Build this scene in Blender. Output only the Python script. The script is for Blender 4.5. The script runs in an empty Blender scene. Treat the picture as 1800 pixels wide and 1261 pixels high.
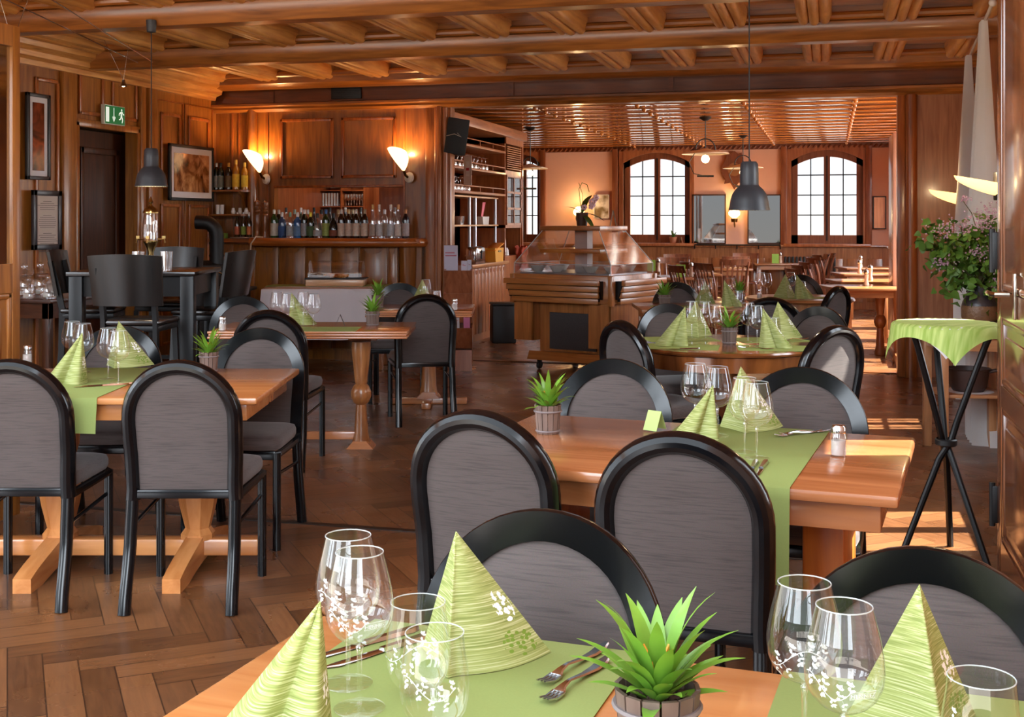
import bpy, bmesh, math, random
from mathutils import Vector, Matrix
R = math.radians
PI = math.pi
C = bpy.context.scene.collection
S = bpy.context.scene
# ---------------------------------------------------------------- camera, light, exposure
FPX, HY, EYE, YAW = 2090.0, 390.0, 1.42, R(15)     # focal length in px (1800 wide), horizon row, eye height
cam_d = bpy.data.cameras.new('camera'); cam = bpy.data.objects.new('camera', cam_d); C.objects.link(cam)
cam_d.sensor_width = 36; cam_d.lens = FPX / 1800 * 36; cam_d.shift_y = -(630.5 - HY) / 1800
cam_d.clip_start = .05; cam_d.clip_end = 200
cam.location = (0, 0, EYE); cam.rotation_euler = (R(90), 0, YAW)
S.camera = cam
S.view_settings.view_transform = 'Standard'; S.view_settings.look = 'None'
S.view_settings.gamma = 1; S.view_settings.use_curve_mapping = False
S.view_settings.exposure = 0.62
S.cycles.max_bounces = 7; S.cycles.diffuse_bounces = 4; S.cycles.glossy_bounces = 4
S.cycles.transparent_max_bounces = 28; S.cycles.transmission_bounces = 6
S.cycles.caustics_reflective = False; S.cycles.caustics_refractive = False
S.cycles.sample_clamp_indirect = 6; S.cycles.use_denoising = True
w = bpy.data.worlds.new('world'); S.world = w; w.use_nodes = True
_nt = w.node_tree; bg = _nt.nodes['Background']
# daylight: milky sky ahead, brighter to the sides and overhead, window-shaped glow patches added behind the viewer
def _n(op, a, b=None, c=None, clamp=False):
    n = _nt.nodes.new('ShaderNodeMath'); n.operation = op; n.use_clamp = clamp
    for i, v in enumerate((a, b, c)):
        if v is None: continue
        if isinstance(v, (int, float)): n.inputs[i].default_value = v
        else: _nt.links.new(v, n.inputs[i])
    return n.outputs[0]
_tc = _nt.nodes.new('ShaderNodeTexCoord'); _sx = _nt.nodes.new('ShaderNodeSeparateXYZ'); _nt.links.new(_tc.outputs['Generated'], _sx.inputs[0])
_x, _y, _z = _sx.outputs
def _ramp(v, a, b, lo, hi):
    m = _nt.nodes.new('ShaderNodeMapRange'); m.inputs['From Min'].default_value = a; m.inputs['From Max'].default_value = b; m.inputs['To Min'].default_value = lo; m.inputs['To Max'].default_value = hi
    _nt.links.new(v, m.inputs['Value']); return m.outputs[0]
_base = _n('ADD', _ramp(_y, .3, -.5, .95, 1.1), _n('ADD', _n('ADD', _ramp(_x, .3, .8, 0, 8.0), _ramp(_x, -.3, -.8, 0, 1.4)), _ramp(_z, .3, .8, 0, 1.1)))
_iy = _n('DIVIDE', 1, _n('MAXIMUM', _n('MULTIPLY', _y, -1), .05))
_u, _v = _n('MULTIPLY', _x, _iy), _n('MULTIPLY', _z, _iy)
_cell = _n('LESS_THAN', _n('ABSOLUTE', _n('SUBTRACT', _n('FRACT', _n('ADD', _n('MULTIPLY', _u, 1.1), 10)), .5)), .27)
_win_glow = _n('MULTIPLY', _n('MULTIPLY', _cell, _n('LESS_THAN', _y, -.25)), _n('MULTIPLY', _n('GREATER_THAN', _v, .10), _n('LESS_THAN', _v, .66)))
_low = _n('MULTIPLY', _n('LESS_THAN', _y, -.3), _n('LESS_THAN', _n('ABSOLUTE', _v), .10))
_gnd_glow = _n('MULTIPLY', _n('LESS_THAN', _y, -.3), _n('LESS_THAN', _v, -.10))  # added ground glow behind the viewer, lifts the ceiling
_nt.links.new(_n('ADD', _n('ADD', _n('MULTIPLY', _base, _n('SUBTRACT', 1, _n('MULTIPLY', _low, .8))), _n('MULTIPLY', _win_glow, 7.0)), _n('MULTIPLY', _gnd_glow, 2.6)), bg.inputs['Strength'])
_cr = _nt.nodes.new('ShaderNodeValToRGB'); _cr.color_ramp.elements[0].position = .47; _cr.color_ramp.elements[0].color = (1, .93, .82, 1); _cr.color_ramp.elements[1].position = .53; _cr.color_ramp.elements[1].color = (.82, .91, 1, 1)
_nt.links.new(_n('MULTIPLY_ADD', _z, .5, .5), _cr.inputs[0]); _nt.links.new(_cr.outputs[0], bg.inputs['Color'])
def light(name, kind, loc, energy, color=(1, 1, 1), **kw):
    l = bpy.data.lights.new(name, kind); l.energy = energy; l.color = color
    for k, v in kw.items(): setattr(l, k, v)
    o = bpy.data.objects.new(name, l); C.objects.link(o); o.location = loc; return o
sun = light('sun', 'SUN', (6, 14, 8), 24, (1, .95, .86), angle=R(.6))
SUN_DIR = Vector((.966, .259, 1.15)).normalized()      # towards the sun: to the right
sun.rotation_euler = SUN_DIR.to_track_quat('Z', 'Y').to_euler()
# ---------------------------------------------------------------- from picture measurements to places
CA, SA = math.cos(YAW), math.sin(YAW)
def CW(cx, d, z=0): return Vector((cx * CA - d * SA, cx * SA + d * CA, z))
def PD(px, d, z=0): return CW((px - 900) / FPX * d, d, z)
def PZ(px, py, z=.75): return PD(px, FPX * (EYE - z) / (py - HY), z)
def ZY(py, d): return EYE - (py - HY) / FPX * d
def onY(px, y):
    a = (px - 900) / FPX; d = y / (a * SA + CA); return d * (a * CA - SA), d
def onX(px, x):
    a = (px - 900) / FPX; d = x / (a * CA - SA); return d * (a * SA + CA), d
# ---------------------------------------------------------------- materials
MC = {}
def _new(name):
    m = bpy.data.materials.new(name); m.use_nodes = True; nt = m.node_tree
    return m, nt, nt.nodes['Principled BSDF'], nt.nodes.new, nt.links.new
def lin(c): return tuple((v / 12.92 if v <= .04045 else ((v + .055) / 1.055) ** 2.4) for v in (x / 255 for x in c))
def P(name, col, rough=.5, metal=0, spec=.5, coat=0, emis=None, es=0, noise=0, nscale=30, bump=0, alpha=1, trans=0, sheen=0, sss=0):
    if name in MC: return MC[name]
    m, nt, b, N, L = _new(name); c = lin(col)
    b.inputs['Base Color'].default_value = (*c, 1); b.inputs['Roughness'].default_value = rough
    b.inputs['Metallic'].default_value = metal; b.inputs['Specular IOR Level'].default_value = spec
    b.inputs['Coat Weight'].default_value = coat; b.inputs['Coat Roughness'].default_value = .12
    b.inputs['Alpha'].default_value = alpha; b.inputs['Transmission Weight'].default_value = trans
    if emis: b.inputs['Emission Color'].default_value = (*lin(emis), 1); b.inputs['Emission Strength'].default_value = es
    if noise or bump:
        tc = N('ShaderNodeTexCoord'); n = N('ShaderNodeTexNoise'); n.inputs['Scale'].default_value = nscale; n.inputs['Detail'].default_value = 4
        L(tc.outputs['Object'], n.inputs['Vector'])
        if noise:
            mx = N('ShaderNodeMix'); mx.data_type = 'RGBA'
            mx.inputs[6].default_value = (*[v * (1 - noise) for v in c], 1); mx.inputs[7].default_value = (*[min(1, v * (1 + noise)) for v in c], 1)
            L(n.outputs['Fac'], mx.inputs[0]); L(mx.outputs[2], b.inputs['Base Color'])
        if bump:
            bp = N('ShaderNodeBump'); bp.inputs['Strength'].default_value = bump; bp.inputs['Distance'].default_value = .004
            L(n.outputs['Fac'], bp.inputs['Height']); L(bp.outputs[0], b.inputs['Normal'])
    MC[name] = m; return m
def WOOD(name, c1, c2, axis='x', rough=.3, coat=.3, scale=2.2, across=11, bump=.12, knots=True):
    key = name + '_' + axis
    if key in MC: return MC[key]
    m, nt, b, N, L = _new(key); c1, c2 = lin(c1), lin(c2)
    tc = N('ShaderNodeTexCoord'); mp = N('ShaderNodeMapping'); oi = N('ShaderNodeObjectInfo')
    sc = {'x': (1, across, across), 'y': (across, 1, across), 'z': (across, across, 1)}[axis]
    mp.inputs['Scale'].default_value = sc
    ad = N('ShaderNodeVectorMath'); ad.operation = 'MULTIPLY_ADD'; ad.inputs[1].default_value = (7.3, 5.1, 9.7)
    cb = N('ShaderNodeCombineXYZ')
    for i in range(3): L(oi.outputs['Random'], cb.inputs[i])
    L(cb.outputs[0], ad.inputs[0]); L(tc.outputs['Object'], ad.inputs[2]); L(ad.outputs[0], mp.inputs['Vector'])
    n = N('ShaderNodeTexNoise'); n.inputs['Scale'].default_value = scale; n.inputs['Detail'].default_value = 6; n.inputs['Distortion'].default_value = .7
    L(mp.outputs[0], n.inputs['Vector'])
    n2 = N('ShaderNodeTexNoise'); n2.inputs['Scale'].default_value = 1.3; n2.inputs['Detail'].default_value = 2; L(ad.outputs[0], n2.inputs['Vector'])
    ad2 = N('ShaderNodeMath'); ad2.operation = 'MULTIPLY_ADD'; ad2.inputs[1].default_value = .45; L(n2.outputs['Fac'], ad2.inputs[0]); L(n.outputs['Fac'], ad2.inputs[2])
    cr = N('ShaderNodeValToRGB'); e = cr.color_ramp.elements
    e[0].position = .50; e[0].color = (*c1, 1); e[1].position = .95; e[1].color = (*c2, 1)
    L(ad2.outputs[0], cr.inputs[0]); out = cr.outputs[0]
    if knots:
        v = N('ShaderNodeTexVoronoi'); v.inputs['Scale'].default_value = 1.0
        mk = N('ShaderNodeMapping'); ks = {'x': (1.2, 5, 5), 'y': (5, 1.2, 5), 'z': (5, 5, 1.2)}[axis]; mk.inputs['Scale'].default_value = ks
        L(ad.outputs[0], mk.inputs['Vector']); L(mk.outputs[0], v.inputs['Vector'])
        k = N('ShaderNodeMapRange'); k.inputs['From Min'].default_value = .04; k.inputs['From Max'].default_value = .11; k.inputs['To Min'].default_value = .65; k.inputs['To Max'].default_value = 0
        L(v.outputs['Distance'], k.inputs['Value'])
        mx = N('ShaderNodeMix'); mx.data_type = 'RGBA'; mx.inputs[7].default_value = (*[q * .45 for q in c1], 1)
        L(k.outputs[0], mx.inputs[0]); L(out, mx.inputs[6]); out = mx.outputs[2]
    L(out, b.inputs['Base Color']); b.inputs['Roughness'].default_value = rough
    b.inputs['Coat Weight'].default_value = coat; b.inputs['Coat Roughness'].default_value = .15 if coat < 1 else .05
    if bump:
        bp = N('ShaderNodeBump'); bp.inputs['Strength'].default_value = bump; bp.inputs['Distance'].default_value = .003
        L(n.outputs['Fac'], bp.inputs['Height']); L(bp.outputs[0], b.inputs['Normal'])
    MC[key] = m; return m
def wbeam(a='x'): return WOOD('beam_pine', (112, 64, 24), (176, 110, 48), a, rough=.34, coat=.35)
def wjoist(a='y'): return WOOD('joist_pine', (186, 120, 54), (236, 178, 100), a, rough=.36, coat=.3)
def wpanel(a='z'): return WOOD('panel_wood', (128, 76, 28), (182, 118, 50), a, rough=.33, coat=.4, knots=False)
def wdark(a='z'): return WOOD('dark_door_wood', (52, 26, 12), (84, 44, 20), a, rough=.4, coat=.2, knots=False)
def wbar(a='z'): return WOOD('bar_wood', (110, 62, 20), (160, 98, 38), a, rough=.3, coat=.5, knots=False)
def wtable(a='x'): return WOOD('table_beech', (182, 112, 58), (216, 148, 90), a, rough=.24, coat=.4, scale=1.6, bump=.05, knots=False)
def wtable2(a='x'): return WOOD('table_oiled', (150, 88, 48), (196, 128, 82), a, rough=.22, coat=.5, scale=1.5, bump=.05, knots=False)
def wshelf(a='y'): return WOOD('shelf_wood', (132, 72, 36), (178, 108, 62), a, rough=.35, coat=.3, knots=False)
def wround(a='z'): return WOOD('walnut_veneer', (84, 44, 20), (156, 92, 44), a, rough=.16, coat=.7, scale=2.4, across=4, knots=False)
def wfar(a='x'): return WOOD('far_oak', (120, 70, 36), (172, 112, 66), a, rough=.3, coat=.4, knots=False)
def wsalad(a='x'): return WOOD('salad_bar_oak', (142, 84, 38), (190, 122, 64), a, rough=.33, coat=.3, knots=False)
def wgrey(a='z'): return WOOD('weathered_wood', (88, 70, 62), (128, 108, 98), a, rough=.7, coat=0, knots=False)
BLK = lambda: P('black_lacquer', (9, 10, 13), .17, spec=.42)
BLKW = lambda: P('black_painted_wood', (11, 11, 13), .38, spec=.35)
IRON = lambda: P('black_iron', (16, 16, 17), .5)
CHROME = lambda: P('polished_steel', (200, 200, 200), .16, metal=1)
STEEL = lambda: P('brushed_steel', (160, 162, 166), .35, metal=1)
WHITE = lambda: P('white_ceramic', (232, 228, 220), .2, coat=.4)
PLAST = lambda: P('wall_plaster', (222, 172, 146), .85, noise=.05, nscale=6)
def FABRIC(name='chair_fabric', c=(82, 71, 68)):
    if name in MC: return MC[name]
    m, nt, b, N, L = _new(name); c = lin(c)
    tc = N('ShaderNodeTexCoord'); mp = N('ShaderNodeMapping'); mp.inputs['Scale'].default_value = (5, 30, 120)
    n = N('ShaderNodeTexNoise'); n.inputs['Scale'].default_value = 2.2; n.inputs['Detail'].default_value = 5
    L(tc.outputs['Object'], mp.inputs['Vector']); L(mp.outputs[0], n.inputs['Vector'])
    w2 = N('ShaderNodeTexNoise'); w2.inputs['Scale'].default_value = 420; L(tc.outputs['Object'], w2.inputs['Vector'])
    cr = N('ShaderNodeValToRGB'); e = cr.color_ramp.elements
    e[0].position = .30; e[0].color = (*[v * .62 for v in c], 1); e[1].position = .52; e[1].color = (*c, 1)
    L(n.outputs['Fac'], cr.inputs[0])
    mx = N('ShaderNodeMix'); mx.data_type = 'RGBA'; mx.blend_type = 'MULTIPLY'; mx.inputs[0].default_value = .5
    L(cr.outputs[0], mx.inputs[6]); L(w2.outputs['Color'], mx.inputs[7])
    hs = N('ShaderNodeMix'); hs.data_type = 'RGBA'; hs.inputs[0].default_value = .35; L(mx.outputs[2], hs.inputs[6]); L(cr.outputs[0], hs.inputs[7])
    L(hs.outputs[2], b.inputs['Base Color']); b.inputs['Roughness'].default_value = .75; b.inputs['Sheen Weight'].default_value = .2
    bp = N('ShaderNodeBump'); bp.inputs['Strength'].default_value = .25; bp.inputs['Distance'].default_value = .001
    L(w2.outputs['Fac'], bp.inputs['Height']); L(bp.outputs[0], b.inputs['Normal'])
    MC[name] = m; return m
def GLASS(name='clear_glass', tint=(1, 1, 1), edge=.8, rough=.02, body=.012):
    if name in MC: return MC[name]
    m, nt, b, N, L = _new(name); nt.nodes.remove(b); out = nt.nodes['Material Output']
    tr = N('ShaderNodeBsdfTransparent'); tr.inputs[0].default_value = (*tint, 1)
    gl = N('ShaderNodeBsdfGlossy'); gl.inputs['Roughness'].default_value = rough; gl.inputs[0].default_value = (1, 1, 1, 1)
    lw = N('ShaderNodeLayerWeight'); lw.inputs[0].default_value = .32
    pw = N('ShaderNodeMath'); pw.operation = 'POWER'; pw.inputs[1].default_value = 2.2; L(lw.outputs['Facing'], pw.inputs[0])
    mr = N('ShaderNodeMath'); mr.operation = 'MULTIPLY_ADD'; mr.inputs[1].default_value = edge; mr.inputs[2].default_value = .045 + body; mr.use_clamp = True
    L(pw.outputs[0], mr.inputs[0]); mx = N('ShaderNodeMixShader'); L(mr.outputs[0], mx.inputs[0]); L(tr.outputs[0], mx.inputs[1]); L(gl.outputs[0], mx.inputs[2])
    L(mx.outputs[0], out.inputs[0]); MC[name] = m; return m
def math_node(nt, op, a, b=None, c=None):
    n = nt.nodes.new('ShaderNodeMath'); n.operation = op
    for i, v in enumerate((a, b, c)):
        if v is None: continue
        if isinstance(v, (int, float)): n.inputs[i].default_value = v
        else: nt.links.new(v, n.inputs[i])
    return n.outputs[0]
def PARQUET():
    m, nt, b, N, L = _new('herringbone_parquet')
    Wd, n = .105, 5
    tc = N('ShaderNodeTexCoord'); mp = N('ShaderNodeMapping'); mp.inputs['Rotation'].default_value = (0, 0, R(52)); mp.inputs['Scale'].default_value = (1 / Wd,) * 3
    L(tc.outputs['Object'], mp.inputs['Vector']); sx = N('ShaderNodeSeparateXYZ'); L(mp.outputs[0], sx.inputs[0])
    X, Y = sx.outputs[0], sx.outputs[1]; f = lambda *a: math_node(nt, *a)
    i, j = f('FLOOR', X), f('FLOOR', Y); fx, fy = f('SUBTRACT', X, i), f('SUBTRACT', Y, j)
    k = f('FLOORED_MODULO', f('SUBTRACT', i, j), 2 * n); hor = f('LESS_THAN', k, n - .5); ver = f('SUBTRACT', 1, hor)
    kv = f('SUBTRACT', 2 * n - 1, k)
    al = f('ADD', f('MULTIPLY', hor, f('ADD', k, fx)), f('MULTIPLY', ver, f('ADD', kv, fy)))
    ac = f('ADD', f('MULTIPLY', hor, fy), f('MULTIPLY', ver, fx))
    ida = f('SUBTRACT', i, f('MULTIPLY', hor, k)); idb = f('SUBTRACT', j, f('MULTIPLY', ver, kv))
    cb = N('ShaderNodeCombineXYZ'); L(ida, cb.inputs[0]); L(idb, cb.inputs[1]); L(hor, cb.inputs[2])
    wn = N('ShaderNodeTexWhiteNoise'); L(cb.outputs[0], wn.inputs['Vector'])
    g = N('ShaderNodeCombineXYZ'); L(f('MULTIPLY', al, .35), g.inputs[0]); L(f('MULTIPLY', ac, 3.2), g.inputs[1]); L(f('MULTIPLY', wn.outputs['Value'], 37), g.inputs[2])
    no = N('ShaderNodeTexNoise'); no.inputs['Scale'].default_value = 2.3; no.inputs['Detail'].default_value = 5; no.inputs['Distortion'].default_value = .6; L(g.outputs[0], no.inputs['Vector'])
    t = f('ADD', f('MULTIPLY', no.outputs['Fac'], .55), f('MULTIPLY', wn.outputs['Value'], .45))
    cr = N('ShaderNodeValToRGB'); e = cr.color_ramp.elements
    e[0].position = .22; e[0].color = (*lin((84, 52, 30)), 1); e[1].position = .82; e[1].color = (*lin((136, 90, 55)), 1); L(t, cr.inputs[0])
    ed = f('MINIMUM', f('MINIMUM', al, f('SUBTRACT', n, al)), f('MINIMUM', ac, f('SUBTRACT', 1, ac)))
    gap = f('LESS_THAN', ed, .022)
    mx = N('ShaderNodeMix'); mx.data_type = 'RGBA'; L(f('MULTIPLY', gap, .75), mx.inputs[0]); L(cr.outputs[0], mx.inputs[6]); mx.inputs[7].default_value = (*lin((34, 20, 12)), 1)
    L(mx.outputs[2], b.inputs['Base Color'])
    n2 = N('ShaderNodeTexNoise'); n2.inputs['Scale'].default_value = 2.5; n2.inputs['Detail'].default_value = 5; L(tc.outputs['Object'], n2.inputs['Vector'])
    mr = N('ShaderNodeMapRange'); mr.inputs['From Min'].default_value = .3; mr.inputs['From Max'].default_value = .7; mr.inputs['To Min'].default_value = .2; mr.inputs['To Max'].default_value = .42; L(n2.outputs['Fac'], mr.inputs['Value']); L(mr.outputs[0], b.inputs['Roughness'])
    b.inputs['Coat Weight'].default_value = .25; b.inputs['Coat Roughness'].default_value = .2
    bp = N('ShaderNodeBump'); bp.inputs['Strength'].default_value = .3; bp.inputs['Distance'].default_value = .002
    L(f('ADD', f('MULTIPLY', gap, -1), f('MULTIPLY', wn.outputs['Value'], .5)), bp.inputs['Height']); L(bp.outputs[0], b.inputs['Normal'])
    return m
def NAPKIN():
    if 'napkin' in MC: return MC['napkin']
    m, nt, b, N, L = _new('green_printed_paper'); uv = N('ShaderNodeUVMap'); uv.uv_map = 'UVMap'
    mp = N('ShaderNodeMapping'); mp.inputs['Scale'].default_value = (2.6, 95, 1); mp.inputs['Rotation'].default_value = (0, 0, R(8))
    L(uv.outputs[0], mp.inputs['Vector']); n = N('ShaderNodeTexNoise'); n.inputs['Scale'].default_value = 1; n.inputs['Detail'].default_value = 4; L(mp.outputs[0], n.inputs['Vector'])
    cr = N('ShaderNodeValToRGB'); e = cr.color_ramp.elements
    e[0].position = .33; e[0].color = (*lin((122, 134, 72)), 1); e[1].position = .72; e[1].color = (*lin((204, 206, 164)), 1)
    e2 = cr.color_ramp.elements.new(.52); e2.color = (*lin((154, 162, 98)), 1); L(n.outputs['Fac'], cr.inputs[0])
    # white blossom print low on the right-hand face, darker sprig beside it
    mp2 = N('ShaderNodeMapping'); mp2.inputs['Scale'].default_value = (30, 26, 1); L(uv.outputs[0], mp2.inputs['Vector'])
    v = N('ShaderNodeTexVoronoi'); v.inputs['Scale'].default_value = 1; v.voronoi_dimensions = '2D'; L(mp2.outputs[0], v.inputs['Vector'])
    sp = N('ShaderNodeSeparateXYZ'); L(uv.outputs[0], sp.inputs[0]); f = lambda *a: math_node(nt, *a)
    def near(u, vv, ru, rv): return f('LESS_THAN', f('ADD', f('POWER', f('ABSOLUTE', f('DIVIDE', f('SUBTRACT', sp.outputs[0], u), ru)), 2), f('POWER', f('ABSOLUTE', f('DIVIDE', f('SUBTRACT', sp.outputs[1], vv), rv)), 2)), 1)
    fl = f('MULTIPLY', near(.9, .42, .07, .12), f('LESS_THAN', v.outputs['Distance'], .42))
    gr = f('MULTIPLY', near(.88, .15, .09, .10), f('LESS_THAN', v.outputs['Distance'], .33))
    mx = N('ShaderNodeMix'); mx.data_type = 'RGBA'; L(fl, mx.inputs[0]); L(cr.outputs[0], mx.inputs[6]); mx.inputs[7].default_value = (*lin((240, 242, 240)), 1)
    my = N('ShaderNodeMix'); my.data_type = 'RGBA'; L(gr, my.inputs[0]); L(mx.outputs[2], my.inputs[6]); my.inputs[7].default_value = (*lin((112, 140, 52)), 1)
    L(my.outputs[2], b.inputs['Base Color']); b.inputs['Roughness'].default_value = .8; b.inputs['Specular IOR Level'].default_value = .2
    MC['napkin'] = m; return m
# ---------------------------------------------------------------- mesh builder
class B:
    def __init__(s): s.bm = bmesh.new()
    def _add(s, vs, fs, M=None, mi=0):
        v = [s.bm.verts.new(M @ Vector(p) if M else p) for p in vs]
        for f in fs:
            try: q = s.bm.faces.new([v[i] for i in f]); q.material_index = mi
            except ValueError: pass
        return v
    def box(s, x0, x1, y0, y1, z0, z1, M=None, bev=0, mi=0):
        if bev:
            t = bmesh.new(); vs = [t.verts.new(p) for p in ((x0,y0,z0),(x1,y0,z0),(x1,y1,z0),(x0,y1,z0),(x0,y0,z1),(x1,y0,z1),(x1,y1,z1),(x0,y1,z1))]
            for f in ((3,2,1,0),(4,5,6,7),(0,1,5,4),(1,2,6,5),(2,3,7,6),(3,0,4,7)): t.faces.new([vs[i] for i in f])
            bmesh.ops.bevel(t, geom=t.edges[:], offset=bev, segments=2, affect='EDGES', profile=.5)
            t.verts.index_update(); s._add([v.co.copy() for v in t.verts], [[v.index for v in f.verts] for f in t.faces], M, mi); t.free(); return s
        s._add(((x0,y0,z0),(x1,y0,z0),(x1,y1,z0),(x0,y1,z0),(x0,y0,z1),(x1,y0,z1),(x1,y1,z1),(x0,y1,z1)),
               ((3,2,1,0),(4,5,6,7),(0,1,5,4),(1,2,6,5),(2,3,7,6),(3,0,4,7)), M, mi); return s
    def cbox(s, cx, cy, cz, sx, sy, sz, M=None, bev=0, mi=0):
        return s.box(cx-sx/2, cx+sx/2, cy-sy/2, cy+sy/2, cz-sz/2, cz+sz/2, M, bev, mi)
    def lathe(s, prof, seg=24, M=None, cap=True, mi=0):
        vs, fs = [], []; n = len(prof)
        for r, z in prof:
            for k in range(seg): a = 2*PI*k/seg; vs.append((r*math.cos(a), r*math.sin(a), z))
        for i in range(n-1):
            for k in range(seg): k2 = (k+1) % seg; fs.append((i*seg+k, i*seg+k2, (i+1)*seg+k2, (i+1)*seg+k))
        if cap:
            if prof[0][0] > 1e-4: fs.append(tuple(range(seg-1, -1, -1)))
            if prof[-1][0] > 1e-4: fs.append(tuple((n-1)*seg+k for k in range(seg)))
        s._add(vs, fs, M, mi); return s
    def cyl(s, x, y, z0, z1, r, seg=16, M=None, r1=None):
        T = Matrix.Translation((x, y, 0)); return s.lathe([(r, z0), (r if r1 is None else r1, z1)], seg, (M @ T) if M else T)
    def sweep(s, pts, sec, closed=False, M=None, caps=True, up=None, mi=0, scale=None):
        """sec: list of (a,b) offsets in the frame (side, up) along the polyline pts"""
        pts = [Vector(p) for p in pts]; n = len(pts); m = len(sec); vs = []; pn = None
        for i, p in enumerate(pts):
            t = (pts[(i+1) % n] - pts[i-1]) if closed else (pts[min(i+1, n-1)] - pts[max(i-1, 0)])
            t.normalize()
            if up is not None: u = Vector(up); a = t.cross(u); a.normalize(); bb = a.cross(t)
            else:
                if pn is None:
                    u = Vector((0, 0, 1)) if abs(t.z) < .9 else Vector((1, 0, 0)); a = t.cross(u).normalized()
                else:
                    a = (pn - t * pn.dot(t)).normalized()
                bb = a.cross(t); pn = a
            k = scale[i] if scale else 1
            for (sa, sb) in sec: vs.append(p + a*sa*k + bb*sb*k)
        fs = []
        for i in range(n if closed else n-1):
            i2 = (i+1) % n
            for k in range(m): k2 = (k+1) % m; fs.append((i*m+k, i*m+k2, i2*m+k2, i2*m+k))
        if caps and not closed: fs.append(tuple(range(m-1, -1, -1))); fs.append(tuple((n-1)*m+k for k in range(m)))
        s._add(vs, fs, M, mi); return s
    def tube(s, pts, r, seg=8, closed=False, M=None, scale=None):
        return s.sweep(pts, [(r*math.cos(2*PI*k/seg), r*math.sin(2*PI*k/seg)) for k in range(seg)], closed, M, scale=scale)
    def prism(s, poly, y0, y1, M=None, plane='xz', mi=0):
        n = len(poly)
        if plane == 'xz': f = lambda p, q: (p[0], q, p[1])
        elif plane == 'yz': f = lambda p, q: (q, p[0], p[1])
        else: f = lambda p, q: (p[0], p[1], q)
        vs = [f(p, y0) for p in poly] + [f(p, y1) for p in poly]
        fs = [tuple(range(n)), tuple(range(2*n-1, n-1, -1))] + [(k, k+n, (k+1) % n + n, (k+1) % n) for k in range(n)]
        s._add(vs, fs, M, mi); return s
    def grid(s, fn, nu, nv, M=None, mi=0, closed=False):
        vs = [fn(i/(nu if closed else nu-1) , j/(nv-1)) for j in range(nv) for i in range(nu)]
        fs = [(j*nu+i, j*nu+(i+1) % nu, (j+1)*nu+(i+1) % nu, (j+1)*nu+i) for j in range(nv-1) for i in range(nu if closed else nu-1)]
        s._add(vs, fs, M, mi); return s
    def ball(s, c, r, seg=12, rings=8, M=None, sz=1):
        T = Matrix.Translation(c); T = M @ T if M else T
        return s.lathe([(max(1e-5, r*math.sin(PI*i/rings)), -r*sz*math.cos(PI*i/rings)) for i in range(rings+1)], seg, T, cap=False)
    def build(s, name, mat, parent=None, sharp=35, uv=None, flat=False):
        bm = s.bm; bmesh.ops.remove_doubles(bm, verts=bm.verts[:], dist=2e-5); bmesh.ops.recalc_face_normals(bm, faces=bm.faces[:])
        if not flat:
            for f in bm.faces: f.smooth = True
            sh = R(sharp)
            for e in bm.edges:
                e.smooth = not (len(e.link_faces) != 2 or e.calc_face_angle(0) > sh)
        me = bpy.data.meshes.new(name); bm.to_mesh(me); bm.free()
        for mm in (mat if isinstance(mat, (list, tuple)) else [mat]): me.materials.append(mm)
        o = bpy.data.objects.new(name, me); C.objects.link(o)
        if parent: o.parent = parent
        return o
def tag(o, label=None, cat=None, group=None, kind=None):
    if label: o['label'] = label
    if cat: o['category'] = cat
    if group: o['group'] = group
    if kind: o['kind'] = kind
    return o
def thing(name, label, cat, loc=(0, 0, 0), rz=0, group=None):
    o = bpy.data.objects.new(name, None); C.objects.link(o); o.empty_display_size = .1
    o.location = loc; o.rotation_euler = (0, 0, rz); return tag(o, label, cat, group)
def struct(name, b, m, **k):
    o = b.build(name, m, **k); o['kind'] = 'structure'; return o
KIDS = {}
def copy_tree(o, parent=None):
    c = o.copy(); C.objects.link(c)
    if parent: c.parent = parent
    for ch in list(o.children): copy_tree(ch, c)
    return c
class Proto:
    """builds one of a kind, later ones are copies of it and its parts"""
    def __init__(s, fn): s.fn = fn; s.o = None
    def at(s, loc, rz=0, label=None, group=None, scale=None):
        if s.o is None: s.o = s.fn(); o = s.o; s.used = True
        else: o = copy_tree(s.o)
        o.location = loc; o.rotation_euler = (0, 0, rz)
        if label: o['label'] = label
        if group: o['group'] = group
        if scale: o.scale = (scale, scale, scale)
        return o
def text_faces(body, size, extr=0):
    cu = bpy.data.curves.new('t', 'FONT'); cu.body = body; cu.size = size; cu.align_x = 'CENTER'; cu.align_y = 'CENTER'; cu.extrude = extr; cu.resolution_u = 3
    o = bpy.data.objects.new('t', cu); C.objects.link(o); bpy.context.view_layer.update()
    dg = bpy.context.evaluated_depsgraph_get(); me = bpy.data.meshes.new_from_object(o.evaluated_get(dg))
    vs = [v.co.copy() for v in me.vertices]; fs = [tuple(p.vertices) for p in me.polygons]
    bpy.data.objects.remove(o); bpy.data.curves.remove(cu); bpy.data.meshes.remove(me)
    return vs, fs
# ================================================================= THE SETTING
XL, XR, YB, YF, ZC = -6.34, 1.25, 11.45, 20.1, 3.0
ZC2 = 2.72
struct('floor', B().box(-9, 5, -1.5, YF + .2, -.06, 0), PARQUET())
# sloping strip where two parquet fields meet
o = struct('trim_1', B().box(XL, 1.2, 5.13, 5.17, .0005, .004), P('brass_strip_dark', (40, 26, 18), .4))
o = struct('trim_2', B().box(-4.2, .6, 11.62, 11.72, .0005, .012, bev=.004), WOOD('threshold_oak', (92, 52, 28), (128, 78, 44), 'x'))
def vbx(px, y=YB): return onY(px, y)[0]
def vly(px): return onX(px, XL)[0]
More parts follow.
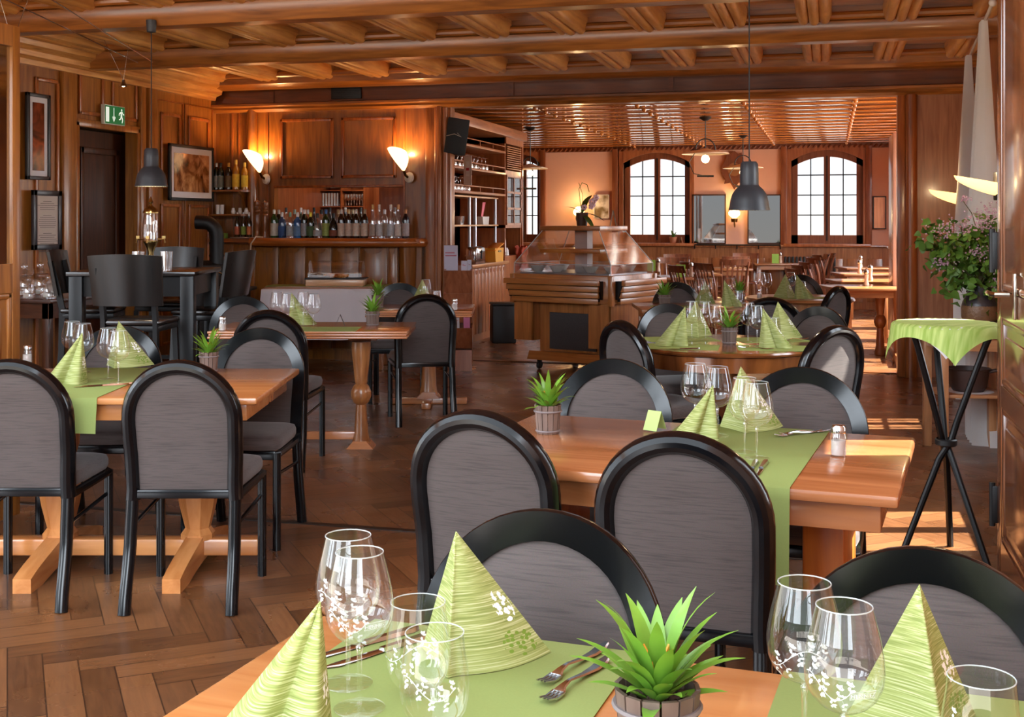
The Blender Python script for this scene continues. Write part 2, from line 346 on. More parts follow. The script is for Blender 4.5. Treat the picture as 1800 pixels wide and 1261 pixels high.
# main ceiling: planks, joists between, three beams
ce = struct('ceiling', B().box(XL - .1, XR + .1, 2.9, YB + .2, ZC, ZC + .05), WOOD('ceiling_plank', (184, 116, 54), (232, 172, 100), 'x', rough=.3, coat=.35))
for k in range(-1, 13):
    jx = -5.58 + .607 * k
    if jx > XR - .05: continue
    for (y0, y1) in ((3.1, 5.12), (5.32, 7.14), (7.34, 9.02), (9.22, 11.17)):
        b = B()
        prof = []
        for cxo in (-.075, 0, .075):           # triple bead along the underside
            for q in range(7):
                a = PI + PI * q / 6
                prof.append((jx + cxo + .037 * math.cos(a), 2.893 + (.004 if cxo else -.004) + .03 * math.sin(a)))
        prof = [(jx - .125, ZC)] + [(jx - .125, 2.93)] + prof + [(jx + .125, 2.93), (jx + .125, ZC)]
        b.prism(prof, y0, y1, plane='xz'); b.build('joist', wjoist('y'), ce)
def beam(n, y, x0=XL, x1=XR, zb=2.75, wd=.1, m=None):
    b = B(); b.prism([(y - wd, ZC), (y - wd, 2.90), (y - wd - .02, 2.885), (y - wd - .02, 2.83), (y - wd, 2.80), (y - wd + .012, 2.775), (y - wd + .03, zb), (y + wd - .03, zb), (y + wd - .012, 2.775), (y + wd, 2.80), (y + wd + .02, 2.83), (y + wd + .02, 2.885), (y + wd, 2.90), (y + wd, ZC)], x0, x1, plane='yz')
    return struct(f'trim_{n}', b, m or wbeam('x'))
beam(3, 5.22); beam(4, 7.24); beam(5, 9.12)
# rounded cover strips between the joists along the beams
b = B()
for y in (7.12, 9.0, 11.12):
    b.tube([(XL, y, 2.925), (XR, y, 2.925)], .03, 10)
struct('trim_6', b, wbeam('x'))
b = B(); b.prism([(YB - .3, ZC), (YB - .3, 2.84), (YB - .26, 2.81), (YB - .1, 2.80), (YB - .1, ZC)], XL, XR, plane='yz'); struct('trim_7', b, wbeam('x'))
b = B(); b.box(XL, XR, YB - .02, YB + .1, 2.66, ZC)
for px in (480, 900, 1180): b.cbox(vbx(px), YB - .03, 2.75, .05, .02, .18)
struct('trim_8', b, WOOD('fascia_dark', (84, 38, 12), (124, 62, 22), 'x', knots=False))
b = B(); b.prism([(YB - .08, 2.665), (YB - .11, 2.655), (YB - .11, 2.635), (YB - .08, 2.62), (YB - .085, 2.60), (YB - .05, 2.575), (YB + .1, 2.575), (YB + .1, 2.665)], XL, XR, plane='yz')
struct('trim_9', b, wbeam('x'))
# left wall
b = B(); y0d, y1d = vly(131), vly(240)
b.box(XL - .12, XL, 4.9, y0d, 0, ZC); b.box(XL - .12, XL, y1d, YB + .1, 0, ZC); b.box(XL - .12, XL, y0d, y1d, 2.27, ZC)
struct('wall_left', b, wpanel('z'))
def frame_left(b, y0, y1, z0, z1, wd=.035, t=.022):
    for (a0, a1, c0, c1) in ((y0, y1, z0, z0 + wd), (y0, y1, z1 - wd, z1), (y0, y0 + wd, z0, z1), (y1 - wd, y1, z0, z1)):
        b.box(XL, XL + t, a0, a1, c0, c1, bev=.008)
b = B()
frame_left(b, vly(137), vly(181), 2.36, 2.80); frame_left(b, vly(195), vly(240), 2.36, 2.80)
frame_left(b, vly(60), vly(102), .95, 2.62); frame_left(b, vly(60), vly(102), .15, .85)
frame_left(b, vly(281), vly(316), 1.75, 2.50); frame_left(b, vly(330), vly(366), 1.75, 2.50)
frame_left(b, vly(281), vly(316), .2, 1.6); frame_left(b, vly(330), vly(366), .2, 1.6)
frame_left(b, vly(272), vly(321), .1, 2.62, .012, .012); frame_left(b, vly(324), vly(373), .1, 2.62, .012, .012)
frame_left(b, 6.4, 7.4, .95, 2.62); frame_left(b, 6.4, 7.4, .15, .85)
struct('trim_10', b, WOOD('panel_moulding_wood', (128, 66, 20), (190, 108, 44), 'z', knots=False))
b = B()
for (pa, pb) in ((104, 127), (241, 250), (255, 270)): b.box(XL, XL + .05, vly(pa), vly(pb), 0, 2.78, bev=.012)
struct('trim_11', b, wpanel('z'))
b = B(); b.prism([(XL, 2.70), (XL + .05, 2.70), (XL + .06, 2.74), (XL + .12, 2.76), (XL + .13, 2.80), (XL + .2, 2.83), (XL + .21, 2.87), (XL + .3, 2.90), (XL + .31, 2.94), (XL + .38, 2.96), (XL + .38, ZC), (XL, ZC)], -1, YB - .1, plane='xz')
struct('trim_12', b, wjoist('y'))
# dark door set back in the left wall
d1 = struct('door_1', B().box(XL - .24, XL - .19, y0d + .17, y1d + .12, 0, 2.25), wdark('z'))
b = B(); yy0, yy1 = y0d + .34, y1d - .02
for (a0, a1, c0, c1) in ((yy0, yy1, .25, .31), (yy0, yy1, 2.04, 2.1), (yy0, yy0 + .05, .25, 2.1), (yy1 - .05, yy1, .25, 2.1)): b.box(XL - .19, XL - .17, a0, a1, c0, c1, bev=.008)
b.build('panel_moulding', wdark('z'), d1)
B().lathe([(0, 0), (.018, .002), (.03, .02), (.026, .035), (.012, .045), (.012, .07)], 14, Matrix.Translation((XL - .12, y0d + .24, 1.05)) @ Matrix.Rotation(R(-90), 4, 'Y')).build('door_knob', CHROME(), d1)
struct('wall_door_recess', B().box(XL - .62, XL, y0d - .02, y0d, 0, 2.3).box(XL - .62, XL, y1d + .34, y1d + .36, 0, 2.3).box(XL - .62, XL - .0, y0d - .02, y1d + .36, 2.27, 2.3).box(XL - .66, XL - .62, y0d - .1, y1d + .4, 0, 2.3), P('recess_paint', (120, 100, 72), .7))
struct('trim_13', B().box(XL - .02, XL + .035, y0d - .03, y0d + .03, 0, 2.3, bev=.01).box(XL - .02, XL + .035, y1d - .03, y1d + .03, 0, 2.3, bev=.01).box(XL - .02, XL + .035, y0d - .03, y1d + .03, 2.25, 2.32, bev=.01), wpanel('z'))
# back wall with the serving hatch, its panels and posts
x44, x48, x71, x745, x79 = vbx(446), vbx(482), vbx(710), vbx(748), vbx(790)
b = B(); b.box(XL - .1, x48, YB, YB + .1, 0, 2.62); b.box(x71, x79, YB, YB + .1, 0, 2.62); b.box(x48, x71, YB, YB + .1, 1.775, 2.62); b.box(x48, x71, YB, YB + .1, 0, 1.2)
struct('wall_back', b, wbar('z'))
def frame_back(b, x0, x1, z0, z1, y=YB, wd=.035, t=.02):
    for (a0, a1, c0, c1) in ((x0, x1, z0, z0 + wd), (x0, x1, z1 - wd, z1), (x0, x0 + wd, z0, z1), (x1 - wd, x1, z0, z1)):
        b.box(a0, a1, y - t, y, c0, c1, bev=.008)
b = B(); frame_back(b, vbx(493), vbx(587), 1.87, 2.50); frame_back(b, vbx(600), vbx(697), 1.87, 2.50)
b.box(x48, x71, YB - .018, YB, 1.775, 1.80, bev=.006)
for px in (409, 421, 471, 711): b.box(vbx(px) - .008, vbx(px) + .008, YB - .012, YB, 1.25, 2.6)
struct('trim_14', b, WOOD('hatch_moulding', (116, 56, 18), (176, 98, 40), 'z', knots=False))
b = B(); b.cyl(x44, YB - .03, 1.25, 2.6, .055, 16); struct('trim_15', b, wbar('z'))
b = B(); b.box(vbx(750), vbx(768), YB - .05, YB, 0, 2.6, bev=.012); b.box(vbx(771), vbx(779), YB - .07, YB, 0, 2.6, bev=.012); b.cyl(vbx(769.5), YB - .03, 0, 2.6, .03, 12); b.cyl(vbx(783), YB - .02, 0, 2.6, .03, 12); b.box(vbx(779), x79 + .02, YB - .02, YB + .12, 0, 2.6, bev=.01)
struct('trim_16', b, WOOD('opening_post', (124, 68, 34), (176, 112, 66), 'z', knots=False))
# right pier of the opening
xa, xb_ = vbx(1577), XR + .02
b = B(); b.box(xa + .05, xb_, YB, YB + .12, 0, 2.62); struct('wall_pier', b, WOOD('pier_panel', (136, 84, 54), (182, 124, 88), 'z', knots=False, rough=.4))
b = B(); b.box(xa, xa + .07, YB - .04, YB + .14, 0, 2.58, bev=.01); b.cyl(xa + .12, YB - .03, 0, 2.58, .055, 16)
struct('trim_17', b, WOOD('pier_column', (116, 60, 26), (170, 98, 48), 'z', knots=False))
# right wall with two windows
SILL = .70
WB, WA, WC = (3.86, 4.16), (5.6, 6.45), (8.72, 9.3)
b = B(); xo = XR + .18
b.box(XR, xo, -1.2, 4.6, ZC - .001, 6.2); prev = -1.2  # added blocker above ceiling height, keeps the sun off the front table
for (a0, a1) in (WB, WA, WC):
    b.box(XR, xo, prev, a0, 0, ZC); b.box(XR, xo, a0, a1, 0, SILL); b.box(XR, xo, a0, a1, 2.46, ZC); prev = a1
b.box(XR, xo, prev, YB + .1, 0, ZC); struct('wall_right', b, WOOD('right_wall_panel', (146, 90, 56), (196, 136, 96), 'z', knots=False))
for i, (a0, a1) in enumerate((WA, WC, WB)):
    if i == 2: i = 6  # unseen narrow slot without bars, added to throw sun on the long table
    wn = bpy.data.objects.new(f'window_{i+1}', None); C.objects.link(wn); wn['kind'] = 'structure'
    b = B(); xm = XR + .08
    for (p, q) in ((a0, a0 + (.02 if i == 6 else .06)), (a1 - (.02 if i == 6 else .06), a1), ((a0 + a1) / 2 - .045, (a0 + a1) / 2 + .045))[:(2 if i == 6 else 3)]: b.box(xm - .03, xm + .03, p, q, SILL, 2.46)
    b.box(xm - .03, xm + .03, a0, a1, SILL, SILL + .06); b.box(xm - .03, xm + .03, a0, a1, 2.40, 2.46)
    for k in ((1, 2, 3) if i == 1 else ()): z = SILL + k * (2.46 - SILL) / 4; b.box(xm - .012, xm + .012, a0, a1, z - .012, z + .012)
    for k in ((.25, .75) if i == 1 else ()): yv = a0 + (a1 - a0) * k; b.box(xm - .012, xm + .012, yv - .012, yv + .012, SILL, 2.40)
    b.build('window_frame', WOOD('window_frame_wood', (120, 66, 40), (160, 100, 66), 'z', knots=False), wn)
    B().box(xm - .003, xm + .003, a0 + .02, a1 - .02, SILL + .02, 2.44).build('pane', GLASS('window_glass', edge=.3), wn)
    B().box(XR - .06, XR + .1, a0 - .04, a1 + .04, SILL - .04, SILL, bev=.01).build('sill', WOOD('sill_wood', (126, 70, 40), (170, 108, 70), 'y', knots=False), wn)
# ------------------------------------------------------------ far room shell
b = B()
b.box(-8, 1.5, YB + .1, YF, ZC2, ZC2 + .05); ce2 = struct('ceiling_far_room', b, WOOD('far_ceiling_plank', (184, 110, 50), (232, 160, 88), 'x', rough=.1, coat=1, knots=False, bump=.0))
for k in range(17):
    y = 11.95 + k * .5
    B().box(-8, 1.5, y - .17, y + .17, ZC2 - .024, ZC2, bev=.007).build('rafter', WOOD('far_rafter', (168, 96, 38), (216, 140, 66), 'x', rough=.12, coat=1, knots=False, bump=0), ce2)
for x in (-3.2, -2.05, -.9, .25, 1.4):
    b = B(); b.box(x - .03, x + .03, YB + .3, YF - .1, ZC2 - .02, ZC2 + .0, bev=.004)
    for k in range(17): b.ball((x, 11.95 + k * .5, ZC2 - .03), .028, 8, 6)
    b.build('ceiling_rib', WOOD('far_rafter', (150, 74, 24), (206, 120, 52), 'x'), ce2)
fx = lambda px: onY(px, YF)[0]
wins = [(fx(885), fx(952)), (fx(1096), fx(1213)), (fx(1391), fx(1517))]
ZS, ZH = 1.06, 2.62
b = B(); prev = -8
for (a0, a1) in wins:
    b.box(prev, a0, YF, YF + .3, 0, ZC2); b.box(a0, a1, YF, YF + .3, 0, ZS); b.box(a0, a1, YF, YF + .3, ZH, ZC2); prev = a1
b.box(prev, 1.5, YF, YF + .3, 0, ZC2); struct('wall_far', b, PLAST())
wfr = lambda: WOOD('far_window_wood', (118, 62, 34), (156, 94, 58), 'z', knots=False)
for i, (a0, a1) in enumerate(wins):
    wn = bpy.data.objects.new(f'window_{i+3}', None); C.objects.link(wn); wn['kind'] = 'structure'
    mid = (a0 + a1) / 2; wd = a1 - a0; yw = YF + .14; b = B()
    def arch(x, zt=ZH, drop=.17): u = (x - mid) / (wd / 2); return zt - .03 - drop * u * u
    g0, g1 = a0 + .10, a1 - .10
    b.box(a0, g0, yw - .04, yw + .04, ZS, ZH); b.box(g1, a1, yw - .04, yw + .04, ZS, ZH)
    b.box(a0, a1, yw - .04, yw + .04, ZS, ZS + .14); b.box(mid - .05, mid + .05, yw - .05, yw + .04, ZS, ZH)
    xs = [a0 + wd * k / 16 for k in range(17)]
    for k in range(16):
        za, zb = arch(xs[k]) - .10, arch(xs[k+1]) - .10
        b.prism([(xs[k], za), (xs[k+1], zb), (xs[k+1], ZH), (xs[k], ZH)], yw - .04, yw + .04, plane='xz')
    b.build('window_frame', wfr(), wn)
    b = B()
    for c0, c1 in ((g0, mid - .05), (mid + .05, g1)):
        xm = (c0 + c1) / 2; b.box(xm - .009, xm + .009, yw - .015, yw + .015, ZS + .14, ZH - .1)
    for k in (1, 2, 3): z = ZS + .14 + k * .33; b.box(g0, g1, yw - .015, yw + .015, z - .009, z + .009)
    b.build('glazing_bar', P('lead_dark', (46, 44, 46), .6), wn)
    B().box(a0 + .02, a1 - .02, yw - .003, yw + .003, ZS + .02, ZH - .02).build('pane', GLASS('window_glass', edge=.3), wn)
    B().box(mid - .01, mid + .01, yw - .07, yw - .05, ZS + .05, ZH - .12).build('espagnolette', IRON(), wn)
    b = B()   # wooden lining of the reveal with arched head
    b.box(a0 - .07, a0, YF - .04, yw - .04, ZS - .02, ZH + .02); b.box(a1, a1 + .07, YF - .04, yw - .04, ZS - .02, ZH + .02); b.box(a0 - .12, a1 + .12, YF - .12, yw - .04, ZS - .05, ZS, bev=.01)
    for k in range(16): b.prism([(xs[k], arch(xs[k])), (xs[k+1], arch(xs[k+1])), (xs[k+1], ZH + .04), (xs[k], ZH + .04)], YF - .05, YF - .0, plane='xz')
    b.build('reveal_lining', WOOD('reveal_wood', (140, 78, 42), (186, 116, 70), 'z', knots=False), wn)
# wainscot, peg rail, frieze, casings of the far wall
b = B(); b.box(-8, 1.5, YF - .06, YF, 0, 1.0)
for k in range(29):
    x = -7.8 + k * .31
    b.box(x, x + .24, YF - .075, YF - .06, .12, .82, bev=.006)
b.box(-8, 1.5, YF - .10, YF, 1.0, 1.04, bev=.01); struct('trim_18', b, wfar('z'))
b = B(); b.box(-8, 1.5, YF - .04, YF - .0, 2.62, ZC2)
for k in range(105): b.tube([(-7 + k * .08, YF - .05, 2.63), (-6.95 + k * .08, YF - .05, 2.68)], .018, 6)
struct('trim_19', b, WOOD('frieze_wood', (96, 46, 18), (132, 70, 34), 'x', knots=False))
b = B()
for px in (955, 1082, 1378, 1527): b.box(fx(px) - .05, fx(px) + .05, YF - .07, YF, 1.0, 2.66, bev=.01)
struct('trim_20', b, wfr())
b = B(); prev = YB
for a0 in (11.9, 13.6, 15.3, 17.0):  # unseen openings, added so sunlight reaches the right-hand tables
    b.box(1.5, 1.6, prev, a0, 0, ZC2).box(1.5, 1.6, a0, a0 + 1.3, 0, .9).box(1.5, 1.6, a0, a0 + 1.3, 2.5, ZC2); prev = a0 + 1.3
struct('wall_far_side', b.box(1.5, 1.6, prev, YF + .3, 0, ZC2).box(-8.1, -8, YB, YF + .3, 0, ZC2), PLAST())
b = B(); b.box(xb_ - .02, 1.6, YB + .1, YB + .2, 0, ZC2); b.box(-8, -4.78, 14.6, 14.7, 0, ZC2); struct('wall_far_near_side', b, PLAST())
# two low wooden steps and landing at the right of the opening, door leaf above them
st = struct('step', B().box(.62, 1.48, 12.1, 14.2, 0, .10, bev=.008), WOOD('step_oak', (150, 88, 50), (196, 132, 86), 'x', knots=False))
struct('step', B().box(.66, 1.48, 12.5, 14.2, .10, .2, bev=.008), WOOD('step_oak', (150, 88, 50), (196, 132, 86), 'x'))
dx, dd = onY(1566, 13.4)
d3 = struct('door_3', B().box(dx, dx + .05, 13.0, 13.9, .22, 2.35, bev=.006), WOOD('pale_door', (150, 100, 76), (200, 150, 122), 'z', knots=False))
B().tube([(dx - .04, 13.05, 1.15), (dx - .04, 13.2, 1.15)], .012, 8).box(dx - .012, dx, 13.02, 13.08, 1.02, 1.3).build('door_handle', CHROME(), d3)
# door leaves folded back at the near opening
def leaf(n, x, y0, y1, glass=False, mat=None, side=-1):
    m = mat or wdark('z'); b = B(); z0, z1 = .01, 2.75
    if glass: z1 = 2.36
    fr = .055 if glass else .1; zs = [z0, z0 + .2, .72, .80, 1.06, 1.16, z1 - .1, z1] if not glass else [z0, z0 + .14, .62, .7, 1.08, 1.22, z1 - .1, z1]
    b.box(x - .022, x + .022, y0, y0 + fr, z0, z1, bev=.004); b.box(x - .022, x + .022, y1 - fr, y1, z0, z1, bev=.004)
    for (a, c) in ((zs[0], zs[1]), (zs[2], zs[3]), (zs[4], zs[5]), (zs[6], zs[7])): b.box(x - .022, x + .022, y0 + fr, y1 - fr, a, c)
    o = struct(f'door_{n}', b, m)
    for idx, (a, c) in enumerate(((zs[1], zs[2]), (zs[3], zs[4]), (zs[5], zs[6]))):
        if glass and idx == 2:
            B().box(x - .004, x + .004, y0 + fr, y1 - fr, a, c).build('glass_panel', P('door_mirror', (200, 200, 200), .04, metal=1), o); continue
        b = B(); b.box(x - .01, x + .01, y0 + fr, y1 - fr, a, c)
        for (p, q, r, s_) in ((y0 + fr, y1 - fr, a, a + .03), (y0 + fr, y1 - fr, c - .03, c), (y0 + fr, y0 + fr + .03, a, c), (y1 - fr - .03, y1 - fr, a, c)): b.box(x - .019, x + .019, p, q, r, s_, bev=.008)
        b.box(x - .017, x + .017, y0 + fr + .07, y1 - fr - .07, a + .07, c - .07, bev=.007)
        b.build('door_panel', m, o)
    return o
wl = WOOD('leaf_walnut', (92, 50, 26), (150, 92, 56), 'z', rough=.22, coat=.6, knots=False)
rl = leaf(4, .645, 4.05, 4.93, mat=wl)
b = B(); b.tube([(.60, 4.44, 1.165), (.555, 4.44, 1.165), (.545, 4.47, 1.165), (.545, 4.57, 1.165)], .010, 8); b.box(.612, .622, 4.42, 4.46, 1.08, 1.24, bev=.003); b.build('lever_handle', P('nickel', (200, 190, 175), .2, metal=1), rl)
for z0 in (1.235, .25):
    B().box(.605, .64, 4.935, 4.955, z0, z0 + .145, bev=.005).cyl(.607, 4.948, z0 - .012, z0 + .157, .012, 10).build('hinge', IRON(), rl)
0 and struct('trim_21', B().box(.66, .80, 3.86, 4.03, 0, 2.75, bev=.01), WOOD('bright_jamb', (176, 96, 40), (222, 140, 76), 'z', knots=False))
ll = leaf(2, -3.80, 4.05, 4.93, glass=True, mat=wpanel('z'))
struct('trim_22', B().box(-3.9, -3.75, 3.9, 4.03, 0, 2.75, bev=.01), wpanel('z'))
# ================================================================= DINING CHAIRS
def yb(z):     # the back post leans back above the seat and splays back below it
    pts = [(0, -.285), (.25, -.225), (.42, -.205), (.55, -.213), (.70, -.238), (.92, -.282)]
    for (a, ya), (b_, yc) in zip(pts, pts[1:]):
        if z <= b_: t = (z - a) / (b_ - a); t = t * t * (3 - 2 * t) * .5 + t * .5; return ya + (yc - ya) * t
    return pts[-1][1]
def hw(z):     # half distance between the post centre lines
    if z < .42: return .188 + .006 * (1 - z / .42)
    if z < .70: t = (z - .42) / .28; return .186 + .007 * t * t * (3 - 2 * t)
    return math.sqrt(max(0, .193 ** 2 - (z - .70) ** 2))
def dining_chair():
    t = thing('dining_chair', 'x', 'chair')
    pts = []
    for k in range(9): z = .40 + .30 * k / 8; pts.append((-hw(z), yb(z), z))
    for k in range(1, 24): a = PI - PI * k / 24; z = .70 + .193 * math.sin(a); pts.append((.193 * math.cos(a), yb(z), z))
    for k in range(9): z = .70 - .30 * k / 8; pts.append((hw(z), yb(z), z))
    # D section: broad flat face to the front, round behind
    sec = [(-.028, -.012), (-.026, -.018), (.026, -.018), (.028, -.012), (.026, .004), (.018, .019), (.006, .027), (-.006, .027), (-.018, .019), (-.026, .004)]
    b = B(); n = len(pts); vs = []
    for i, p in enumerate(pts):
        p = Vector(p); q0, q1 = Vector(pts[max(i-1, 0)]), Vector(pts[min(i+1, n-1)]); tg = (q1 - q0).normalized()
        lean = Vector((0, 1, 0)); nrm = Vector((0, 1, 0)) - tg * tg.y; nrm.normalize(); out = tg.cross(nrm).normalized()
        for (a, c) in sec: vs.append(p + out * a - nrm * c)
    m = len(sec); fs = []
    for i in range(n-1):
        for k in range(m): fs.append((i*m+k, i*m+(k+1) % m, (i+1)*m+(k+1) % m, (i+1)*m+k))
    fs += [tuple(range(m-1, -1, -1)), tuple((n-1)*m+k for k in range(m))]
    b._add(vs, fs); b.build('back_frame', BLK(), t, sharp=28)
    # upholstered panel
    b = B(); rows = [.435, .45, .50, .56, .62, .68, .72, .76, .79, .815, .835, .85, .86, .866]; vs = []; nc = 11
    for side in (1, -1):
        for z in rows:
            wv = (hw(z) - .022) if z < .70 else math.sqrt(max(.0004, .170 ** 2 - (z - .70) ** 2))
            for k in range(nc):
                u = -1 + 2 * k / (nc - 1); bulge = .010 * (1 - u ** 4) * min(1, (z - .43) / .06) * min(1, (.87 - z) / .05)
                vs.append((u * wv, yb(z) + side * (.004 + bulge), z))
    fs = []; nr = len(rows)
    for s_ in range(2):
        o = s_ * nr * nc
        for j in range(nr-1):
            for k in range(nc-1): fs.append((o+j*nc+k, o+j*nc+k+1, o+(j+1)*nc+k+1, o+(j+1)*nc+k))
    o = nr * nc
    rim = [j*nc for j in range(nr)] + [(nr-1)*nc+k for k in range(1, nc)] + [j*nc+nc-1 for j in range(nr-2, -1, -1)] + [k for k in range(nc-2, 0, -1)]
    for a, c in zip(rim, rim[1:] + rim[:1]): fs.append((a, c, c+o, a+o))
    b._add(vs, fs); b.build('backrest', FABRIC(), t, sharp=50)
    b = B(); b.box(-.185, .185, -.222, -.196, .405, .437, bev=.004)
    for s_ in (-1, 1): b.tube([(s_*.19, -.20, .405), (s_*.2, .0, .41), (s_*.205, .185, .413), (s_*.19, .20, .413)], .017, 8)
    b.box(-.20, .20, .185, .21, .39, .43, bev=.006); b.build('seat_frame', BLK(), t)
    # seat pad
    def seat(u, v):
        a = u * 2 * PI; cs, sn = math.cos(a), math.sin(a); e = .28
        sx_ = math.copysign(abs(cs) ** e, cs); sy_ = math.copysign(abs(sn) ** e, sn)
        prof = [(0, .432), (.97, .432), (1.0, .445), (1.0, .465), (.97, .482), (.85, .491), (.5, .496), (0, .497)]
        r, z = prof[round(v * 7)]; wx = .218 - .018 * (1 - (sy_ * r + 1) / 2)
        return (sx_ * r * wx, .005 + sy_ * r * .215, z)
    b = B(); b.grid(seat, 40, 8, closed=True); b.build('seat', FABRIC(), t, sharp=50)
    flute = []
    for k in range(20):
        a = 2*PI*k/20; r = .021 - (.004 if k % 5 == 2 else 0); flute.append((r*math.cos(a), r*math.sin(a)))
    for s_ in (-1, 1):
        b = B(); b.sweep([(s_*hw(z), yb(z), z) for z in (.0, .06, .12, .18, .24, .30, .36, .41)], [(x*1.15, y*1.1) for x, y in flute]); b.build('leg', BLK(), t, sharp=50)
        b = B(); b.sweep([(s_*.203, .195, z) for z in (0, .2, .42)], [(x*.85, y*.85) for x, y in flute]); b.build('leg', BLK(), t, sharp=50)
        b = B(); b.tube([(s_*.19, -.215, .30), (s_*.20, .19, .325)], .0075, 8); b.build('stretcher', BLK(), t)
    return t
DC = Proto(dining_chair)
def chair(px, top, head, label, group, d=None):
    """px: picture column of the top of the back; top: its row; head: 0 looks away from the viewer"""
    d = d or (EYE - .925) * FPX / (top - HY); p = PD(px, d); a = YAW + R(head); q = Matrix.Rotation(a, 3, 'Z') @ Vector((0, -.275, 0))
    return DC.at((p.x - q.x, p.y - q.y, 0), a, label, group)
G1 = 'chairs at the near left table'; G2 = 'chairs at the sunlit long table'; G3 = 'chairs at the front table'; G4 = 'chairs round the oval walnut table'; G5 = 'chairs in the middle of the room'; G6 = 'chairs at the tables by the far opening'
chair(314, 630, 0, 'black arched chair seen from behind, right of the hanging green runner', G1, 4.30)
chair(16, 625, 0, 'black arched chair seen from behind, left of the hanging green runner', G1, 4.33)
chair(-42, 563, -12, 'black arched chair half outside the picture beside the mirrored door leaf', G1, 5.95)
chair(211, 575, 180, 'black arched chair facing us behind the napkin at the near left table', G1, 5.75)
chair(459, 578, 176, 'black flat-faced arched chair facing us behind the small pot at the left table corner', G1, 5.62)
chair(471, 543, -4, 'black arched chair with its back to us directly behind the left table plant', G5, 6.75)
chair(428, 520, 180, 'grey-blue arched chair facing us below the black high stool', G5, 8.0)
chair(750, 513, 12, 'black arched chair seen from behind right of the turned table leg', G5, 8.25)
chair(703, 497, 182, 'black arched chair facing us beside the white cloth table', G5, 9.75)
chair(962, 903, 160, 'blue-sheen flat arched chair facing us behind the big green napkin', G3, 2.07)
chair(1628, 970, 160, 'dark flat arched chair facing us at the right edge of the front table', G3, 1.83)
chair(838, 730, -24, 'black arched chair seen from behind, left one before the sunlit long table', G2, 3.16)
chair(1193, 763, -20, 'black arched chair seen from behind, right one before the sunlit long table', G2, 2.83)
chair(1080, 641, 164, 'dark flat arched chair facing us behind the barrel pot of the long table', G2, 4.35)
chair(1412, 655, 160, 'bright blue arched chair facing us behind the glasses of the long table', G2, 4.10)
chair(1090, 560, -60, 'black arched chair turned sideways at the left of the oval walnut table', G4, 6.05)
chair(1172, 540, 196, 'black arched chair facing us behind the left napkin of the oval walnut table', G4, 7.3)
chair(1442, 546, 134, 'brown-backed arched chair facing us at the right behind the oval walnut table', G4, 7.05)
chair(1472, 572, 33, 'arched chair with a sunlit pale back at the right of the oval walnut table', G4, 5.75)
chair(1355, 523, -14, 'black arched chair between the oval walnut table and the table behind it', G6, 7.9)
chair(1475, 500, 46, 'arched chair with a pale lilac back before the turned leg of the far oak table', G6, 9.3)
chair(1188, 500, 190, 'pale blue arched chair facing us beside the salad bar', G6, 9.9)
chair(1405, 490, 186, 'dark arched chair facing us behind the two napkins near the opening', G6, 11.3)
# ================================================================= TABLES
def table_thing(name, label, center, rz, group=None): return thing(name, label, 'table', center, rz, group)
def top_board(b, L, D, z1, th, bev=.012): b.box(-L/2, L/2, -D/2, D/2, z1 - th, z1, bev=bev)
BAL = [(.07, .0), (.07, .03), (.052, .06), (.075, .18), (.085, .26), (.062, .36), (.056, .38), (.07, .40), (.056, .42), (.074, .50), (.078, .58), (.058, .66), (.06, .70)]
def baluster(b, x, y, z0, z1, prof=BAL, seg=12, sq=False):
    s_ = (z1 - z0) / .70
    T = Matrix.Translation((x, y, z0)) @ Matrix.Rotation(R(22.5 if sq else 0), 4, 'Z')
    b.lathe([(r, z * s_) for r, z in prof], 8 if sq else seg, T)
def trestle_foot(b, x, y0, y1, z=.0, wd=.07):   # curved foot bar that arches up in the middle
    n = 14; pts_t, pts_b = [], []
    for k in range(n + 1):
        u = -1 + 2 * k / n; y = (y0 + y1) / 2 + u * (y1 - y0) / 2
        pts_t.append((y, .055 + .085 * (1 - abs(u)) ** .8)); pts_b.append((y, 0 if abs(u) > .72 else .03 * math.cos(u / .72 * PI / 2)))
    b.prism(pts_b + pts_t[::-1], x - wd/2, x + wd/2, plane='yz')
# near left table (stands square to the viewer)
tl = table_thing('dining_table', 'light beech table with carved pedestals and curved feet, near left', CW(-1.66, 4.975), YAW)
B().box(-.69, .69, -.455, .455, .722, .75, bev=.008).build('tabletop', wtable('x'), tl)
B().box(-.64, .64, -.405, .405, .655, .722, bev=.003).build('apron', wtable('x'), tl)
for x in (-.21, .36):
    b = B(); baluster(b, x, -.05, .11, .655, sq=True); b.build('pedestal', wtable('z'), tl)
    b = B(); trestle_foot(b, x, -.44, .36); b.build('foot', wtable('y'), tl)
B().box(-.9, .62, -.09, -.01, .045, .115, bev=.01).build('stretcher', wtable('x'), tl)
# front table
A1 = R(-20); u1 = (math.cos(A1), math.sin(A1)); v1 = (-math.sin(A1), math.cos(A1))
def on1(u, v, z=.75): return CW(-.325 + u1[0]*u - v1[0]*v, 2.03 + u1[1]*u - v1[1]*v, z)     # u along the far edge, v towards the viewer
tf = table_thing('dining_table', 'orange-brown beech table nearest the viewer with two green runners', on1(.95, .42, 0), YAW + A1)
B().box(-.95, .95, -.42, .42, .722, .75, bev=.008).build('tabletop', wtable('x'), tf)
B().box(-.9, .9, -.37, .37, .65, .722).build('apron', wtable('x'), tf)
for x in (-.55, .55):
    B().box(x - .06, x + .06, -.15, .15, .1, .65, bev=.006).build('pedestal', wtable('z'), tf)
    b = B(); trestle_foot(b, x, -.36, .36); b.build('foot', wtable('y'), tf)
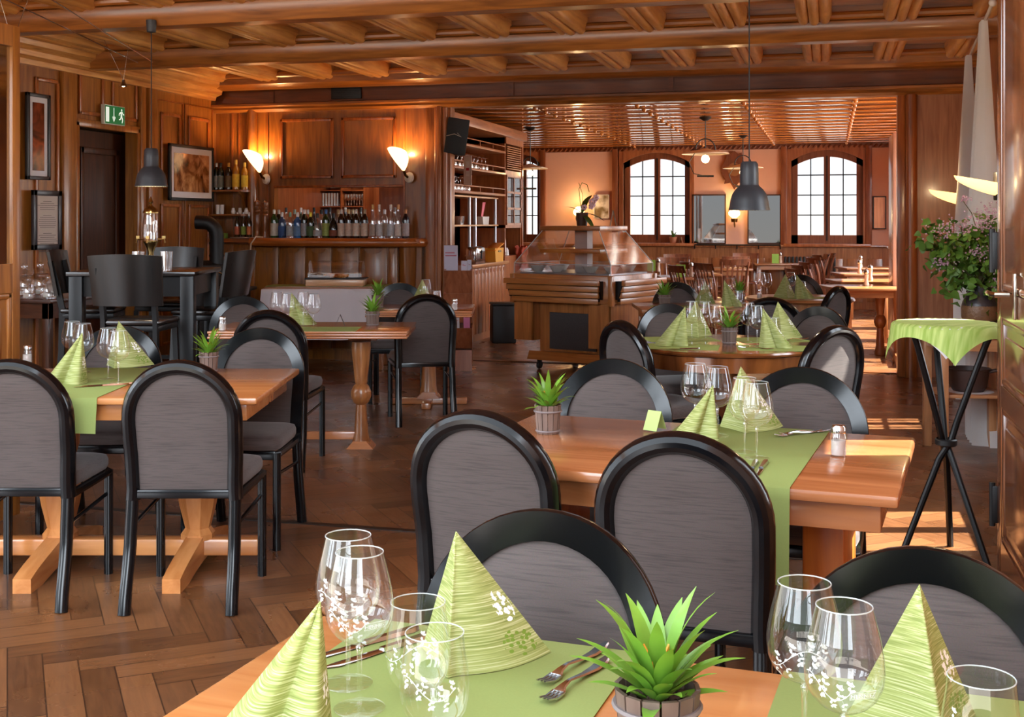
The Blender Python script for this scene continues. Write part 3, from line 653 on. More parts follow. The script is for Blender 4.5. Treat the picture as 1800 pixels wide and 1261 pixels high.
# long sunlit table
A2 = R(-21.3); u2 = (math.cos(A2), math.sin(A2)); v2 = (-math.sin(A2), math.cos(A2)); L2, D2 = 1.26, .86
def on2(u, v, z=.75): return CW(.08 + u2[0]*u - v2[0]*v, 4.154 + u2[1]*u - v2[1]*v, z)
tm = table_thing('dining_table', 'oiled wooden table with a sunlit right corner and post legs', on2(L2/2, D2/2, 0), YAW + A2)
B().box(-L2/2, L2/2, -D2/2, D2/2, .718, .75, bev=.009).build('tabletop', wtable2('x'), tm)
B().box(-L2/2+.045, L2/2-.045, -D2/2+.045, D2/2-.045, .645, .718, bev=.003).build('apron', wtable2('x'), tm)
for x in (-.4, .42):
    B().box(x - .055, x + .055, -.17, .17, .08, .645, bev=.006).build('pedestal', WOOD('post_orange', (166, 82, 26), (214, 124, 50), 'z', knots=False), tm)
    b = B(); trestle_foot(b, x, -.36, .36); b.build('foot', wtable2('y'), tm)
# triple-edged tables in the middle
TURN = [(.055, 0), (.06, .02), (.045, .10), (.035, .26), (.033, .285), (.05, .30), (.064, .34), (.064, .37), (.05, .405), (.036, .42), (.04, .44), (.058, .62), (.062, .66), (.06, .70)]
def triple(label, cx0, cx1, d0, d1, rz, legs, foot_prof, cross=False):
    t = table_thing('dining_table', label, CW((cx0+cx1)/2, (d0+d1)/2), YAW + R(rz)); L, D = cx1 - cx0, d1 - d0
    b = B()
    for k in range(3): b.box(-L/2 + .006*(k % 2), L/2 - .006*(k % 2), -D/2 + .006*(k % 2), D/2 - .006*(k % 2), .75 - .016*(k+1) + .002, .75 - .016*k, bev=.004)
    b.build('tabletop', wtable2('x'), t)
    for x in legs:
        B().box(x - .09, x + .09, -.06, .06, .665, .702, bev=.004).build('bracket', wtable2('x'), t)
        b = B(); baluster(b, x, 0 if cross else -D/2 + .24, .0 if not cross else .06, .665, foot_prof, 18); b.build('pedestal', WOOD('turned_oak', (126, 74, 36), (184, 122, 72), 'z', knots=False), t)
        if cross: b = B(); b.box(x-.3, x+.3, -.035, .035, .0, .05, bev=.008).box(x-.035, x+.035, -.3, .3, 0, .05, bev=.008).prism([(x-.09, .05), (x+.09, .05), (x+.045, .10), (x-.045, .10)], -.09, .09, plane='xz'); b.build('foot', wtable2('x'), t)
        else: B().prism([(x-.085, 0), (x+.085, 0), (x+.04, .05), (x-.04, .05)], -D/2+.16, -D/2+.32, plane='xz').build('foot', wtable2('x'), t)
    if not cross: B().box(min(legs), max(legs), -D/2+.22, -D/2+.26, .05, .10, bev=.006).build('stretcher', wtable2('x'), t)
    return t
triple('brown table with a layered edge on a turned leg with a ball', -1.86, -.64, 7.25, 7.95, 0, (-.2, .3 - .0), TURN)
CONE = [(.075, 0), (.06, .1), (.05, .35), (.042, .6), (.045, .70)]
triple('brown table with a layered edge on a cone pedestal beside the white cloth table', -1.10, -.30, 8.9, 9.65, 0, (.05,), CONE, True)
# round walnut table
tr = table_thing('round_table', 'dark walnut oval table with deep veneered rim and four napkins', CW(1.175, 6.56), YAW)
b = B(); b.lathe([(.0, .722), (.50, .722), (.525, .728), (.53, .738), (.525, .748), (.51, .75), (0, .75)], 72); b.build('tabletop', wround('x'), tr)
b = B(); b.lathe([(.46, .64), (.505, .645), (.505, .722), (.46, .722)], 72, cap=False); b.build('apron', wround('z'), tr)
b = B(); b.lathe([(.22, .0), (.22, .03), (.12, .07), (.10, .2), (.08, .32), (.13, .42), (.14, .48), (.09, .56), (.12, .68), (.14, .722)], 24); b.build('pedestal', wround('z'), tr)
def simple_table(label, name, center, rz, L, D, mat, h=.75, legs=True, apron=.07, leg='box', group=None, th=.03):
    t = table_thing(name, label, center, rz, group)
    B().box(-L/2, L/2, -D/2, D/2, h - th, h, bev=.006).build('tabletop', mat('x'), t)
    if apron: B().box(-L/2+.05, L/2-.05, -D/2+.05, D/2-.05, h - th - apron, h - th).build('apron', mat('x'), t)
    for sx in (-1, 1):
        for sy in (-1, 1):
            x, y = sx*(L/2-.08), sy*(D/2-.08); b = B()
            if leg == 'box': b.box(x-.03, x+.03, y-.03, y+.03, 0, h - th, bev=.004)
            else: baluster(b, x, y, 0, h - th, TURN, 14)
            b.build('leg', mat('z'), t)
    return t
simple_table('honey wood table before the pale blue chair', 'dining_table', CW(1.42, 9.45), YAW, .86, .78, wfar)
b_t = table_thing('round_table', 'wooden bow-ended table with two napkins nearest the opening', CW(2.55, 10.55), YAW)
b = B(); b.lathe([(0, .715), (.46, .715), (.48, .73), (.47, .75), (0, .75)], 48, Matrix.Scale(1.0, 4, (1, 0, 0))); b.build('tabletop', wfar('x'), b_t)
b = B(); b.lathe([(.40, .64), (.44, .64), (.44, .715), (.40, .715)], 48, cap=False); b.build('apron', wfar('z'), b_t)
b = B(); baluster(b, 0, 0, 0, .715, BAL, 16); b.lathe([(.2, 0), (.18, .03), (.06, .06)], 20); b.build('pedestal', wfar('z'), b_t)
# ================================================================= TABLE LINEN
RUNM = lambda: P('green_paper_runner', (142, 158, 92), .8, spec=.2, noise=.06, nscale=300)
def runner(name, label, pts, hang=None, group='green table runners', z=.7515, cat='table runner', mat=None):
    """pts: four top corners far-left, far-right, near-right, near-left; hang: drop at the near edge and/or far edge"""
    fl, fr, nr, nl = [Vector(p) for p in pts]; b = B(); up = Vector((0, 0, 1))
    def row(a, c, dz, off): return [a + (c - a) * k / 8 + up * (dz + .0) + off for k in range(9)]
    rows = []; dirn = ((nl + nr) - (fl + fr)).normalized()
    if hang and hang[1]:
        rows.append(row(fl, fr, -hang[1], -dirn*.004)); rows.append(row(fl, fr, -.03, -dirn*.004)); rows.append(row(fl, fr, -.004, -dirn*.003))
    rows += [row(fl, fr, 0, Vector()), row(nl, nr, 0, Vector())]
    if hang and hang[0]:
        rows.append(row(nl, nr, -.004, dirn*.004)); rows.append(row(nl, nr, -.03, dirn*.006)); rows.append([p + dirn * .008 * math.sin(k * .9) for k, p in enumerate(row(nl, nr, -hang[0]*.6, dirn*.008))]); rows.append([p + dirn * .012 * math.sin(k * .9) for k, p in enumerate(row(nl, nr, -hang[0], dirn*.01))])
    vs = [p for r in rows for p in r]; fs = [(j*9+k, j*9+k+1, (j+1)*9+k+1, (j+1)*9+k) for j in range(len(rows)-1) for k in range(8)]
    c = sum(vs, Vector()) / len(vs); c.z = z; b._add([p - c for p in vs], fs); o = b.build(name, mat or RUNM(), sharp=60); o.location = c
    md = o.modifiers.new('s', 'SOLIDIFY'); md.thickness = .0012; md.offset = 0
    return tag(o, label, cat, group)
Z = .752
runner('table_runner', 'light green paper runner under the two foreground forks', [on1(.10, -.002, Z), on1(.555, -.002, Z), on1(.555, .842, Z), on1(.10, .842, Z)], (.1, .22))
runner('table_runner', 'light green paper runner right of the foreground bromeliad', [on1(.775, -.002, Z), on1(1.22, -.002, Z), on1(1.22, .842, Z), on1(.775, .842, Z)], (.1, .22))
runner('table_runner', 'green paper runner hanging over the edge of the sunlit long table', [on2(.53, -.002, Z), on2(1.0, -.002, Z), on2(1.0, D2 + .002, Z), on2(.53, D2 + .002, Z)], (.245, .1))
runner('table_runner', 'green paper runner hanging between the two near left chairs', [CW(-2.02, 5.435, Z), CW(-1.575, 5.435, Z), CW(-1.575, 4.515, Z), CW(-2.02, 4.515, Z)], (.135, .1))
def mat(label, c, rz, w_=.40, d_=.28, group='green place mats on the walnut table'):
    o = B().box(-w_/2, w_/2, -d_/2, d_/2, 0, .0016).build('place_mat', RUNM()); o.location = (c.x, c.y, .7505); o.rotation_euler = (0, 0, rz); return tag(o, label, 'place mat', group)
# ================================================================= NAPKINS
def napkin_mesh(kind, seed=0):
    rnd = random.Random(seed); h = .208; b = B()
    if kind == 'tent': base = [(-.075, .055), (-.055, .02), (-.035, -.02), (-.02, -.055), (-.012, -.07), (0, -.06), (.04, -.045), (.08, -.02), (.115, .02), (.14, .06)]; ap = (-.012, .015, h)
    elif kind == 'peak': base = [(-.10, .045), (-.065, .01), (-.03, -.03), (-.008, -.062), (0, -.07), (.008, -.062), (.03, -.03), (.065, .01), (.10, .045)]; ap = (0, .012, h)
    else:
        base = [(-.075, .03), (-.072, .0), (-.066, -.035), (-.055, -.055), (-.03, -.05), (-.004, -.028), (.012, -.014), (.03, -.03), (.052, -.045), (.078, -.036), (.095, -.005), (.105, .045)]; ap = (-.058, .012, h)
        if kind == 'cone_r': base = [(-x, y) for x, y in base][::-1]; ap = (.058, .012, h)
    # denser base line
    def cr(p0, p1, p2, p3, t): return tuple(.5*((2*p1[i])+(-p0[i]+p2[i])*t+(2*p0[i]-5*p1[i]+4*p2[i]-p3[i])*t*t+(-p0[i]+3*p1[i]-3*p2[i]+p3[i])*t**3) for i in (0, 1))
    bs = []
    for k in range(len(base)-1):
        p0, p1, p2, p3 = base[max(k-1, 0)], base[k], base[k+1], base[min(k+2, len(base)-1)]
        for q in range(3): bs.append(cr(p0, p1, p2, p3, q/3))
    bs.append(base[-1]); n = len(bs); nv = 9
    def fn(u, v):
        p = bs[round(u*(n-1))]; t = v; k = 1 - t
        return (ap[0]*t + p[0]*k, ap[1]*t + p[1]*k, h*t + .004*math.sin(u*9+seed)*k*0)
    b.grid(fn, n, nv)
    bm = b.bm; uvl = bm.loops.layers.uv.new('UVMap'); vl = list(bm.verts); idx = {v: i for i, v in enumerate(vl)}
    for f in bm.faces:
        for l in f.loops: i = idx[l.vert]; l[uvl].uv = ((i % n)/(n-1) + seed*.0, (i // n)/(nv-1))
    # keep uv: weld only the apex row
    me = bpy.data.meshes.new('napkin'); bmesh.ops.recalc_face_normals(bm, faces=bm.faces[:])
    for f in bm.faces: f.smooth = True
    for e in bm.edges: e.smooth = len(e.link_faces) == 2 and e.calc_face_angle(0) < R(38)
    bm.to_mesh(me); bm.free(); me.materials.append(NAPKIN()); return me
NAPM = {k: napkin_mesh(k, i) for i, k in enumerate(('tent', 'peak', 'cone', 'cone_r'))}
def napkin(kind, p, rz, label, group, s=1.0):
    o = bpy.data.objects.new('napkin', NAPM[kind]); C.objects.link(o); o.location = (p.x, p.y, .7535); o.rotation_euler = (0, 0, YAW + R(rz)); o.scale = (s, s, s)
    md = o.modifiers.new('s', 'SOLIDIFY'); md.thickness = .0015; md.offset = 0
    return tag(o, label, 'napkin', group)
GN = 'folded green paper napkins'
napkin('tent', PD(812, 1.80), -6, 'green folded napkin standing between the foreground tumblers and the forks', GN, .93)
napkin('cone_r', PD(490, 1.5), 4, 'green folded napkin at the lower left edge of the front table', GN, .88)
napkin('peak', PD(1622, 1.56), 4, 'green folded napkin with a central ridge at the lower right', GN, .9)
napkin('cone_r', PZ(1226, 790), 8, 'green folded napkin left of the stemmed glasses on the sunlit table', GN, .88)
napkin('tent', PZ(1310, 757), 0, 'green folded napkin behind the stemmed glasses on the sunlit table', GN, .96)
napkin('cone_r', PZ(118, 676), 6, 'green folded napkin with a rolled side at the left of the near left table', GN)
napkin('tent', PZ(212, 646), 6, 'green folded napkin behind the two wine glasses on the near left table', GN)
napkin('cone', PZ(527, 572), 0, 'green folded napkin among glasses on the layered-edge table', GN)
napkin('peak', PD(742, 9.5), 0, 'small green folded napkin before the brochure stand', GN)
napkin('cone_r', PZ(1186, 609), 0, 'green folded napkin at the near left of the walnut table', GN)
napkin('cone', PZ(1361, 613), 0, 'green folded napkin with printed sprig at the near right of the walnut table', GN)
napkin('tent', PZ(1372, 596), 0, 'green folded napkin at the far right of the walnut table', GN)
napkin('peak', PZ(1224, 592), 0, 'green folded napkin at the far left of the walnut table', GN)
napkin('cone', PD(1286, 9.35), 0, 'green folded napkin standing high behind the walnut table plant', GN)
napkin('peak', PD(1381, 10.45), 0, 'upright green folded napkin, left of the pair near the opening', GN)
napkin('cone', PD(1412, 10.3), -10, 'green folded napkin, right of the pair near the opening', GN)
napkin('peak', PD(1240, 9.6), 0, 'slim green napkin seen through the glasses behind the walnut table', GN, .9)
c0 = CW(1.175, 6.56)
for (dx_, dy_, a, l) in ((-.27, -.2, -12, 'green place mat at the near left of the walnut table'), (.22, -.27, -8, 'green place mat at the near right of the walnut table'), (-.22, .22, 8, 'green place mat at the far left of the walnut table'), (.28, .18, 12, 'green place mat at the far right of the walnut table')):
    q = CW(1.175 + dx_, 6.56 + dy_); mat(l, q, YAW + R(a))
mat('green place mat beside the napkin on the layered-edge table', PZ(560, 579), YAW, .5, .3, 'green place mats on other tables')
mat('green place mat before the honey wood table plant', CW(1.3, 9.35), YAW, .4, .28, 'green place mats on other tables')
mat('green place mat under the pair of napkins near the opening', CW(2.55, 10.45), YAW, .6, .28, 'green place mats on other tables')
# ================================================================= GLASSWARE
G = lambda: GLASS()
RIMG = lambda: P('rim_glass', (226, 236, 238), .1, alpha=.36, spec=.8)  # whitish colour put in for the highlight along the glass edge
def wine_r(z):   # bowl outline of the stemmed glass
    pr = [(.088, .004), (.0905, .014), (.098, .028), (.110, .0395), (.124, .0455), (.140, .047), (.158, .0455), (.178, .0415), (.198, .0365), (.214, .0325)]
    for (a, ra), (b_, rb) in zip(pr, pr[1:]):
        if z <= b_: t = max(0, (z-a)/(b_-a)); return ra + (rb-ra)*t
    return pr[-1][1]
def wine_profile(): return [(.001, .087)] + [(wine_r(.088 + .126*k/24), .088 + .126*k/24) for k in range(25)]
def tumb_r(z):
    pr = [(0, .024), (.004, .028), (.02, .040), (.04, .0455), (.055, .0468), (.08, .0445), (.105, .0405), (.126, .0385)]
    for (a, ra), (b_, rb) in zip(pr, pr[1:]):
        if z <= b_: t = (z-a)/(b_-a); return ra + (rb-ra)*t
    return pr[-1][1]
def engraving(rf, zc, dirn, parent, word=True, flip=1):
    """white etched twig with leaves around the bowl, following its surface; dirn: angle facing the viewer"""
    b = B()
    def sp(s_, z): r = rf(z) + .0004; a = dirn + s_ / .04; return (r*math.cos(a), r*math.sin(a), z)
    def leafp(s0, z0, ang, ln=.009, wd=.0028):
        pts = []
        for (l, w_) in ((0, 0), (.3, .8), (.45, .45), (.62, 1), (.8, .4), (1, 0), (.8, -.4), (.62, -1), (.45, -.45), (.3, -.8)):
            x, y = l*ln, w_*wd; pts.append(sp(s0 + x*math.cos(ang) - y*math.sin(ang), z0 + x*math.sin(ang) + y*math.cos(ang)))
        b._add(pts, [tuple(range(10))])
    def line(pts, w_):
        for (s0, z0), (s1, z1) in zip(pts, pts[1:]): b._add([sp(s0, z0-w_), sp(s1, z1-w_), sp(s1, z1+w_), sp(s0, z0+w_)], [(0, 1, 2, 3)])
    rnd = random.Random(4); sp_w = .052 if word else .068; path = [(-.038 + sp_w*k/24, zc + .013*math.sin(k/24*5.2+1.1)*flip - .002) for k in range(25)]; line(path, .0006)
    for k in range(1, 24, 3):
        s0, z0 = path[k]; sg = 1 if (k // 3) % 2 else -1; a = sg*rnd.uniform(.7, 1.1); ln = rnd.uniform(.010, .016)
        tw = [(s0 + ln*q/4*math.cos(a + sg*.12*q), z0 + ln*q/4*math.sin(a + sg*.12*q)) for q in range(5)]; line(tw, .0004)
        for q, side in ((2, 1), (2, -1), (4, .15), (4, 1.1), (4, -1)):
            leafp(tw[q][0], tw[q][1], a + side*.9, rnd.uniform(.0048, .0066), .0020)
    for k in range(2, 24, 3): leafp(path[k][0], path[k][1], rnd.choice((-1, 1))*1.0, .0052, .0018)
    b.build('engraving', P('etched_white', (226, 232, 232), .7, alpha=.85), parent, flat=True)
    if word:
        b = B(); vs, fs = text_faces('HENNIEZ', .0066); s0, z0 = .026, zc - .008
        b._add([sp(s0 + x_*1.0, z0 + y_) for x_, y_, _ in vs], fs)
        for (q0, q1) in ((.0042, .0048), (-.0048, -.0042)): b._add([sp(s0-.0145, z0+q0), sp(s0+.0145, z0+q0), sp(s0+.0145, z0+q1), sp(s0-.0145, z0+q1)], [(0, 1, 2, 3)])
        pl = B(); pl._add([sp(s0-.0145+.029*k_/6, z0+e_) for e_ in (-.0045, .0045) for k_ in range(7)], [(k_, k_+1, k_+8, k_+7) for k_ in range(6)]); pl.build('label_patch', P('etched_patch', (226, 232, 232), .7, alpha=.22), parent, flat=True)
        for q in (-.0145, .0142): b._add([sp(s0+q, z0-.0048), sp(s0+q+.0004, z0-.0048), sp(s0+q+.0004, z0+.0048), sp(s0+q, z0+.0048)], [(0, 1, 2, 3)])
        b.build('lettering', P('etched_white', (226, 232, 232), .7, alpha=.85), parent, flat=True)
def wine_glass(near=False, word=True):
    t = thing('wine_glass', 'x', 'wine glass'); sg = 40 if near else 20
    b = B(); b.lathe(wine_profile(), sg, cap=False); b.tube([(.0325*math.cos(2*PI*k/sg), .0325*math.sin(2*PI*k/sg), .214) for k in range(sg)], .0006, 6, closed=True); b.build('bowl', G(), t, sharp=80)
    b = B(); b.tube([(.0325*math.cos(2*PI*k/sg), .0325*math.sin(2*PI*k/sg), .2142) for k in range(sg)], .0009, 6, closed=True); b.build('rim', RIMG(), t)
    b = B(); b.lathe([(.0036, .006), (.0034, .03), (.0036, .075), (.0055, .085), (.002, .0885)], 12); b.build('stem', GLASS('stem_glass', edge=.9, body=.14), t, sharp=80)
    b = B(); b.lathe([(.034, 0), (.035, .001), (.033, .0022), (.015, .004), (.004, .008)], sg); b.tube([(.035*math.cos(2*PI*k/sg), .035*math.sin(2*PI*k/sg), .0012) for k in range(sg)], .0007, 6, closed=True); b.build('foot', GLASS('foot_glass', edge=.3, body=.01), t, sharp=60)
    return t
def tumbler(near=False):
    t = thing('water_tumbler', 'x', 'water glass'); sg = 40 if near else 20
    b = B(); b.lathe([(tumb_r(.126*k/20), .126*k/20) for k in range(21)], sg, cap=False); b.lathe([(0, .004), (.026, .004), (.026, .0), (0, 0)], sg, cap=False)
    b.build('bowl', G(), t, sharp=80); b = B(); b.tube([(.0385*math.cos(2*PI*k/sg), .0385*math.sin(2*PI*k/sg), .126) for k in range(sg)], .0009, 6, closed=True); b.build('rim', RIMG(), t); return t
WG, TG = Proto(wine_glass), Proto(tumbler)
GW, GT = 'stemmed wine glasses', 'stemless water glasses'
def face(p): return math.atan2(-p.y, -p.x)
def near_glass(kind, px, d, label, word=True, flip=1):
    p = PD(px, d, .7535); t = wine_glass(True) if kind == 'w' else tumbler(True)
    engraving(wine_r if kind == 'w' else tumb_r, .133 if kind == 'w' else .068, face(p) - .15, t, word, flip)
    t.location = p; t['label'] = label; t['group'] = GW if kind == 'w' else GT; return t
near_glass('w', 632, 1.628, 'wine glass with etched twig and word, front one at the left of the front table')
near_glass('w', 612, 1.715, 'wine glass with etched twig standing just behind another at the front left', False)
near_glass('t', 735, 1.69, 'stemless glass with etched twig beside the dinner knives', False, -1)
near_glass('t', 764, 1.565, 'stemless glass with etched leaves lowest in front of the large napkin', False)
near_glass('w', 1414, 1.49, 'wine glass behind another over the right foreground runner', False, -1)
near_glass('w', 1484, 1.40, 'wine glass with clear etched twig and name label in front of the right napkin')
near_glass('t', 1725, 1.41, 'stemless etched glass in the lower right corner', False)
def g_(kind, px, d, label): return (WG if kind == 'w' else TG).at(PD(px, d, .7535), 0, label, GW if kind == 'w' else GT)
for kind, px, d, l in (
    ('w', 1309, 3.44, 'stemmed glass, taller-looking left one before the tent napkin of the long table'), ('w', 1330, 3.35, 'stemmed glass nearest the knives of the long table'),
    ('w', 1261, 3.70, 'stemmed glass with etched bowl behind the cone napkin of the long table'), ('w', 1222, 3.78, 'stemmed glass left of the cone napkin of the long table'),
    ('w', 190, 5.04, 'stemmed glass, left one before the rear napkin on the near left table'), ('w', 208, 4.93, 'stemmed glass above the knives on the near left table'),
    ('w', 146, 5.27, 'stemmed glass behind the rolled napkin on the near left table'), ('w', 127, 5.38, 'stemmed glass farthest to the left on the near left table'),
    ('w', 487, 7.6, 'stemmed glass farthest left on the layered-edge table'), ('w', 505, 7.5, 'stemmed glass touching the left side of the napkin on the layered-edge table'), ('w', 533, 7.65, 'stemmed glass behind the napkin on the layered-edge table'), ('w', 551, 7.45, 'stemmed glass right of the napkin on the layered-edge table'),
    ('w', 748, 9.3, 'stemmed glass beside the small napkin before the brochure stand'), ('t', 766, 9.3, 'stemless glass before the brochure stand'),
    ('w', 1240, 6.72, 'stemmed glass behind the near left napkin of the walnut table'), ('w', 1259, 6.42, 'stemmed glass just left of the walnut table pot'), ('w', 1216, 6.75, 'stemmed glass farthest left on the walnut table'),
    ('w', 1315, 6.62, 'stemmed glass right of the walnut table pot, rear one'), ('w', 1331, 6.4, 'stemmed glass touching the sprig napkin on the walnut table'), ('t', 1358, 6.7, 'stemless glass between the two right napkins of the walnut table'),
    ('w', 1231, 9.4, 'stemmed glass at the left on the honey wood table'), ('w', 1248, 9.55, 'stemmed glass behind the slim napkin on the honey wood table'), ('w', 1283, 9.55, 'stemmed glass behind the high napkin of the honey wood table'), ('t', 1299, 9.3, 'stemless glass before the small plant of the honey wood table'),
    ('w', 1337, 10.6, 'stemmed glass, left one behind the salt shaker near the opening'), ('w', 1348, 10.45, 'stemmed glass, right one behind the salt shaker near the opening'), ('w', 1390, 10.6, 'stemmed glass between the pair of napkins near the opening'), ('t', 1408, 10.75, 'stemless glass behind the right napkin near the opening')):
    g_(kind, px, d, l)
# ================================================================= CUTLERY
def outline_bar(b, path, widths, th=.002):
    """flat tapered bar following path (x,y,z)"""
    n = len(path); vs = []
    for i in range(n):
        p = Vector(path[i]); t = Vector(path[min(i+1, n-1)]) - Vector(path[max(i-1, 0)]); t.z = 0; t.normalize(); s_ = Vector((-t.y, t.x, 0)) * widths[i]
        vs += [p - s_, p + s_, p + s_*.7 + Vector((0, 0, th)), p - s_*.7 + Vector((0, 0, th))]
    fs = [(0, 1, 2, 3), tuple((n-1)*4+k for k in (3, 2, 1, 0))]
    for i in range(n-1):
        for k in range(4): fs.append((i*4+k, (i+1)*4+k, (i+1)*4+(k+1) % 4, i*4+(k+1) % 4))
    b._add(vs, fs)
def fork():
    t = thing('fork', 'x', 'fork'); b = B()
    outline_bar(b, [(0, -.1, .006), (0, -.08, .004), (0, -.055, .002), (0, -.02, .004), (0, .02, .009), (0, .04, .007), (0, .052, .003)], [.004, .0095, .0085, .0045, .003, .006, .011], .0026); b.build('handle', CHROME(), t)
    b = B()
    for k in range(4): x = -.0087 + k*.0058; outline_bar(b, [(x, .05, .003), (x, .07, .0015), (x*.95, .09, .006)], [.0022, .002, .0012], .0022)
    b.build('tines', CHROME(), t); return t
def knife():
    t = thing('knife', 'x', 'knife'); b = B(); outline_bar(b, [(0, -.1, 0), (0, -.085, 0), (0, -.04, 0), (0, 0, 0), (0, .006, 0)], [.005, .0095, .008, .006, .0075], .006); b.build('handle', CHROME(), t)
    b = B(); outline_bar(b, [(0, .006, .001), (0, .03, .001), (0, .09, .001), (.003, .115, .001)], [.007, .0085, .0085, .001], .0016); b.build('blade', CHROME(), t); return t
FK, KN = Proto(fork), Proto(knife)
def cut(pr, p, rz, label, g='cutlery'): return pr.at((p.x, p.y, .7538), YAW + R(rz), label, g)
def mid(p, q): return (p + q) / 2
cut(FK, mid(PZ(965, 1205), PZ(1050, 1150)), 146, 'steel fork, rear one of the foreground pair on the runner'); cut(FK, mid(PZ(975, 1233), PZ(1048, 1178)), 148, 'steel fork, front one of the foreground pair on the runner')
cut(KN, mid(PZ(580, 1178), PZ(704, 1098)), 132, 'steel knife, rear one behind the foreground wine glasses'); cut(KN, mid(PZ(602, 1198), PZ(742, 1103)), 134, 'steel knife, front one behind the foreground tumblers')
cut(FK, PZ(1402, 766), 120, 'steel fork, left one by the salt shaker of the long table'); cut(FK, PZ(1414, 764), 112, 'steel fork, right one by the salt shaker of the long table')
cut(KN, PZ(1322, 826), 162, 'steel knife, left one at the near edge of the long table'); cut(KN, PZ(1338, 826), 160, 'steel knife, right one at the near edge of the long table')
cut(KN, PZ(182, 680), 118, 'steel knife, left one on the near left table'); cut(KN, PZ(196, 678), 114, 'steel knife, right one on the near left table')
cut(FK, PZ(1398, 599), 120, 'steel fork beside the sunlit chair at the walnut table'); cut(KN, PZ(1197, 615), 98, 'steel knife before the near left napkin of the walnut table'); cut(FK, PZ(1328, 614), 60, 'steel fork left of the sprig napkin of the walnut table')
# ================================================================= POTS WITH BROMELIADS
def leaves(b, n, L, seed, wd=.0088, up=1.32):
    rnd = random.Random(seed)
    for k in range(n):
        a = k * 2.399 + rnd.uniform(-.2, .2); t = k / n; el0 = up - .9*(t) + rnd.uniform(-.12, .12); ln = L * (1 - .35*t) * rnd.uniform(.85, 1.1); droop = rnd.uniform(.5, 1.1)
        p = Vector((math.cos(a)*.006, math.sin(a)*.006, -.02 * t)); pts = [p.copy()]; el = el0; m = 9
        for q in range(m): el -= droop/m * (q/m*1.6); p = p + Vector((math.cos(a)*math.cos(el), math.sin(a)*math.cos(el), math.sin(el))) * ln/m; pts.append(p.copy())
        vs = []; side = Vector((-math.sin(a), math.cos(a), 0))
        for q, pp in enumerate(pts):
            u = q/m; ww = wd * (min(1, .55+u*1.2)) * (1 - max(0, (u-.45)/.55)**1.7) + .0003; vs += [pp - side*ww + Vector((0, 0, .003*(1-u))), pp - Vector((0, 0, .002*(1-u))), pp + side*ww + Vector((0, 0, .003*(1-u)))]
        b._add(vs, [(q*3+c, q*3+c+1, q*3+c+4, q*3+c+3) for q in range(m) for c in range(2)])
LEAF = lambda: P('bromeliad_leaf', (112, 158, 52), .38, coat=.3, noise=.35, nscale=25)
def potted(seed, L, n, stones=True, far=False):
    t = thing('potted_bromeliad', 'x', 'potted plant')
    b = B(); ns = 14
    for k in range(ns):
        a0, a1 = 2*PI*(k+.06)/ns, 2*PI*(k+.94)/ns
        vs = [(r*math.cos(a), r*math.sin(a), z) for z, (ri, ro) in ((0, (.031, .036)), (.09, (.039, .0435))) for r, a in ((ro, a0), (ro, a1), (ri, a1), (ri, a0))]
        b._add(vs, [(3, 2, 1, 0), (4, 5, 6, 7), (0, 1, 5, 4), (1, 2, 6, 5), (2, 3, 7, 6), (3, 0, 4, 7)])
    b.lathe([(0, .003), (.033, .003), (.033, .006), (0, .006)], 20); b.build('barrel_pot', wgrey('z'), t)
    for z, r in ((.070, .0425), (.008, .0365)):
        b = B(); b.tube([(r*math.cos(2*PI*k/28), r*math.sin(2*PI*k/28), z) for k in range(28)], .0035, 6, closed=True); b.build('hoop', P('grey_hoop', (122, 112, 112), .6), t)
    b = B(); b.lathe([(0, .074), (.038, .072), (.036, .06)], 20)
    rnd = random.Random(seed)
    for k in range(26): a = rnd.uniform(0, 2*PI); r = rnd.uniform(.006, .032); b.ball((r*math.cos(a), r*math.sin(a), .077), rnd.uniform(.004, .007), 6, 4)
    b.build('soil', P('bark_soil', (74, 54, 44), .9, noise=.4, nscale=200), t)
    b = B(); leaves(b, n, L, seed); fo = b.build('foliage', LEAF(), t, sharp=60); fo.location = (0, 0, .09)
    b = B()
    for k in range(7): a = k*.9; b.prism([(0, 0), (.005, .012), (.001, .03), (-.004, .012)], -.0012, .0012, Matrix.Translation((.006*math.cos(a), .006*math.sin(a), .105)) @ Matrix.Rotation(a, 4, 'Z') @ Matrix.Rotation(R(18), 4, 'Y'))
    b.build('flower_bracts', P('orange_bract', (236, 160, 60), .5), t, flat=True)
    return t
PT = Proto(lambda: potted(5, .125, 34)); GP = 'bromeliads in small barrel pots'
def plant(px, d, label, rz=0, s=1.0): return PT.at(PD(px, d, .7505), R(rz), label, GP, s)
plant(963, 3.77, 'small bromeliad in a grey barrel pot on the left half of the sunlit long table')
pf = potted(11, .115, 38); pf.location = PD(1155, 1.46, .7505); pf.scale = (1.22, 1.22, 1.1); pf['label'] = 'bright green bromeliad in a barrel pot at the bottom of the picture'; pf['group'] = GP
plant(367, 5.3, 'small bromeliad in a barrel pot at the back of the near left table', 40)
plant(655, 7.66, 'small bromeliad in a barrel pot on the layered-edge table', 90, 1.05)
plant(664, 9.25, 'small bromeliad in a barrel pot on the cone pedestal table', 150, 1.1)
plant(1282, 6.52, 'small bromeliad in a barrel pot in the middle of the walnut table', 200, 1.02)
plant(1168, 9.3, 'small dark bromeliad in a pot at the corner of the salad bar', 250, 1.1)
plant(1300, 9.7, 'small bromeliad in a pot behind the stemless glass of the honey wood table', 310)
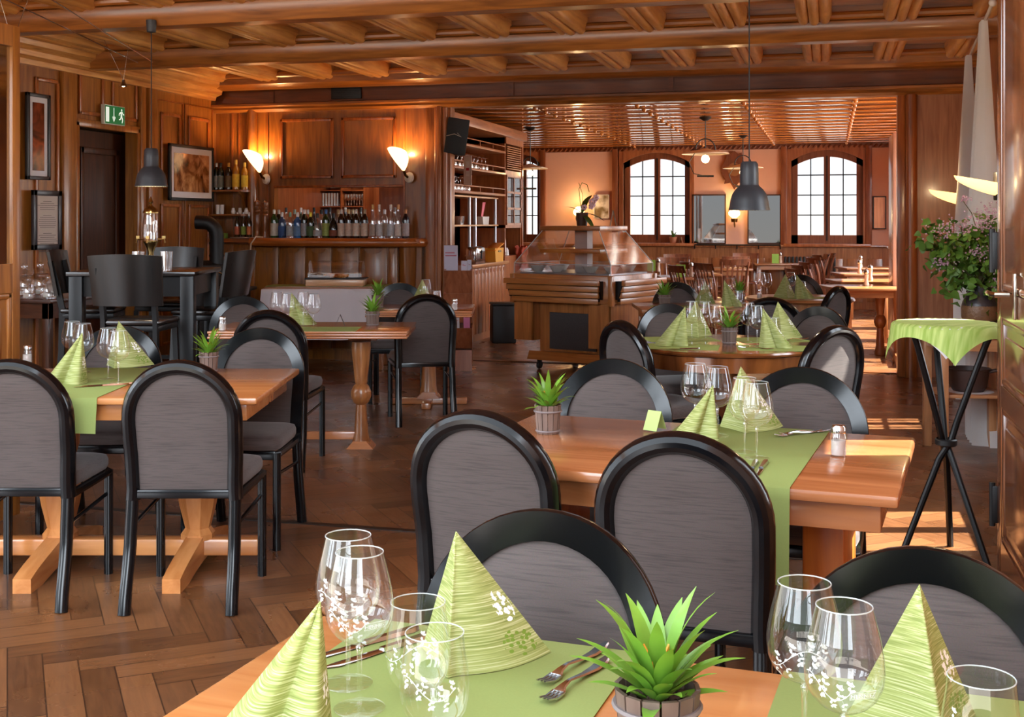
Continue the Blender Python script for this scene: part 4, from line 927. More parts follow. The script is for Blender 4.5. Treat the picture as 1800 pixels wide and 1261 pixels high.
# salt shakers
def shaker():
    t = thing('salt_shaker', 'x', 'salt shaker'); b = B(); b.lathe([(.0, .002), (.021, 0), (.023, .004), (.023, .055), (.019, .068)], 20, cap=False); b.build('glass_body', GLASS('shaker_glass', edge=.7, body=.08), t, sharp=60)
    b = B(); b.lathe([(0, .004), (.0205, .004), (.0205, .045), (0, .045)], 16); b.build('salt', P('salt_white', (206, 198, 192), .9), t)
    b = B(); b.lathe([(.0195, .066), (.021, .068), (.021, .082), (.017, .088), (0, .090)], 20); b.build('cap', CHROME(), t); return t
SH = Proto(shaker); GS = 'glass salt shakers'
for px, d, l in ((1474, 3.40, 'glass salt shaker at the edge of the sun patch on the long table'), (391, 7.3, 'glass salt shaker between the two left plants'), (1335, 10.35, 'glass salt shaker near the opening'), (799, 9.0, 'glass salt shaker before the brochure stand'), (48, 5.6, 'glass salt shaker half hidden at the far left')):
    SH.at(PD(px, d, .7505), 0, l, GS)
# little cards
def card(p, rz, label, w_=.05, h_=.075, col=(150, 186, 80), z=.7535, g='green menu cards'):
    t = B(); t.prism([(-.03, 0), (-.0285, 0), (0, h_ - .002), (.0285, 0), (.03, 0), (0, h_)], -w_/2, w_/2, plane='xz'); o = t.build('table_card', P('card_green_%d' % col[0], col, .6), flat=True)
    o.location = (p.x, p.y, z); o.rotation_euler = (0, 0, rz); return tag(o, label, 'table card', g)
card(PZ(1151, 757), YAW + R(50), 'small light green tent card behind the right chair of the long table', col=(176, 202, 120), h_=.06)
card(PZ(598, 573), YAW + R(5), 'small dark tent card on the layered-edge table', col=(60, 50, 40), h_=.07, g='menu cards')
# ================================================================= BAR CORNER
BY = 11.22; ZB = 1.245
xb0, xb1, xb2 = XL + .02, vbx(440, BY), vbx(735, BY)
bar = thing('bar_counter', 'long wooden bar counter under the serving hatch with rounded nosing', 'bar counter', ((xb0 + xb2)/2, BY, 0)); M0 = Matrix.Translation((-(xb0+xb2)/2, -BY, 0))
b = B(); b.box(xb0, xb2 - .12, BY - .0, YB - .0, ZB - .04, ZB, M0); b.tube([(xb1, BY, ZB - .035), (xb2 - .2, BY, ZB - .035), (xb2 - .1, BY + .02, ZB - .035), (xb2 - .03, BY + .08, ZB - .035), (xb2, BY + .2, ZB - .035)], .045, 12, M=M0)
b.box(xb2 - .2, xb2, BY + .03, YB - .004, ZB - .04, ZB, M0); b.build('worktop', WOOD('bar_top', (132, 66, 20), (190, 108, 44), 'x', knots=False), bar)
b = B(); px_l = [380, 411, 450, 491, 538, 584, 632, 682, 700]
xs = [vbx(p, BY + .1) for p in px_l]
b.box(xs[0], xs[-1], BY + .10, BY + .14, .1, ZB - .05, M0)
for a, c in zip(xs, xs[1:]): b.box(a + .008, c - .008, BY + .085, BY + .10, .12, ZB - .06, M0, bev=.006)
for a, c in zip(xs, xs[1:]):   # scalloped tops of the boards
    m_ = (a + c)/2; b.prism([(m_ + (c-a)*.3*math.cos(PI + PI*k/8), ZB - .10 + .05*math.sin(PI + PI*k/8)) for k in range(9)], BY + .075, BY + .086, M0, plane='xz')
b.box(xs[0], xs[-1] + .15, BY + .13, BY + .16, 0, .1, M0); b.build('front_panel', wbar('z'), bar)
b = B(); b.lathe([(.07, .1), (.075, .5), (.095, ZB - .08), (.1, ZB - .05)], 20, M0 @ Matrix.Translation((xs[-1] + .08, BY + .16, 0))); b.box(xs[-1] + .1, xb2 - .02, BY + .16, YB - .004, .0, ZB - .04, M0); b.build('end_column', wbar('z'), bar)
# ---- bottles
def bottle_proto(kind):
    prof = {'wine': [(.0, 0), (.036, 0), (.0375, .01), (.0375, .19), (.034, .215), (.018, .245), (.0145, .26), (.0145, .30)],
            'slim': [(.0, 0), (.031, 0), (.033, .01), (.033, .17), (.028, .20), (.016, .24), (.013, .26), (.013, .32)],
            'spirit': [(.0, 0), (.038, 0), (.040, .01), (.041, .16), (.037, .19), (.018, .215), (.014, .23), (.014, .27)],
            'round': [(.0, 0), (.036, 0), (.044, .02), (.044, .12), (.03, .17), (.017, .20), (.014, .22), (.014, .26)]}[kind]
    def fn(col, lab, capc, glassy):
        t = thing('bottle', 'x', 'bottle')
        m = GLASS('bottle_glass_clear', tint=(.93, .95, .96), edge=.7, body=.12) if glassy else P('bottle_%d_%d_%d' % col, col, .08, coat=.6)
        b = B(); b.lathe(prof, 20, cap=False); b.build('glass_body', m, t, sharp=50)
        r = prof[3][0] + .0008; h0 = .03; h1 = prof[3][1] - .03
        b = B(); b.lathe([(r, h0), (r, h1)], 20, cap=False); b.build('paper_label', P('label_%d_%d_%d' % lab, lab, .7, noise=.25, nscale=60), t)
        zt = prof[-1][1]; b = B(); b.lathe([(prof[-1][0] + .001, zt - .045), (prof[-1][0] + .0015, zt - .005), (.012, zt + .004), (0, zt + .004)], 14); b.build('cap', P('cap_%d_%d_%d' % capc, capc, .35, metal=.3), t)
        return t
    return fn
def bottle(kind, col, lab, capc, loc, label, group, glassy=False, s=1.0):
    t = bottle_proto(kind)(col, lab, capc, glassy); t.location = loc; t.rotation_euler.z = random.Random(loc[0]).uniform(0, 6); t['label'] = label; t['group'] = group; t.scale = (s, s, s); return t
GBt = 'bottles along the bar counter'
dk, br, cl = (16, 26, 14), (40, 20, 8), (200, 210, 212)
rowA = [(482, 'wine', (28, 70, 30), (196, 196, 180), (216, 216, 206), 'green bottle with pale label at the left end of the bar row', 0),
 (496, 'spirit', (34, 64, 110), (44, 76, 128), (220, 220, 220), 'blue labelled bottle with white cap, second from the left on the bar', 0),
 (510, 'spirit', cl, (160, 172, 176), (120, 170, 150), 'clear bottle with a teal stopper on the bar', 1),
 (523, 'spirit', (40, 96, 160), (92, 130, 170), (210, 210, 210), 'bright blue glass bottle on the bar', 0),
 (535, 'wine', dk, (150, 156, 160), (226, 226, 220), 'dark bottle with grey label beside the bright blue bottle', 0),
 (546, 'spirit', dk, (70, 96, 60), (220, 210, 60), 'dark bottle with yellow neck band on the bar', 0),
 (558, 'round', cl, (170, 176, 180), (40, 40, 40), 'clear bottle with black pourer on the bar', 1),
 (573, 'wine', (24, 56, 20), (150, 170, 90), (50, 90, 150), 'green bottle with yellow-green label and blue cap on the bar', 0),
 (586, 'round', (20, 14, 12), (120, 70, 50), (30, 30, 30), 'squat black bottle with a brown oval label on the bar', 0),
 (600, 'wine', br, (206, 190, 172), (190, 188, 180), 'brown wine bottle with cream label, leftmost of the cream-labelled four', 0),
 (613, 'wine', br, (206, 190, 172), (196, 170, 120), 'brown wine bottle with cream label, second of the cream-labelled four', 0),
 (626, 'wine', br, (206, 190, 172), (200, 200, 196), 'brown wine bottle with cream label, third of the cream-labelled four', 0),
 (641, 'wine', br, (206, 190, 172), (170, 150, 120), 'brown wine bottle with cream label, rightmost of the cream-labelled four', 0),
 (655, 'slim', cl, (176, 164, 150), (190, 150, 90), 'clear bottle with beige label and dark band on the bar', 1),
 (667, 'slim', cl, (196, 204, 210), (220, 220, 220), 'tall clear bottle, left one of the tall pair on the bar', 1),
 (687, 'slim', cl, (188, 200, 208), (220, 220, 220), 'tall clear bottle, right one of the tall pair on the bar', 1),
 (700, 'slim', cl, (220, 214, 206), (196, 150, 100), 'tall clear bottle with white label and orange emblem on the bar', 1),
 (713, 'wine', (22, 20, 34), (170, 160, 158), (190, 130, 80), 'dark bottle with grey label and cork at the right end of the bar', 0)]
for px, k, c, l, cp, lb, gl in rowA:
    x, d = onY(px, BY + .08); bottle(k, c, l, cp, (x, BY + .08, ZB), lb, GBt, gl, 1.0 if k != 'slim' else 1.08)
rowB = [(490, dk, (196, 196, 190)), (503, cl, (60, 60, 60)), (518, cl, (150, 180, 170)), (529, (70, 90, 60), (230, 230, 226)), (541, cl, (220, 220, 214)), (552, (60, 50, 60), (30, 30, 32)), (565, cl, (28, 28, 30)), (580, (60, 60, 60), (26, 26, 28)), (594, cl, (160, 130, 90)), (607, br, (200, 200, 196)), (620, br, (190, 180, 150)), (634, br, (60, 60, 60)), (676, cl, (200, 204, 206)), (694, cl, (150, 150, 150))]
ROWL = ['back-row bottle showing between the green bottle and the blue labelled bottle', 'back-row bottle with dark pourer behind the blue labelled bottle', 'back-row bottle with teal cap behind the teal-stoppered bottle', 'back-row bottle with white neck behind the bright blue bottle', 'back-row clear bottle behind the grey-labelled dark bottle', 'back-row bottle with black top behind the yellow-banded bottle', 'back-row clear bottle with black top behind the black pourer bottle', 'back-row bottle with black top left of the blue-capped bottle', 'back-row clear bottle left of the squat black bottle', 'back-row brown bottle between the first two cream-labelled wine bottles', 'back-row brown bottle between the second and third cream-labelled wine bottles', 'back-row brown bottle left of the last cream-labelled wine bottle', 'back-row clear bottle between the tall clear pair', 'back-row clear bottle left of the orange-emblem bottle']
for k, (px, c, cp) in enumerate(rowB):
    x, d = onY(px, YB + .05)
    bottle('slim' if k % 2 else 'wine', c, (176, 172, 160), cp, (x, YB + .05, ZB), ROWL[k], GBt, c == cl)
# pass-through cabinet with glasses behind the hatch
b = B(); b.box(vbx(478), -4.8, YB + .1, YB + 1.5, ZB - .05, ZB).box(vbx(478, 12.9), -4.77, 12.95, 13.0, ZB - .05, 2.7).box(vbx(475), vbx(479), YB + .1, 12.95, ZB - .05, 2.7).box(-4.80, -4.77, 12.28, 12.95, ZB - .05, 2.7).box(-4.8, x71 + .06, 12.26, 12.28, ZB - .05, 2.7).box(vbx(470), x71 + .1, YB + .1, 12.95, 2.2, 2.25)
struct('wall_bar_back', b, WOOD('bar_back_wood', (120, 62, 30), (168, 100, 58), 'z', knots=False))
lx = light('hatch_fill', 'POINT', (vbx(600), 12.3, 2.12), 9, (1, .84, .64), shadow_soft_size=.12)  # unseen fill light added to brighten the glasses behind the hatch
sy = 12.66; sx0, sx1, sx2, sx3 = [vbx(p, sy) for p in (516, 560, 600, 640)]
cab = thing('glass_shelf', 'open wooden shelf of glasses seen through the hatch above the bottles', 'shelf', ((sx0+sx3)/2, sy, ZB)); Mc = Matrix.Translation((-(sx0+sx3)/2, -sy, -ZB))
b = B()
for z in (1.60, 1.785, 1.99): b.box(sx0, sx3, sy, sy + .26, z - .012, z, Mc)
b.build('shelf_board', wshelf('x'), cab); b = B()
for x in (sx0, sx1, sx2, sx3): b.box(x - .008, x + .008, sy - .004, sy + .27, ZB - ZB, 2.0 - ZB, Matrix.Translation((-(sx0+sx3)/2, -sy, 0)))
b.build('upright', wshelf('z'), cab)
def bar_glass(kind):
    def f():
        b = B()
        if kind == 'tall': b.lathe([(0, .004), (.024, 0), (.029, .15)], 14, cap=False); nm = 'highball_glass'
        else: b.lathe([(.028, 0), (.004, .006), (.004, .06), (.022, .075), (.032, .10), (.028, .14)], 14, cap=False); nm = 'stemmed_glass'
        o = b.build(nm, GLASS('shelf_glass', edge=.95, body=.3), sharp=80); return tag(o, 'x', 'glass')
    return f
HG, SG = Proto(bar_glass('tall')), Proto(bar_glass('stem'))
NTH = 'first second third fourth fifth sixth seventh eighth ninth tenth'.split(); FB = ('front', 'back')
for k in range(7):
    for r in range(2): SG.at((sx0 + .04 + k*.034, sy + .05 + r*.1, 1.60), 0, f'small stemmed glass in the left compartment of the hatch shelf, {NTH[k]} in the {FB[r]} row', 'stemmed glasses in the hatch shelf')
    if k < 6: HG.at((sx1 + .03 + k*.036, sy + .06, 1.60), 0, f'straight highball glass in the middle compartment of the hatch shelf, {NTH[k]} from its left end', 'highball glasses in the hatch shelf')
    SG.at((sx2 + .03 + k*.034, sy + .06, 1.60), 0, f'small stemmed glass in the right compartment of the hatch shelf, {NTH[k]} from its left end', 'stemmed glasses right in the hatch shelf')
# pepper mills
def mill(px, label, h, col):
    x, d = onY(px, BY + .1); t = thing('pepper_mill', label, 'pepper mill', (x, BY + .1, ZB), 0, 'tall wooden pepper mills'); s_ = h/.42
    b = B(); b.lathe([(.0, 0), (.032, 0), (.034, .02), (.026, .05), (.024, .09), (.034, .14), (.036, .20), (.028, .24), (.03, .25), (.024, .262), (.032, .275), (.033, .29), (.027, .30), (.034, .315), (.034, .335), (.0, .335)], 18, Matrix.Scale(s_, 4, (0, 0, 1))); b.build('body', WOOD('mill_wood', (104, 58, 26), (160, 98, 50), 'z', knots=False), t)
    b = B(); b.lathe([(0, .336), (.03, .337), (.038, .355), (.034, .385), (.014, .40), (.008, .41), (.012, .42), (0, .43)], 18, Matrix.Scale(s_, 4, (0, 0, 1))); b.build('head', WOOD('mill_wood', (104, 58, 26), (160, 98, 50), 'z'), t)
mill(452, 'tall turned pepper mill, left one at the end of the bar', .42, 0); mill(466, 'tall turned pepper mill, right one beside the green bottle', .41, 0)
# wall shelves left of the column
def wshelf_(z, label, brk=False):
    x0, x1 = vbx(368, YB - .02), vbx(436, YB - .1); x0 = max(x0, XL + .01)
    t = thing('wall_shelf', label, 'shelf', ((x0+x1)/2, YB, z)); w_ = (x1-x0)/2
    b = B(); b.box(-w_, w_ - .03, -.2, 0, -.022, 0, bev=.005).cyl(w_ - .08, -.1, -.022, 0, .1, 18); b.build('board', wbar('x'), t)
    if brk: b = B(); b.prism([(0, 0), (-.17, 0), (-.17, -.02), (-.1, -.06), (-.06, -.14), (-.05, -.24), (0, -.25)], w_ - .08, w_ - .055, plane='yz', M=Matrix.Translation((0, 0, -.02))); b.build('bracket', wbar('z'), t)
    return x0, x1
wshelf_(1.755, 'upper bar wall shelf carrying five bottles', True); wshelf_(1.50, 'middle bar wall shelf with little white pots')
for px, c, l, cp, lb in ((375, dk, (150, 150, 140), (200, 200, 196), 'dark bottle with grey label, first on the upper wall shelf'), (388, dk, (120, 124, 110), (60, 60, 60), 'dark bottle, second on the upper wall shelf'), (402, (40, 22, 10), (110, 90, 60), (200, 150, 60), 'brown bottle, third on the upper wall shelf'), (415, (170, 110, 20), (226, 190, 60), (230, 190, 90), 'tall amber bottle with yellow label, fourth on the upper wall shelf'), (430, (180, 120, 20), (230, 200, 70), (220, 180, 80), 'amber bottle with yellow label, last on the upper wall shelf')):
    x, d = onY(px, YB - .1); bottle('wine', c, l, cp, (max(x, XL + .06), YB - .1, 1.755), lb, 'bottles on the upper wall shelf', False, .95 if px != 415 else 1.05)
for px, l, lb in ((417, (190, 110, 80), 'small bottle with red label, left on the white tray'), (428, (130, 160, 70), 'small bottle with green label, middle on the white tray'), (438, (200, 120, 70), 'small bottle with orange label, right on the white tray')):
    x, d = onY(px, BY + .1); bottle('slim', (60, 40, 20), l, (210, 210, 206), (x, BY + .1, ZB + .015), lb, 'small bottles on the white tray', False, .8)
x, d = onY(428, BY + .1); o = B().lathe([(0, .004), (.10, .004), (.14, .014), (.142, .012), (.11, 0), (0, 0)], 28).build('tray', WHITE()); o.location = (x, BY + .1, ZB); tag(o, 'oval white tray under three small bottles on the bar', 'tray')
for px, lb in ((383, 'white paper cup holder, left on the middle wall shelf'), (390, 'white paper cup holder, right on the middle wall shelf')):
    x, d = onY(px, YB - .1); o = B().lathe([(0, 0), (.022, 0), (.026, .10), (.022, .10), (.02, .01)], 12).build('paper_cup', WHITE()); o.location = (x, YB - .1, 1.50); tag(o, lb, 'cup', 'paper cups on the wall shelf')
for px in (410, 422, 433):
    x, d = onY(px, YB - .1); o = B().lathe([(0, 0), (.02, 0), (.024, .03), (.016, .055), (.017, .065), (0, .07)], 12).build('spice_jar', WHITE()); o.location = (x, YB - .1, 1.50); tag(o, {410: 'left', 422: 'middle', 433: 'right'}[px] + ' one of three small white spice jars on the middle wall shelf', 'jar', 'spice jars on the wall shelf')
x, d = onY(391, BY + .1); o = B().box(-.05, .05, -.03, .03, 0, .055, bev=.003).build('green_box', P('card_green_box', (120, 160, 60), .6)); o.location = (x, BY + .1, ZB); tag(o, 'small green box at the left end of the bar counter', 'box')
# hanging cream cable
q = [(vbx(461, BY), BY + .02, ZB + .012), (vbx(452, BY), BY - .03, ZB + .02), (vbx(446, BY), BY - .06, ZB - .05), (vbx(443, BY), BY - .05, 1.05), (vbx(441, BY), BY - .06, .88)]
b = B(); b.tube(q, .008, 8); o = b.build('power_cable', P('cream_cable', (206, 186, 160), .5)); tag(o, 'cream cable hanging from the bar counter down to the copper pot table', 'cable')
# black vent grille on the fascia
x, d = onY(609, YB - .04); o = B().cbox(0, 0, 0, .33, .03, .13, bev=.004)
for k in range(6): o.cbox(0, -.018, -.05 + k*.02, .30, .008, .007)
o = o.build('vent_grille', IRON()); o.location = (x, YB - .04, 2.755); tag(o, 'black ventilation grille above the serving hatch', 'vent')
# ================================================================= WALL LAMPS
def bowl_sconce(loc, rz, label, group, power=14, s=1.0):
    t = thing('wall_lamp', label, 'wall lamp', loc, rz, group)          # local -y points away from the wall
    b = B(); b.lathe([(0, 0), (.05, .002), (.045, .02), (.02, .03), (0, .032)], 20, Matrix.Rotation(R(90), 4, 'X')); b.build('wall_plate', WHITE(), t)
    b = B(); b.tube([(0, -.02, 0), (0, -.06, .02), (0, -.08, .06)], .012, 8); b.build('arm', P('brass_arm', (120, 90, 50), .3, metal=1), t)
    def f(u, v):
        a = 2*PI*u; r = .012 + .078*math.sin(v*PI/2*.98); zz = .17*v
        return (r*math.cos(a)*(1), -.085 - .05*v + r*math.sin(a)*.9 - .035*v*v, .06 + zz - .03*math.sin(a)*v)
    b = B(); b.grid(f, 28, 12, closed=True); o = b.build('lamp_shade', P('frosted_shade_glow', (255, 236, 200), .3, emis=(255, 216, 160), es=1.7), t)
    md = o.modifiers.new('s', 'SOLIDIFY'); md.thickness = .003
    t.scale = (s,)*3
    l = light('sconce_bulb', 'POINT', (0, -.13, .20), power, (1, .55, .22), shadow_soft_size=.03); l.parent = t; return t
z_s = ZY(313, 12.2)
bowl_sconce((vbx(470), YB - .01, z_s), R(-25), 'glowing cup-shaped wall lamp left of the hatch panels', 'glowing wall lamps by the hatch', 12, 1.15)
bowl_sconce((vbx(722), YB - .03, z_s), R(-20), 'glowing cup-shaped wall lamp right of the hatch panels', 'glowing wall lamps by the hatch', 9, 1.15)
# leaf shaped glass sconces on the right wall
def leaf_sconce(loc, label, L_=.27, H_=.11, power=10, rz=0):
    t = thing('wall_lamp', label, 'wall lamp', loc, rz, 'leaf-shaped glass wall lamps')
    def f(u, v):     # pointed half shell, open upwards; tip at -x
        th = (u - .5) * PI; x = -v * L_; w_ = math.sqrt(max(0, 1 - v**1.6)) * H_ * .75
        return (x + .0, math.sin(th)*w_, -math.cos(th)*w_*1.1 - .015*(1-v) + .03*v)
    b = B(); b.grid(f, 18, 18); o = b.build('lamp_shade', P('alabaster_glow', (255, 226, 170), .3, emis=(255, 200, 120), es=1.6), t); md = o.modifiers.new('s', 'SOLIDIFY'); md.thickness = .004
    B().box(-.01, .02, -.03, .03, -.11, .05, bev=.006).build('wall_plate', IRON(), t)
    b = B(); b.ball((-.06, 0, -.02), .022); b.build('bulb', P('bulb_glow', (255, 250, 235), .3, emis=(255, 226, 180), es=9), t)
    l = light('sconce_bulb', 'POINT', (-.08, 0, .08), power, (1, .68, .38), shadow_soft_size=.03); l.parent = t; return t
p = PD(1752, 6.75); leaf_sconce((p.x, p.y, ZY(318, 6.75)), 'glowing leaf-shaped glass lamp above the lilac, nearest the door leaf', .24, .085, 5, R(12))
p = PD(1700, 9.6); leaf_sconce((p.x, p.y, ZY(340, 9.6)), 'glowing leaf-shaped glass lamp half behind the far curtain', .30, .11, 6, R(8))
# ================================================================= PENDANTS
def pendant(px, d, zrim, ztop, label, canopy=True, power=6):
    p = PD(px, d, zrim); t = thing('pendant_lamp', label, 'pendant lamp', p, 0, 'dark grey factory style pendants'); m = P('dark_grey_enamel', (54, 58, 64), .42)
    b = B(); b.lathe([(.109, .0), (.109, .006), (.104, .02), (.100, .05), (.09, .085), (.072, .112), (.052, .13), (.049, .138), (.049, .20), (.046, .245), (.038, .258), (0, .26)], 40, cap=False); o = b.build('lamp_shade', m, t, sharp=50); md = o.modifiers.new('s', 'SOLIDIFY'); md.thickness = .002
    b = B(); b.lathe([(.1075, .001), (.1, .03), (.085, .084), (.05, .125), (0, .14)], 32, cap=False); b.build('inner_shade', P('inner_white', (240, 236, 224), .5), t)
    b = B(); b.ball((0, 0, .05), .03); b.build('bulb', P('bulb_glow', (255, 250, 235), .3, emis=(255, 226, 180), es=9), t)
    b = B(); b.tube([(0, 0, .255), (0, 0, ztop - zrim)], .0035, 8); b.build('cord', P('cord_grey', (40, 40, 44), .6), t)
    b = B(); b.lathe([(.012, ztop - zrim - .085), (.03, ztop - zrim - .08), (.036, ztop - zrim), (0, ztop - zrim)], 20); b.build('ceiling_cup', m, t)
    l = light('pendant_bulb', 'SPOT', (0, 0, .04), power * 4, (1, .8, .55), shadow_soft_size=.03, spot_size=R(130), spot_blend=.5); l.parent = t
pendant(1317, 6.3, ZY(370, 6.3), 2.87, 'dark grey metal pendant lamp hanging over the walnut table')
pendant(266, 8.05, ZY(328, 8.05), 2.785, 'dark grey metal pendant lamp hanging over the black bar table')
# enamel disc lamps of the far room
def disc_lamp(px, d, zr, label, zt=2.70, s=1.0, power=10):
    t = thing('pendant_lamp', label, 'pendant lamp', PD(px, d, zr), R(20), 'white disc pendant lamps'); iron = IRON()
    b = B(); b.lathe([(.40*s, 0), (.39*s, .012), (.1*s, .055), (.04*s, .07), (.0, .07)], 36, cap=False); o = b.build('disc_shade', P('enamel_disc', (232, 214, 190), .35), t); md = o.modifiers.new('s', 'SOLIDIFY'); md.thickness = .003
    b = B(); b.ball((0, 0, -.06), .07*s); b.build('bulb', P('bulb_glow2', (255, 246, 220), .3, emis=(255, 214, 150), es=12), t)
    b = B(); b.tube([(.17*s*math.cos(a), 0, .05 + .19*s*math.sin(a)) for a in [PI*k/16 for k in range(17)]], .008, 6); b.tube([(-.14*s, 0, .06), (-.28*s, .0, -.1), (-.2*s, 0, -.24), (.05*s, 0, -.28)], .006, 6); b.tube([(-.14*s, 0, -.27), (.14*s, 0, -.27)], .014, 6); b.build('wire_frame', iron, t)
    b = B(); b.tube([(0, 0, .07), (0, 0, zt - zr)], .007, 6); b.lathe([(.03, zt - zr - .04), (.08, zt - zr)], 16); b.build('chain', iron, t)
    l = light('disc_bulb', 'POINT', (0, 0, -.06), power, (1, .72, .42), shadow_soft_size=.07*s); l.parent = t
disc_lamp(1240, 14.6, ZY(271, 14.6), 'white disc lamp with glowing bulb between the two far windows', s=.73)
disc_lamp(1306, 17.6, ZY(296, 17.6), 'white disc lamp partly hidden behind the grey pendant', s=.75, power=5)
disc_lamp(932, 16.2, ZY(297, 16.2), 'white disc lamp before the left far window', s=.6, power=6)
# halogen wires
b = B(); o = None
for pa, pb in (((-30, -20, 6.6), (242, 110, 9.3)), ((60, -20, 6.6), (268, 109, 9.6))):
    A_ = PD(pa[0], pa[2], ZY(pa[1], pa[2])); B_ = PD(pb[0], pb[2], ZY(pb[1], pb[2])); b.tube([A_, B_], .0042, 6)
tag(b.build('cable_lighting_wire', CHROME()), 'pair of taut steel wires crossing under the ceiling at the upper left', 'wire')
def spot(px, py, d, wires, label):
    p = PD(px, d, ZY(py, d)); t = thing('halogen_spot', label, 'spotlight', p, 0, 'halogen spots on wires')
    b = B(); b.lathe([(.0, .03), (.012, .03), (.014, .01), (.028, -.02), (.026, -.022), (.0, -.012)], 16); b.build('lamp_head', CHROME(), t)
    b = B(); b.ball((0, 0, -.012), .014); b.build('bulb', P('bulb_glow', (255, 250, 235), .3, emis=(255, 226, 180), es=9), t); b = B()
    for (qx, qy) in wires: q = PD(qx, d, ZY(qy, d)) - p; b.tube([(0, 0, .03), q], .002, 5)
    b.build('hanging_wire', CHROME(), t)
spot(22, 82, 7.0, ((52, -8), (-2, -8)), 'tiny halogen spot on wires in the top left corner'); spot(217, 147, 9.0, ((226, 78), (183, 70)), 'tiny halogen spot on wires above the exit sign')
# ================================================================= LEFT WALL THINGS
def wall_rect_left(name, label, cat, pxa, pxb, z0, z1, frame_m, fw, parts, tilt=0):
    y0, y1 = vly(pxa), vly(pxb); t = thing(name, label, cat, (XL + .055, (y0+y1)/2, (z0+z1)/2)); hy, hz = (y1-y0)/2, (z1-z0)/2
    b = B()
    for (a0, a1, c0, c1) in ((-hy, hy, -hz, -hz+fw), (-hy, hy, hz-fw, hz), (-hy, -hy+fw, -hz, hz), (hy-fw, hy, -hz, hz)): b.box(-.015, .015, a0, a1, c0, c1, bev=.003)
    b.build('frame', frame_m, t)
    for nm, (m_, ins, dep) in parts.items(): B().box(-.014, dep, -hy+ins, hy-ins, -hz+ins, hz-ins).build(nm, m_, t)
    return t, hy, hz
def ART(name, cols, scale, dist):
    m, nt, b, N, L = _new(name); tc = N('ShaderNodeTexCoord'); n = N('ShaderNodeTexNoise'); n.inputs['Scale'].default_value = scale; n.inputs['Distortion'].default_value = dist; n.inputs['Detail'].default_value = 3
    cr = N('ShaderNodeValToRGB'); els = cr.color_ramp.elements; els[0].position = .3; els[0].color = (*lin(cols[0]), 1); els[1].position = .72; els[1].color = (*lin(cols[-1]), 1)
    for k, c in enumerate(cols[1:-1]): e = els.new(.3 + .42*(k+1)/(len(cols)-1)); e.color = (*lin(c), 1)
    L(tc.outputs['Object'], n.inputs['Vector']); L(n.outputs['Fac'], cr.inputs[0]); L(cr.outputs[0], b.inputs['Base Color']); b.inputs['Roughness'].default_value = .12; return m
yf = lambda px: onX(px, XL)[1]
t, hy, hz = wall_rect_left('framed_picture', 'tall dark-framed picture of red and brown tones left of the doorway', 'picture', 36, 77, ZY(315, 9.6), ZY(161, 9.6), P('black_frame', (24, 22, 22), .4), .03, {'mount': (P('mount_white', (226, 224, 226), .7), .028, .002), 'print': (ART('red_brown_print', [(20, 12, 12), (70, 34, 20), (150, 70, 40), (60, 40, 34)], 3, 1.2), .075, .006)})
t, hy, hz = wall_rect_left('framed_picture', 'framed sepia print of rounded shapes right of the doorway', 'picture', 288, 366, ZY(353, 12), ZY(257, 12.2), P('black_frame', (24, 22, 22), .4), .03, {'mount': (P('mount_white', (226, 224, 226), .7), .028, .002), 'print': (ART('sepia_print', [(70, 36, 18), (140, 84, 44), (196, 140, 90), (226, 176, 120)], 5, 1.5), .09, .006)})
t.rotation_euler.x = 0
t, hy, hz = wall_rect_left('menu_board', 'framed menu sheet hanging under the tall red picture', 'menu', 47, 97, ZY(440, 9.7), ZY(334, 9.7), P('dark_grey_frame', (44, 40, 44), .3), .045, {'sheet': (P('menu_paper', (206, 190, 176), .6), .04, .004)})
b = B()
for k in range(26):
    if k in (5, 6, 14, 15): continue
    wd = hy * random.Random(k).uniform(.45, .75) if k not in (0, 7, 16) else hy*.3
    b.box(.0045, .0048, -wd, wd, hz - .09 - k*.0165 - .0035, hz - .09 - k*.0165)
b.build('lettering', P('menu_ink', (96, 84, 80), .7), t, flat=True)
# exit sign (running figure, arrow, door)
ye0, ye1 = vly(172), vly(208); ds = yf(190)
t = thing('exit_sign', 'green and white emergency exit sign with running figure above the dark door', 'exit sign', (XL + .05, (ye0+ye1)/2, ZY(203, ds))); hy = (ye1-ye0)/2; hz = .088
B().box(-.02, .02, -hy, hy, -hz, hz, bev=.003).build('housing', P('sign_white', (214, 224, 214), .5), t)
B().box(.0195, .0215, -hy+.008, hy-.008, -hz+.008, hz-.008).build('panel', P('sign_green', (20, 104, 58), .4, emis=(20, 120, 60), es=.25), t)
b = B(); Ms = Matrix(((0, 0, 1, .0222), (1, 0, 0, 0), (0, 1, 0, 0), (0, 0, 0, 1)))   # (x,y) of the drawing -> (y,z) of the sign
def poly(pts): b._add([(x*hz, y*hz, 0) for x, y in pts], [tuple(range(len(pts)))], Ms)
k = hy/hz
poly([(-k+.18, -.75), (-k+.75, -.75), (-k+.75, .75), (-k+.18, .75)])
poly([(-.28, .75), (-.16, .75), (-.16, -.35), (-.28, -.35)]); poly([(-.5, -.25), (-.36, -.1), (-.22, -.5), (-.08, -.1), (.06, -.25), (-.22, -.75)])
ox = k - .72
poly([(ox+.12*math.cos(a)+.08, .6+.13*math.sin(a)) for a in [2*PI*q/10 for q in range(10)]])
poly([(ox-.12, .42), (ox+.12, .42), (ox+.18, -.1), (ox-.1, -.14)]); poly([(ox-.1, .42), (ox-.42, .25), (ox-.45, .02), (ox-.33, .0), (ox-.3, .16), (ox-.08, .26)])
poly([(ox+.1, .42), (ox+.3, .12), (ox+.52, .1), (ox+.52, .22), (ox+.38, .24), (ox+.2, .46)]); poly([(ox-.1, -.1), (ox+.04, -.12), (ox-.1, -.42), (ox-.42, -.46), (ox-.42, -.34), (ox-.2, -.3)])
